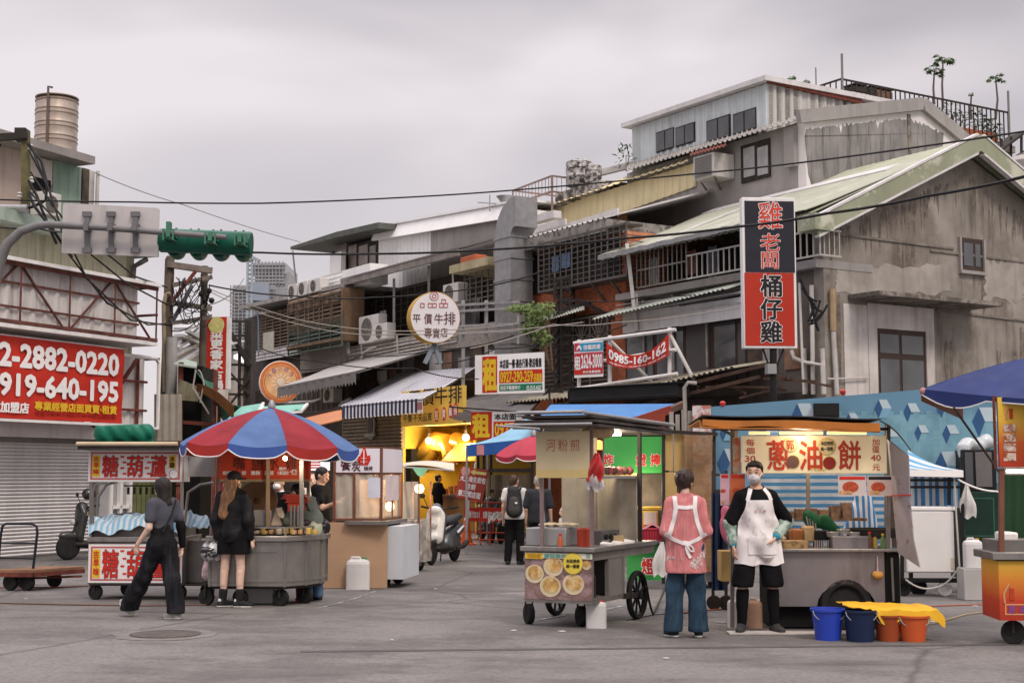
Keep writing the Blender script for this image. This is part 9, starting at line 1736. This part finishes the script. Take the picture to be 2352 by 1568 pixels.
for x0,y0,x1,y1,lab,c,o in((1925,1092,1990,1138,'white food flyer with a red dish hanging under the scallion sign',(.58,.5,.48),.12),(1992,1092,2050,1138,'dark headed food flyer with orange dish hanging under the scallion sign',(.55,.42,.38),.12),(1654,1088,1676,1160,'narrow pink and white flyer at the left of the scallion stall',(.6,.36,.42),.05),(1677,1088,1712,1160,'orange red poster beside the man at the scallion stall',(.52,.13,.05),.05)):
 tt=thing('flyer',lab,'flyer',P.hit((x0+x1)/2,y1,o));FB(P,'sheet',mat('flyer'+lab[:8],c,.5,0,.1),tt,x0,y0,x1,y1,o,o-.006)
 mx_=(x0+x1)/2;disc(P,mx_-4,(y0+y1)/2+3,(x1-x0)*.0013,o,mat('dish_red',(.42,.07,.03),.5,0,.5,25),tt,'picture',.002,.7);FB(P,'heading',blackp if 'dark' in lab else redp,tt,x0+3,y0+2,x1-3,y0+9,o+.003,o+.001);FB(P,'picture',mat('dish_tan',(.5,.28,.14),.5,0,.5,25),tt,x0+3,y1-11,mx_,y1-3,o+.003,o+.001)
FB(P,'tray',lil,t,1912,1231,1998,1263,-.1,-.4,.008);FB(P,'food_tray',mat('peanut_tray',(.30,.19,.09),.8,0,.6,25),t,1800,1242,1856,1264,-.02,-.3);mb=MB();q=P.hit(2010,1236,-.45);mb.lathe([(.2,0),(.3,.02),(.31,.1),(.32,.1),(.32,.11),(.3,.11),(.28,.03),(.01,.03)],q,32);mb.build('griddle_pan',mat('burnt_iron',(.04,.035,.03),.5,.5,.3),t)
FB(P,'jar',mat('amber_jar',(.28,.10,.03),.3,0,.3,8),t,1818,1214,1846,1244,-.32,-.5,.02);FB(P,'jar',mat('tan_jar',(.42,.29,.15),.4,0,.2,8),t,1846,1208,1872,1244,-.32,-.5,.02);FB(P,'black_box',black,t,1872,1218,1908,1240,-.3,-.5,.008);mb=MB()
for i in range(7):mb.bar(P.hit(1872+i*5,1262,-.2),P.hit(1872+i*5,1240,-.2),.01)
mb.build('wire_rack',galv,t);FB(P,'cutting_slab',whitep,t,1875,1260,1910,1264,-.05,-.25);FB(P,'cutting_slab',whitep,t,2030,1262,2072,1266,-.02,-.2)
mb=MB();mb.sheet(lambda u,v:at(1636+30*u,1130+225*v,16.9+.05*math.sin(u*12)),10,6,.02);one(mb,'cloth',mat('navy_cloth',(.018,.035,.085),.85,0,.3,6),'dark navy cloth hanging between the bamboo stall and the scallion stall','cloth')
mb=MB();[mb.bar(gr(x,1400)+V((0,0,.1)),at(x,y,gr(x,1400).y),.035)for x,y in((1638,1080),(1668,1080))];[mb.bar(at(1638,y,gr(1638,1400).y),at(1668,y,gr(1668,1400).y),.03)for y in(1090,1180,1270,1340)];[mb.wheel(gr(x,1400)+V((0,0,.09)),(.3,1,0),.09,.05)for x in(1640,1668)];one(mb,'wheeled_rack',iron,'thin black wheeled rack standing left of the scallion stall','rack')
mb=MB();mb.sbox(P,P.sz(1800,1240)[0],P.sz(2030,1240)[0],zc+.3,zc+.33,-.75,-1.0);[mb.sbox(P,P.sz(1805,1240)[0]+.13*i,P.sz(1805,1240)[0]+.13*i+.1,zc+.331,zc+.4+.1*random.random(),-.78,-.95)for i in range(7)];mb.build('rear_shelf',mat('shelf_clutter',(.20,.13,.09),.7,0,.7,9),t)
jars('small jar or bottle crowded on the scallion stall counter','jars on the scallion stall','condiment_jar',[P.pt(P.sz(1802,1264)[0]+.07*i,zc+.031,-.42-.1*(i%3))for i in range(8)]+[P.pt(P.sz(2004,1264)[0]+.07*i,zc+.031,-.12-.06*(i%2))for i in range(4)],jc,.035,.13)
mb=MB();[mb.tube([P.hit(1862+i*4,1236,-.35),P.hit(1852+i*7,1186+5*i,-.4)],.008,5)for i in range(4)];one(mb,'utensils',steel,'bunch of metal tongs and spatulas standing on the scallion stall counter','utensils')
mb=MB();[mb.lathe([(.07,0),(.075,.05),(.07,.055),(.06,.01),(.01,.01)],P.pt(P.sz(1925,1230)[0]+.11*i,P.sz(1925,1230)[1]-.02+.03*(i%2),-.25),14)for i in range(3)];one(mb,'bowls',mat('bowl_grey',(.3,.29,.27),.4,.4,.2),'few steel bowls on the tray of the scallion stall','bowls')
q=P.hit(1880,1200,-.7);soft('cloth_bag',mat('green_bag',(.012,.09,.04),.6,0,.3,8),[('c',q+V((-.08,0,.05)),q+V((.2,0,-.08)),.09,.07,.7,(0,1,0))],None,.014,.03,wr=.02,wf=14,world=True);tag(bpy.data.objects['cloth_bag'],'crumpled green bag lying behind the scallion stall counter','bag')
q=P.hit(2016,1320,.03);soft('hanging_bag',mat('orange_bag',(.60,.29,.07),.5,0,.2,8),[('e',q,(.058,.05,.045))],None,.01,.02,wr=.006,wf=40,world=True);tag(bpy.data.objects['hanging_bag'],'small orange bag hanging on the front of the scallion stall','bag');mb=MB();mb.cyl(q+V((0,0,.03)),q+V((0,0,.2)),.012,.004,6);mb.build('bag_neck',mat('pink_clear_bag',(.55,.4,.4)),bpy.data.objects['hanging_bag'])
cloth('tarpaulin',mat('blue_white_stripe_h',(.36,.38,.40),.6,0,.2,3,wave=('Z',3.6,(.05,.17,.31),.5)),lambda u,v:at(1722+312*u,1090+205*v+5*math.sin(u*8),17.6+.06*math.sin(u*24+v*2)),'blue and white striped sheet hanging behind the scallion stall','tarpaulin',nu=30,nv=6);q=at(1975,1205,16.9);soft('striped_bag',mat('striped_bag',(.5,.52,.55),.5,0,.1,3,wave=('X',5,(.04,.16,.38),.5)),[('c',q-V((0,0,.12)),q+V((.05,0,.3)),.22,.12,.6,(0,1,0))],None,.018,.04,wr=.015,wf=14,world=True);tag(bpy.data.objects['striped_bag'],'blue and white striped bag standing behind the griddle pan','bag')
mb=MB();q=at(1640,1270,16.4);mb.box(q.x+.05,q.x+.22,16.2,16.5,at(0,1335,16.2).z,at(0,1265,16.2).z);one(mb,'carton',crd,'brown carton on the trolley left of the man','carton',bevel=.008);q=at(1672,1200,16.6);soft('pink_cloth',mat('pink_bag',(.55,.14,.25),.6,0,.2),[('c',q+V((0,0,.1)),q+V((.03,0,-.1)),.09,.12,.7,(0,1,0))],None,.014,.03,wr=.02,wf=16,world=True);tag(bpy.data.objects['pink_cloth'],'pink plastic bag hanging left of the scallion stall','bag')
mb=MB();q=gr(1810,1452);mb.box(gr(1668,1452).x,gr(2150,1470).x-.5,q.y-.25,q.y-.0,.004,.02);one(mb,'floor_board',mat('pale_board',(.40,.37,.34),.8,0,.25,3),'pale strip of board lying on the ground before the scallion stall','board')
jug('white jug with grey bottom standing behind the man\'s leg',1690,1440,34,66,rz=8);jug('tan coloured jug with handle between the man\'s legs',1734,1441,34,64,m=mat('tan_plastic',(.42,.25,.17),.45,0,.15,4),rz=-6)
def bucket(label,x,y,wt,wb,hpx,m):
 p=gr(x,y);s=p.y/FPX;rt,rb,h_=wt*s/2,wb*s/2,hpx*s;t=thing('bucket',label,'bucket',p,0,'plastic buckets before the scallion stall');mb=MB();mb.lathe([(rb,0),(rb+(rt-rb)*.9,h_*.92),(rt*1.06,h_*.92),(rt*1.06,h_),(rt*.97,h_),(rb*.95,.02),(.01,.02)],p,30);mb.build('pail',m,t);mb=MB();mb.tube([p+V((rt*math.cos(a),-rt*.5-rt*.5*math.sin(a)*.3,h_*.95-rt*.7*math.sin(a)))for a in np.linspace(0,3.14,10)],.006,5);mb.build('handle',galv,t)
bucket('bright blue plastic bucket, leftmost before the stall',1902,1468,74,56,70,mat('bucket_blue',(.018,.05,.40),.35,0,.1,spec=.5));bucket('dark navy plastic bucket next to the bright blue one',1976,1471,72,60,70,mat('bucket_navy',(.012,.022,.06),.4,0,.15));bucket('brownish orange bucket under the yellow cloth',2040,1470,62,48,58,mat('bucket_rust',(.30,.06,.02),.45,0,.15));bucket('bright orange bucket, rightmost under the yellow cloth',2098,1471,70,52,58,mat('bucket_orange',(.55,.10,.03),.4,0,.1))
q=gr(2040,1470);cloth('cloth',mat('yellow_cloth',(.68,.38,.02),.6,0,.12,5),lambda u,v:V((at(1940,1400,14.5).x+.915*u+.02*math.sin(v*9),14.88-.62*min(v,.75)/.75-.02*max(0,v-.75)*4,.335-.03*u+.018*nz3(u*3,v*2,2)-max(0,v-.75)*4*min(1,max(.03,(u-.2)*8))*(.17-.07*u)*(1+.1*math.sin(u*21))-.12*max(0,u-.93)*8*v)),'bright yellow cloth thrown over the dark and orange buckets','cloth',nu=50,nv=18)
P=Plane(gr(2150,1370),R_(-4));t=thing('freezer_cart','white chest freezer on a wheeled black frame beneath a striped tent','freezer',P.o)
FB(P,'freezer_body',mat('freezer_white',(.70,.67,.65),.4,0,.06,2,streak=.25,scol=(.4,.36,.33)),t,2078,1172,2194,1315,0,-.6,.02);FB(P,'freezer_lid',whitep,t,2076,1163,2196,1172,.01,-.61,.01);FB(P,'socket_plate',mat('beige_plate',(.5,.44,.33),.5),t,2184,1280,2192,1306,.006,.001)
mb=MB()
for x in(2210,2072):mb.bar(P.hit(x,1340,-.05),P.hit(x,1050,-.05),.045);mb.bar(P.hit(x,1340,-.65),P.hit(x,1050,-.65),.045)
for y in(1102,1118,1330):mb.bar(P.hit(2072,y,.0),P.hit(2212,y,.0),.035)
mb.bar(P.hit(2180,1160,.0),P.hit(2180,1080,.0),.04);mb.bar(P.hit(2060,1332,-.1),P.hit(2215,1332,-.1),.06);mb.build('frame',black,t)
mb=MB();P_=[P.hit(2082,1078,.12),P.hit(2212,1080,.12),P.hit(2212,1080,-.7),P.hit(2082,1078,-.7)];ap=P.hit(2085,1034,-.3)
t2=thing('tent','blue and white striped awning tent over the chest freezer','tent',P_[0]);mb.sheet(lambda u,v:ap.lerp(P_[0].lerp(P_[1],u),v)-V((0,0,.06*math.sin(3.14*v))),16,8,.008);mb.sheet(lambda u,v:ap.lerp(P_[1].lerp(P_[2],u),v)-V((0,0,.06*math.sin(3.14*v))),8,8,.008);mb.build('canopy',mat('tent_stripe',(.56,.57,.57),.5,0,.08,3,wave=('DIAGONAL',3,(.10,.30,.48),.55)),t2);mb=MB();mb.sheet(lambda u,v:P.hit(2085+120*u,1090+76*v,-.35+.03*math.sin(u*20)),30,4,.006);mb.build('curtain',plaidx,t2);mb=MB();mb.sheet(lambda u,v:P_[0].lerp(P_[1],u)-V((0,0,.09*v))+P.n*.01,14,2,.01);mb.build('valance',whitep,t2)
mb=MB();c=P.hit(2170,1352,-.1);c.z=.1;mb.wheel(c,P.n,.1,.05);mb.build('wheel',white,t);mb=MB();mb.wheel(c-P.u*.28-P.n*.35,P.n,.12,.05);mb.build('wheel',rubber,t);mb=MB();mb.wheel(c-P.u*.55+P.n*.0,P.n,.1,.05);mb.build('wheel',rubber,t)
mb=MB();mb.tube(wire([P.hit(2192,1100,.05),P.hit(2200,1240,.08),P.hit(2204,1300,.08),P.hit(2150,1348,.1),P.hit(2080,1330,.1)],.01,8,.06),.012,6);one(mb,'hose',pvc,'pale hose looping down beside the chest freezer','hose');mb=MB();mb.tube(wire([P.hit(2200,1100,.1),P.hit(2290,1128,.2),P.hit(2380,1150,.2)],.01,8,.04),.012,6);one(mb,'rope',whitep,'white rope tied from the tent to the right hand stall','rope')
bagcloth('white plastic bag hanging on the black frame right of the freezer',P,2222,1112,1188,38,-.05,mat('white_bag',(.62,.6,.58)),4)
P=Plane(V((at(2250,1240,19.8).x,19.8,0)),R_(-2));mb=MB();mb.fbox(P,2205,1128,2300,1330,0,-.6);t=thing('metal_cabinet','dark green steel cabinet carrying an oven beside the right hand stall','cabinet',P.o);mb.build('carcass',mat('dark_green_steel',(.012,.035,.025),.45,.2,.3),t,bevel=.01);border(P,2210,1142,2286,1232,.001,mat('green_edge',(.03,.09,.06)),t,.02);disc(P,2224,1160,.05,.004,mat('blue_print',(.05,.13,.42)),t)
t=thing('oven','black framed oven with grey door standing on the green cabinet','oven',P.hit(2250,1128,0));FB(P,'casing',black,t,2212,1032,2290,1127,0,-.5,.01);FB(P,'door',mat('oven_door',(.16,.15,.145),.35,.4,.15),t,2240,1038,2280,1118,.02,.001,.006);FB(P,'glass',glass,t,2216,1038,2236,1118,.008,.001)
q=P.hit(2226,1025,-.2);soft('plastic_sheet',mat('clear_sheet',(.50,.53,.55),.2,0,.15,5,spec=.7),[('c',q+V((-.1,0,0)),q+V((.28,0,.06)),.1,.1),('c',q+V((-.05,0,-.1)),q+V((.0,0,-.2)),.1,.06)],None,.016,.03,wr=.02,wf=14,world=True);tag(bpy.data.objects['plastic_sheet'],'bundle of clear plastic sheet on top of the oven','sheet')
mb=MB();mb.fbox(P,2120,1035,2185,1080,-.9,-1.2);one(mb,'crate',mat('pink_crate',(.55,.34,.34),.5,0,.1),'pale pink plastic crate behind the striped tent','crate',bevel=.02)
for a in((2235,1300,40,66,'white jerry can stacked behind, against the green cabinet',18.9,.42),(2262,1371,52,74,'big white jerry can on the ground nearest the right hand stall',None,0),(2290,1350,40,62,'white jerry can half hidden behind the biggest one',19.6,0)):jug(a[4],a[0],a[1],a[2],a[3],cap=mat('orange_cap',(.6,.3,.04),.5),d=a[5],z=a[6])
mb=MB();q=V((at(2235,1340,18.9).x,18.9,0));mb.box(q.x-.15,q.x+.15,18.8,19.1,0,.415);one(mb,'crate',mat('grey_crate',(.4,.38,.37),.6,0,.1),'grey box under the rear jerry can by the green cabinet','crate',bevel=.01)
P=Plane(gr(2318,1482),R_(-3));t=thing('food_stall','orange and yellow stall cut off by the right edge of the picture','food stall',P.o);org=mat('orange_panel',(.56,.17,.03),.45,0,.15,.8);ylw=mat('yellow_panel',(.66,.44,.06),.45,0,.1,1)
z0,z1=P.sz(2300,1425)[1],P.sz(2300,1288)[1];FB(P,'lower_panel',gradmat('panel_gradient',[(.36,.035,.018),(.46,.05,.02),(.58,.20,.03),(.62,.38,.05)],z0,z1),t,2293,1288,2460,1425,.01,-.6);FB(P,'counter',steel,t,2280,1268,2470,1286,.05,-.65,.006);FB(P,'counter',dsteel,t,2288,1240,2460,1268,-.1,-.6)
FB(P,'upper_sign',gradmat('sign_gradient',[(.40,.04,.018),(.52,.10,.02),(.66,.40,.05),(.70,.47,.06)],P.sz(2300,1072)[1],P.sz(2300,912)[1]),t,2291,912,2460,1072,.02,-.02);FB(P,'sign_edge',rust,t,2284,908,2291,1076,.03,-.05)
for i in range(4):FB(P,'picture',mat('snack_photo',(.58,.46,.38),.5,0,.6,18,patch=.4,pcol=(.3,.08,.03),psc=16),t,2305,974+i*22,2334,992+i*22,.026,.021)
FB(P,'picture',mat('sausage_red',(.45,.05,.02)),t,2318,938,2327,962,.026,.021,.004);FB(P,'picture',mat('sausage_red',(.45,.05,.02)),t,2318,1350,2330,1378,.016,.011,.004);mb=MB();mb.tube([P.hit(2312,962,.022),P.hit(2310,948,.022),P.hit(2316,935,.022),P.hit(2312,925,.022)],.01,5);mb.tube([P.hit(2308,1385,.014),P.hit(2306,1362,.014),P.hit(2318,1340,.014)],.01,5);mb.build('drawing',mat('peach_print',(.62,.3,.14)),t);border(P,2308,1386,2460,1412,.011,mat('peach_print',(.62,.3,.14)),t,.012);write(P,.012,[('原',2316,1390,2332,1408),('味',2342,1390,2358,1408)],mat('violet_print',(.25,.08,.28)),t,.03)
post(t,P,2300,1076,1270,-.03,.045,mat('brown_post',(.17,.07,.045)));castor(t,P,2328,1480,-.12,.115);castor(t,P,2430,1480,-.12,.115);mb=MB();mb.tube([P.hit(2312,1082,-.1),P.hit(2400,1082,-.1)],.018,8);mb.build('tube_light',mat('lit_tube',(1,.88,.66)),t);plamp(P.hit(2350,1095,-.2),8,(1,.85,.6),.1,'stall_tube_light');mb=MB();mb.corr(P.hit(2305,1240,-1.2),P.hit(2470,1240,-1.2),P.hit(2305,1090,-1.2),.09,.03,.01,trap=False);mb.build('back_sheet',mat('bottle_green_sheet',(.02,.06,.03),.5),t)
FB(P,'tub',plast,t,2303,1222,2340,1245,-.3,-.6,.02)
navyc=mat('umbrella_navy',(.018,.032,.13),.55,0,.12,2);ap=at(2480,800,14.2);tu=thing('market_umbrella','big navy blue umbrella with brown lining over the right hand stall','umbrella',V((ap.x,ap.y,0)));c0,c1,c2=at(2116,894,14.6),at(2200,935,13.4),at(2600,925,12.9);c3=at(2210,905,15.8)
for nm,a,b in(('panel',c0,c3),('panel',c0+V((.01,0,0)),c2)):mb=MB();mb.sheet(lambda u,v:ap.lerp(a.lerp(b,u),v)-V((0,0,.14*math.sin(3.14*v)*(-.35)+.03*math.sin(3.14*u)*v)),16,10,.008);mb.build(nm,navyc,tu)
mb=MB();mb.sheet(lambda u,v:c0.lerp(c2,u)-V((0,0,(.05+.10*math.sin(3.14*min(1,u*3)))*v+.03*math.sin(3.14*u))),24,3,.008);mb.build('valance',navyc,tu);mb=MB();mb.tube([c0.lerp(c2,u)-V((0,0,.05+.10*math.sin(3.14*min(1,u*3))+.03*math.sin(3.14*u)))for u in np.linspace(0,1,25)],.008,5);mb.build('piping',whitep,tu)
lin=mat('brown_lining',(.13,.05,.022),.7,0,.2);mb=MB();mb.sheet(lambda u,v:(ap-V((0,0,.12))).lerp((c0-V((-.04,0,.03))).lerp(c2-V((0,-.1,.06)),u),v),10,8,.006);mb.build('lining',lin,tu);mb=MB();mb.sheet(lambda u,v:c0.lerp(c3,u)-V((0,0,(.12+.16*u)*v)),10,3,.01);mb.build('valance',lin,tu);mb=MB();mb.tube([ap-V((0,0,.0)),V((ap.x,ap.y,0))],.025,8);mb.build('pole',galv,tu);mb=MB();mb.tube([at(2190,935,14.3),at(2296,1085,14.2)],.012,6);mb.tube([ap-V((0,0,.15)),c0-V((-.05,0,.03))],.01,5);mb.build('rib',iron,tu);mb=MB();mb.ball(c0+V((.02,0,-.02)),.04,10,6);mb.build('corner_knot',mat('dull_pink',(.4,.2,.18)),tu)
for i,(pts,lab)in enumerate((([(2352,1385),(2240,1390),(2130,1394)],'orange power cable along the ground behind the buckets'),([(2310,1400),(2220,1412),(2150,1432),(2090,1440)],'yellowish cable curving on the ground right of the buckets'),([(0,1350),(120,1350),(215,1346)],'thin red cable on the ground by the hand truck'),([(0,1386),(160,1390),(330,1392),(480,1390)],'brown cable along the ground in front of the fruit cart'),([(1540,1412),(1600,1405),(1680,1398)],'short orange cable behind the pink smock woman'))):mb=MB();mb.tube(wire([gr(*p)+V((0,0,.012))for p in pts],.01,8),.009,5);one(mb,'power_cable',mat('cable%d'%i,((.30,.09,.04),(.34,.26,.15),(.25,.07,.05),(.14,.07,.05),(.3,.09,.04))[i],.6),lab,'cable')
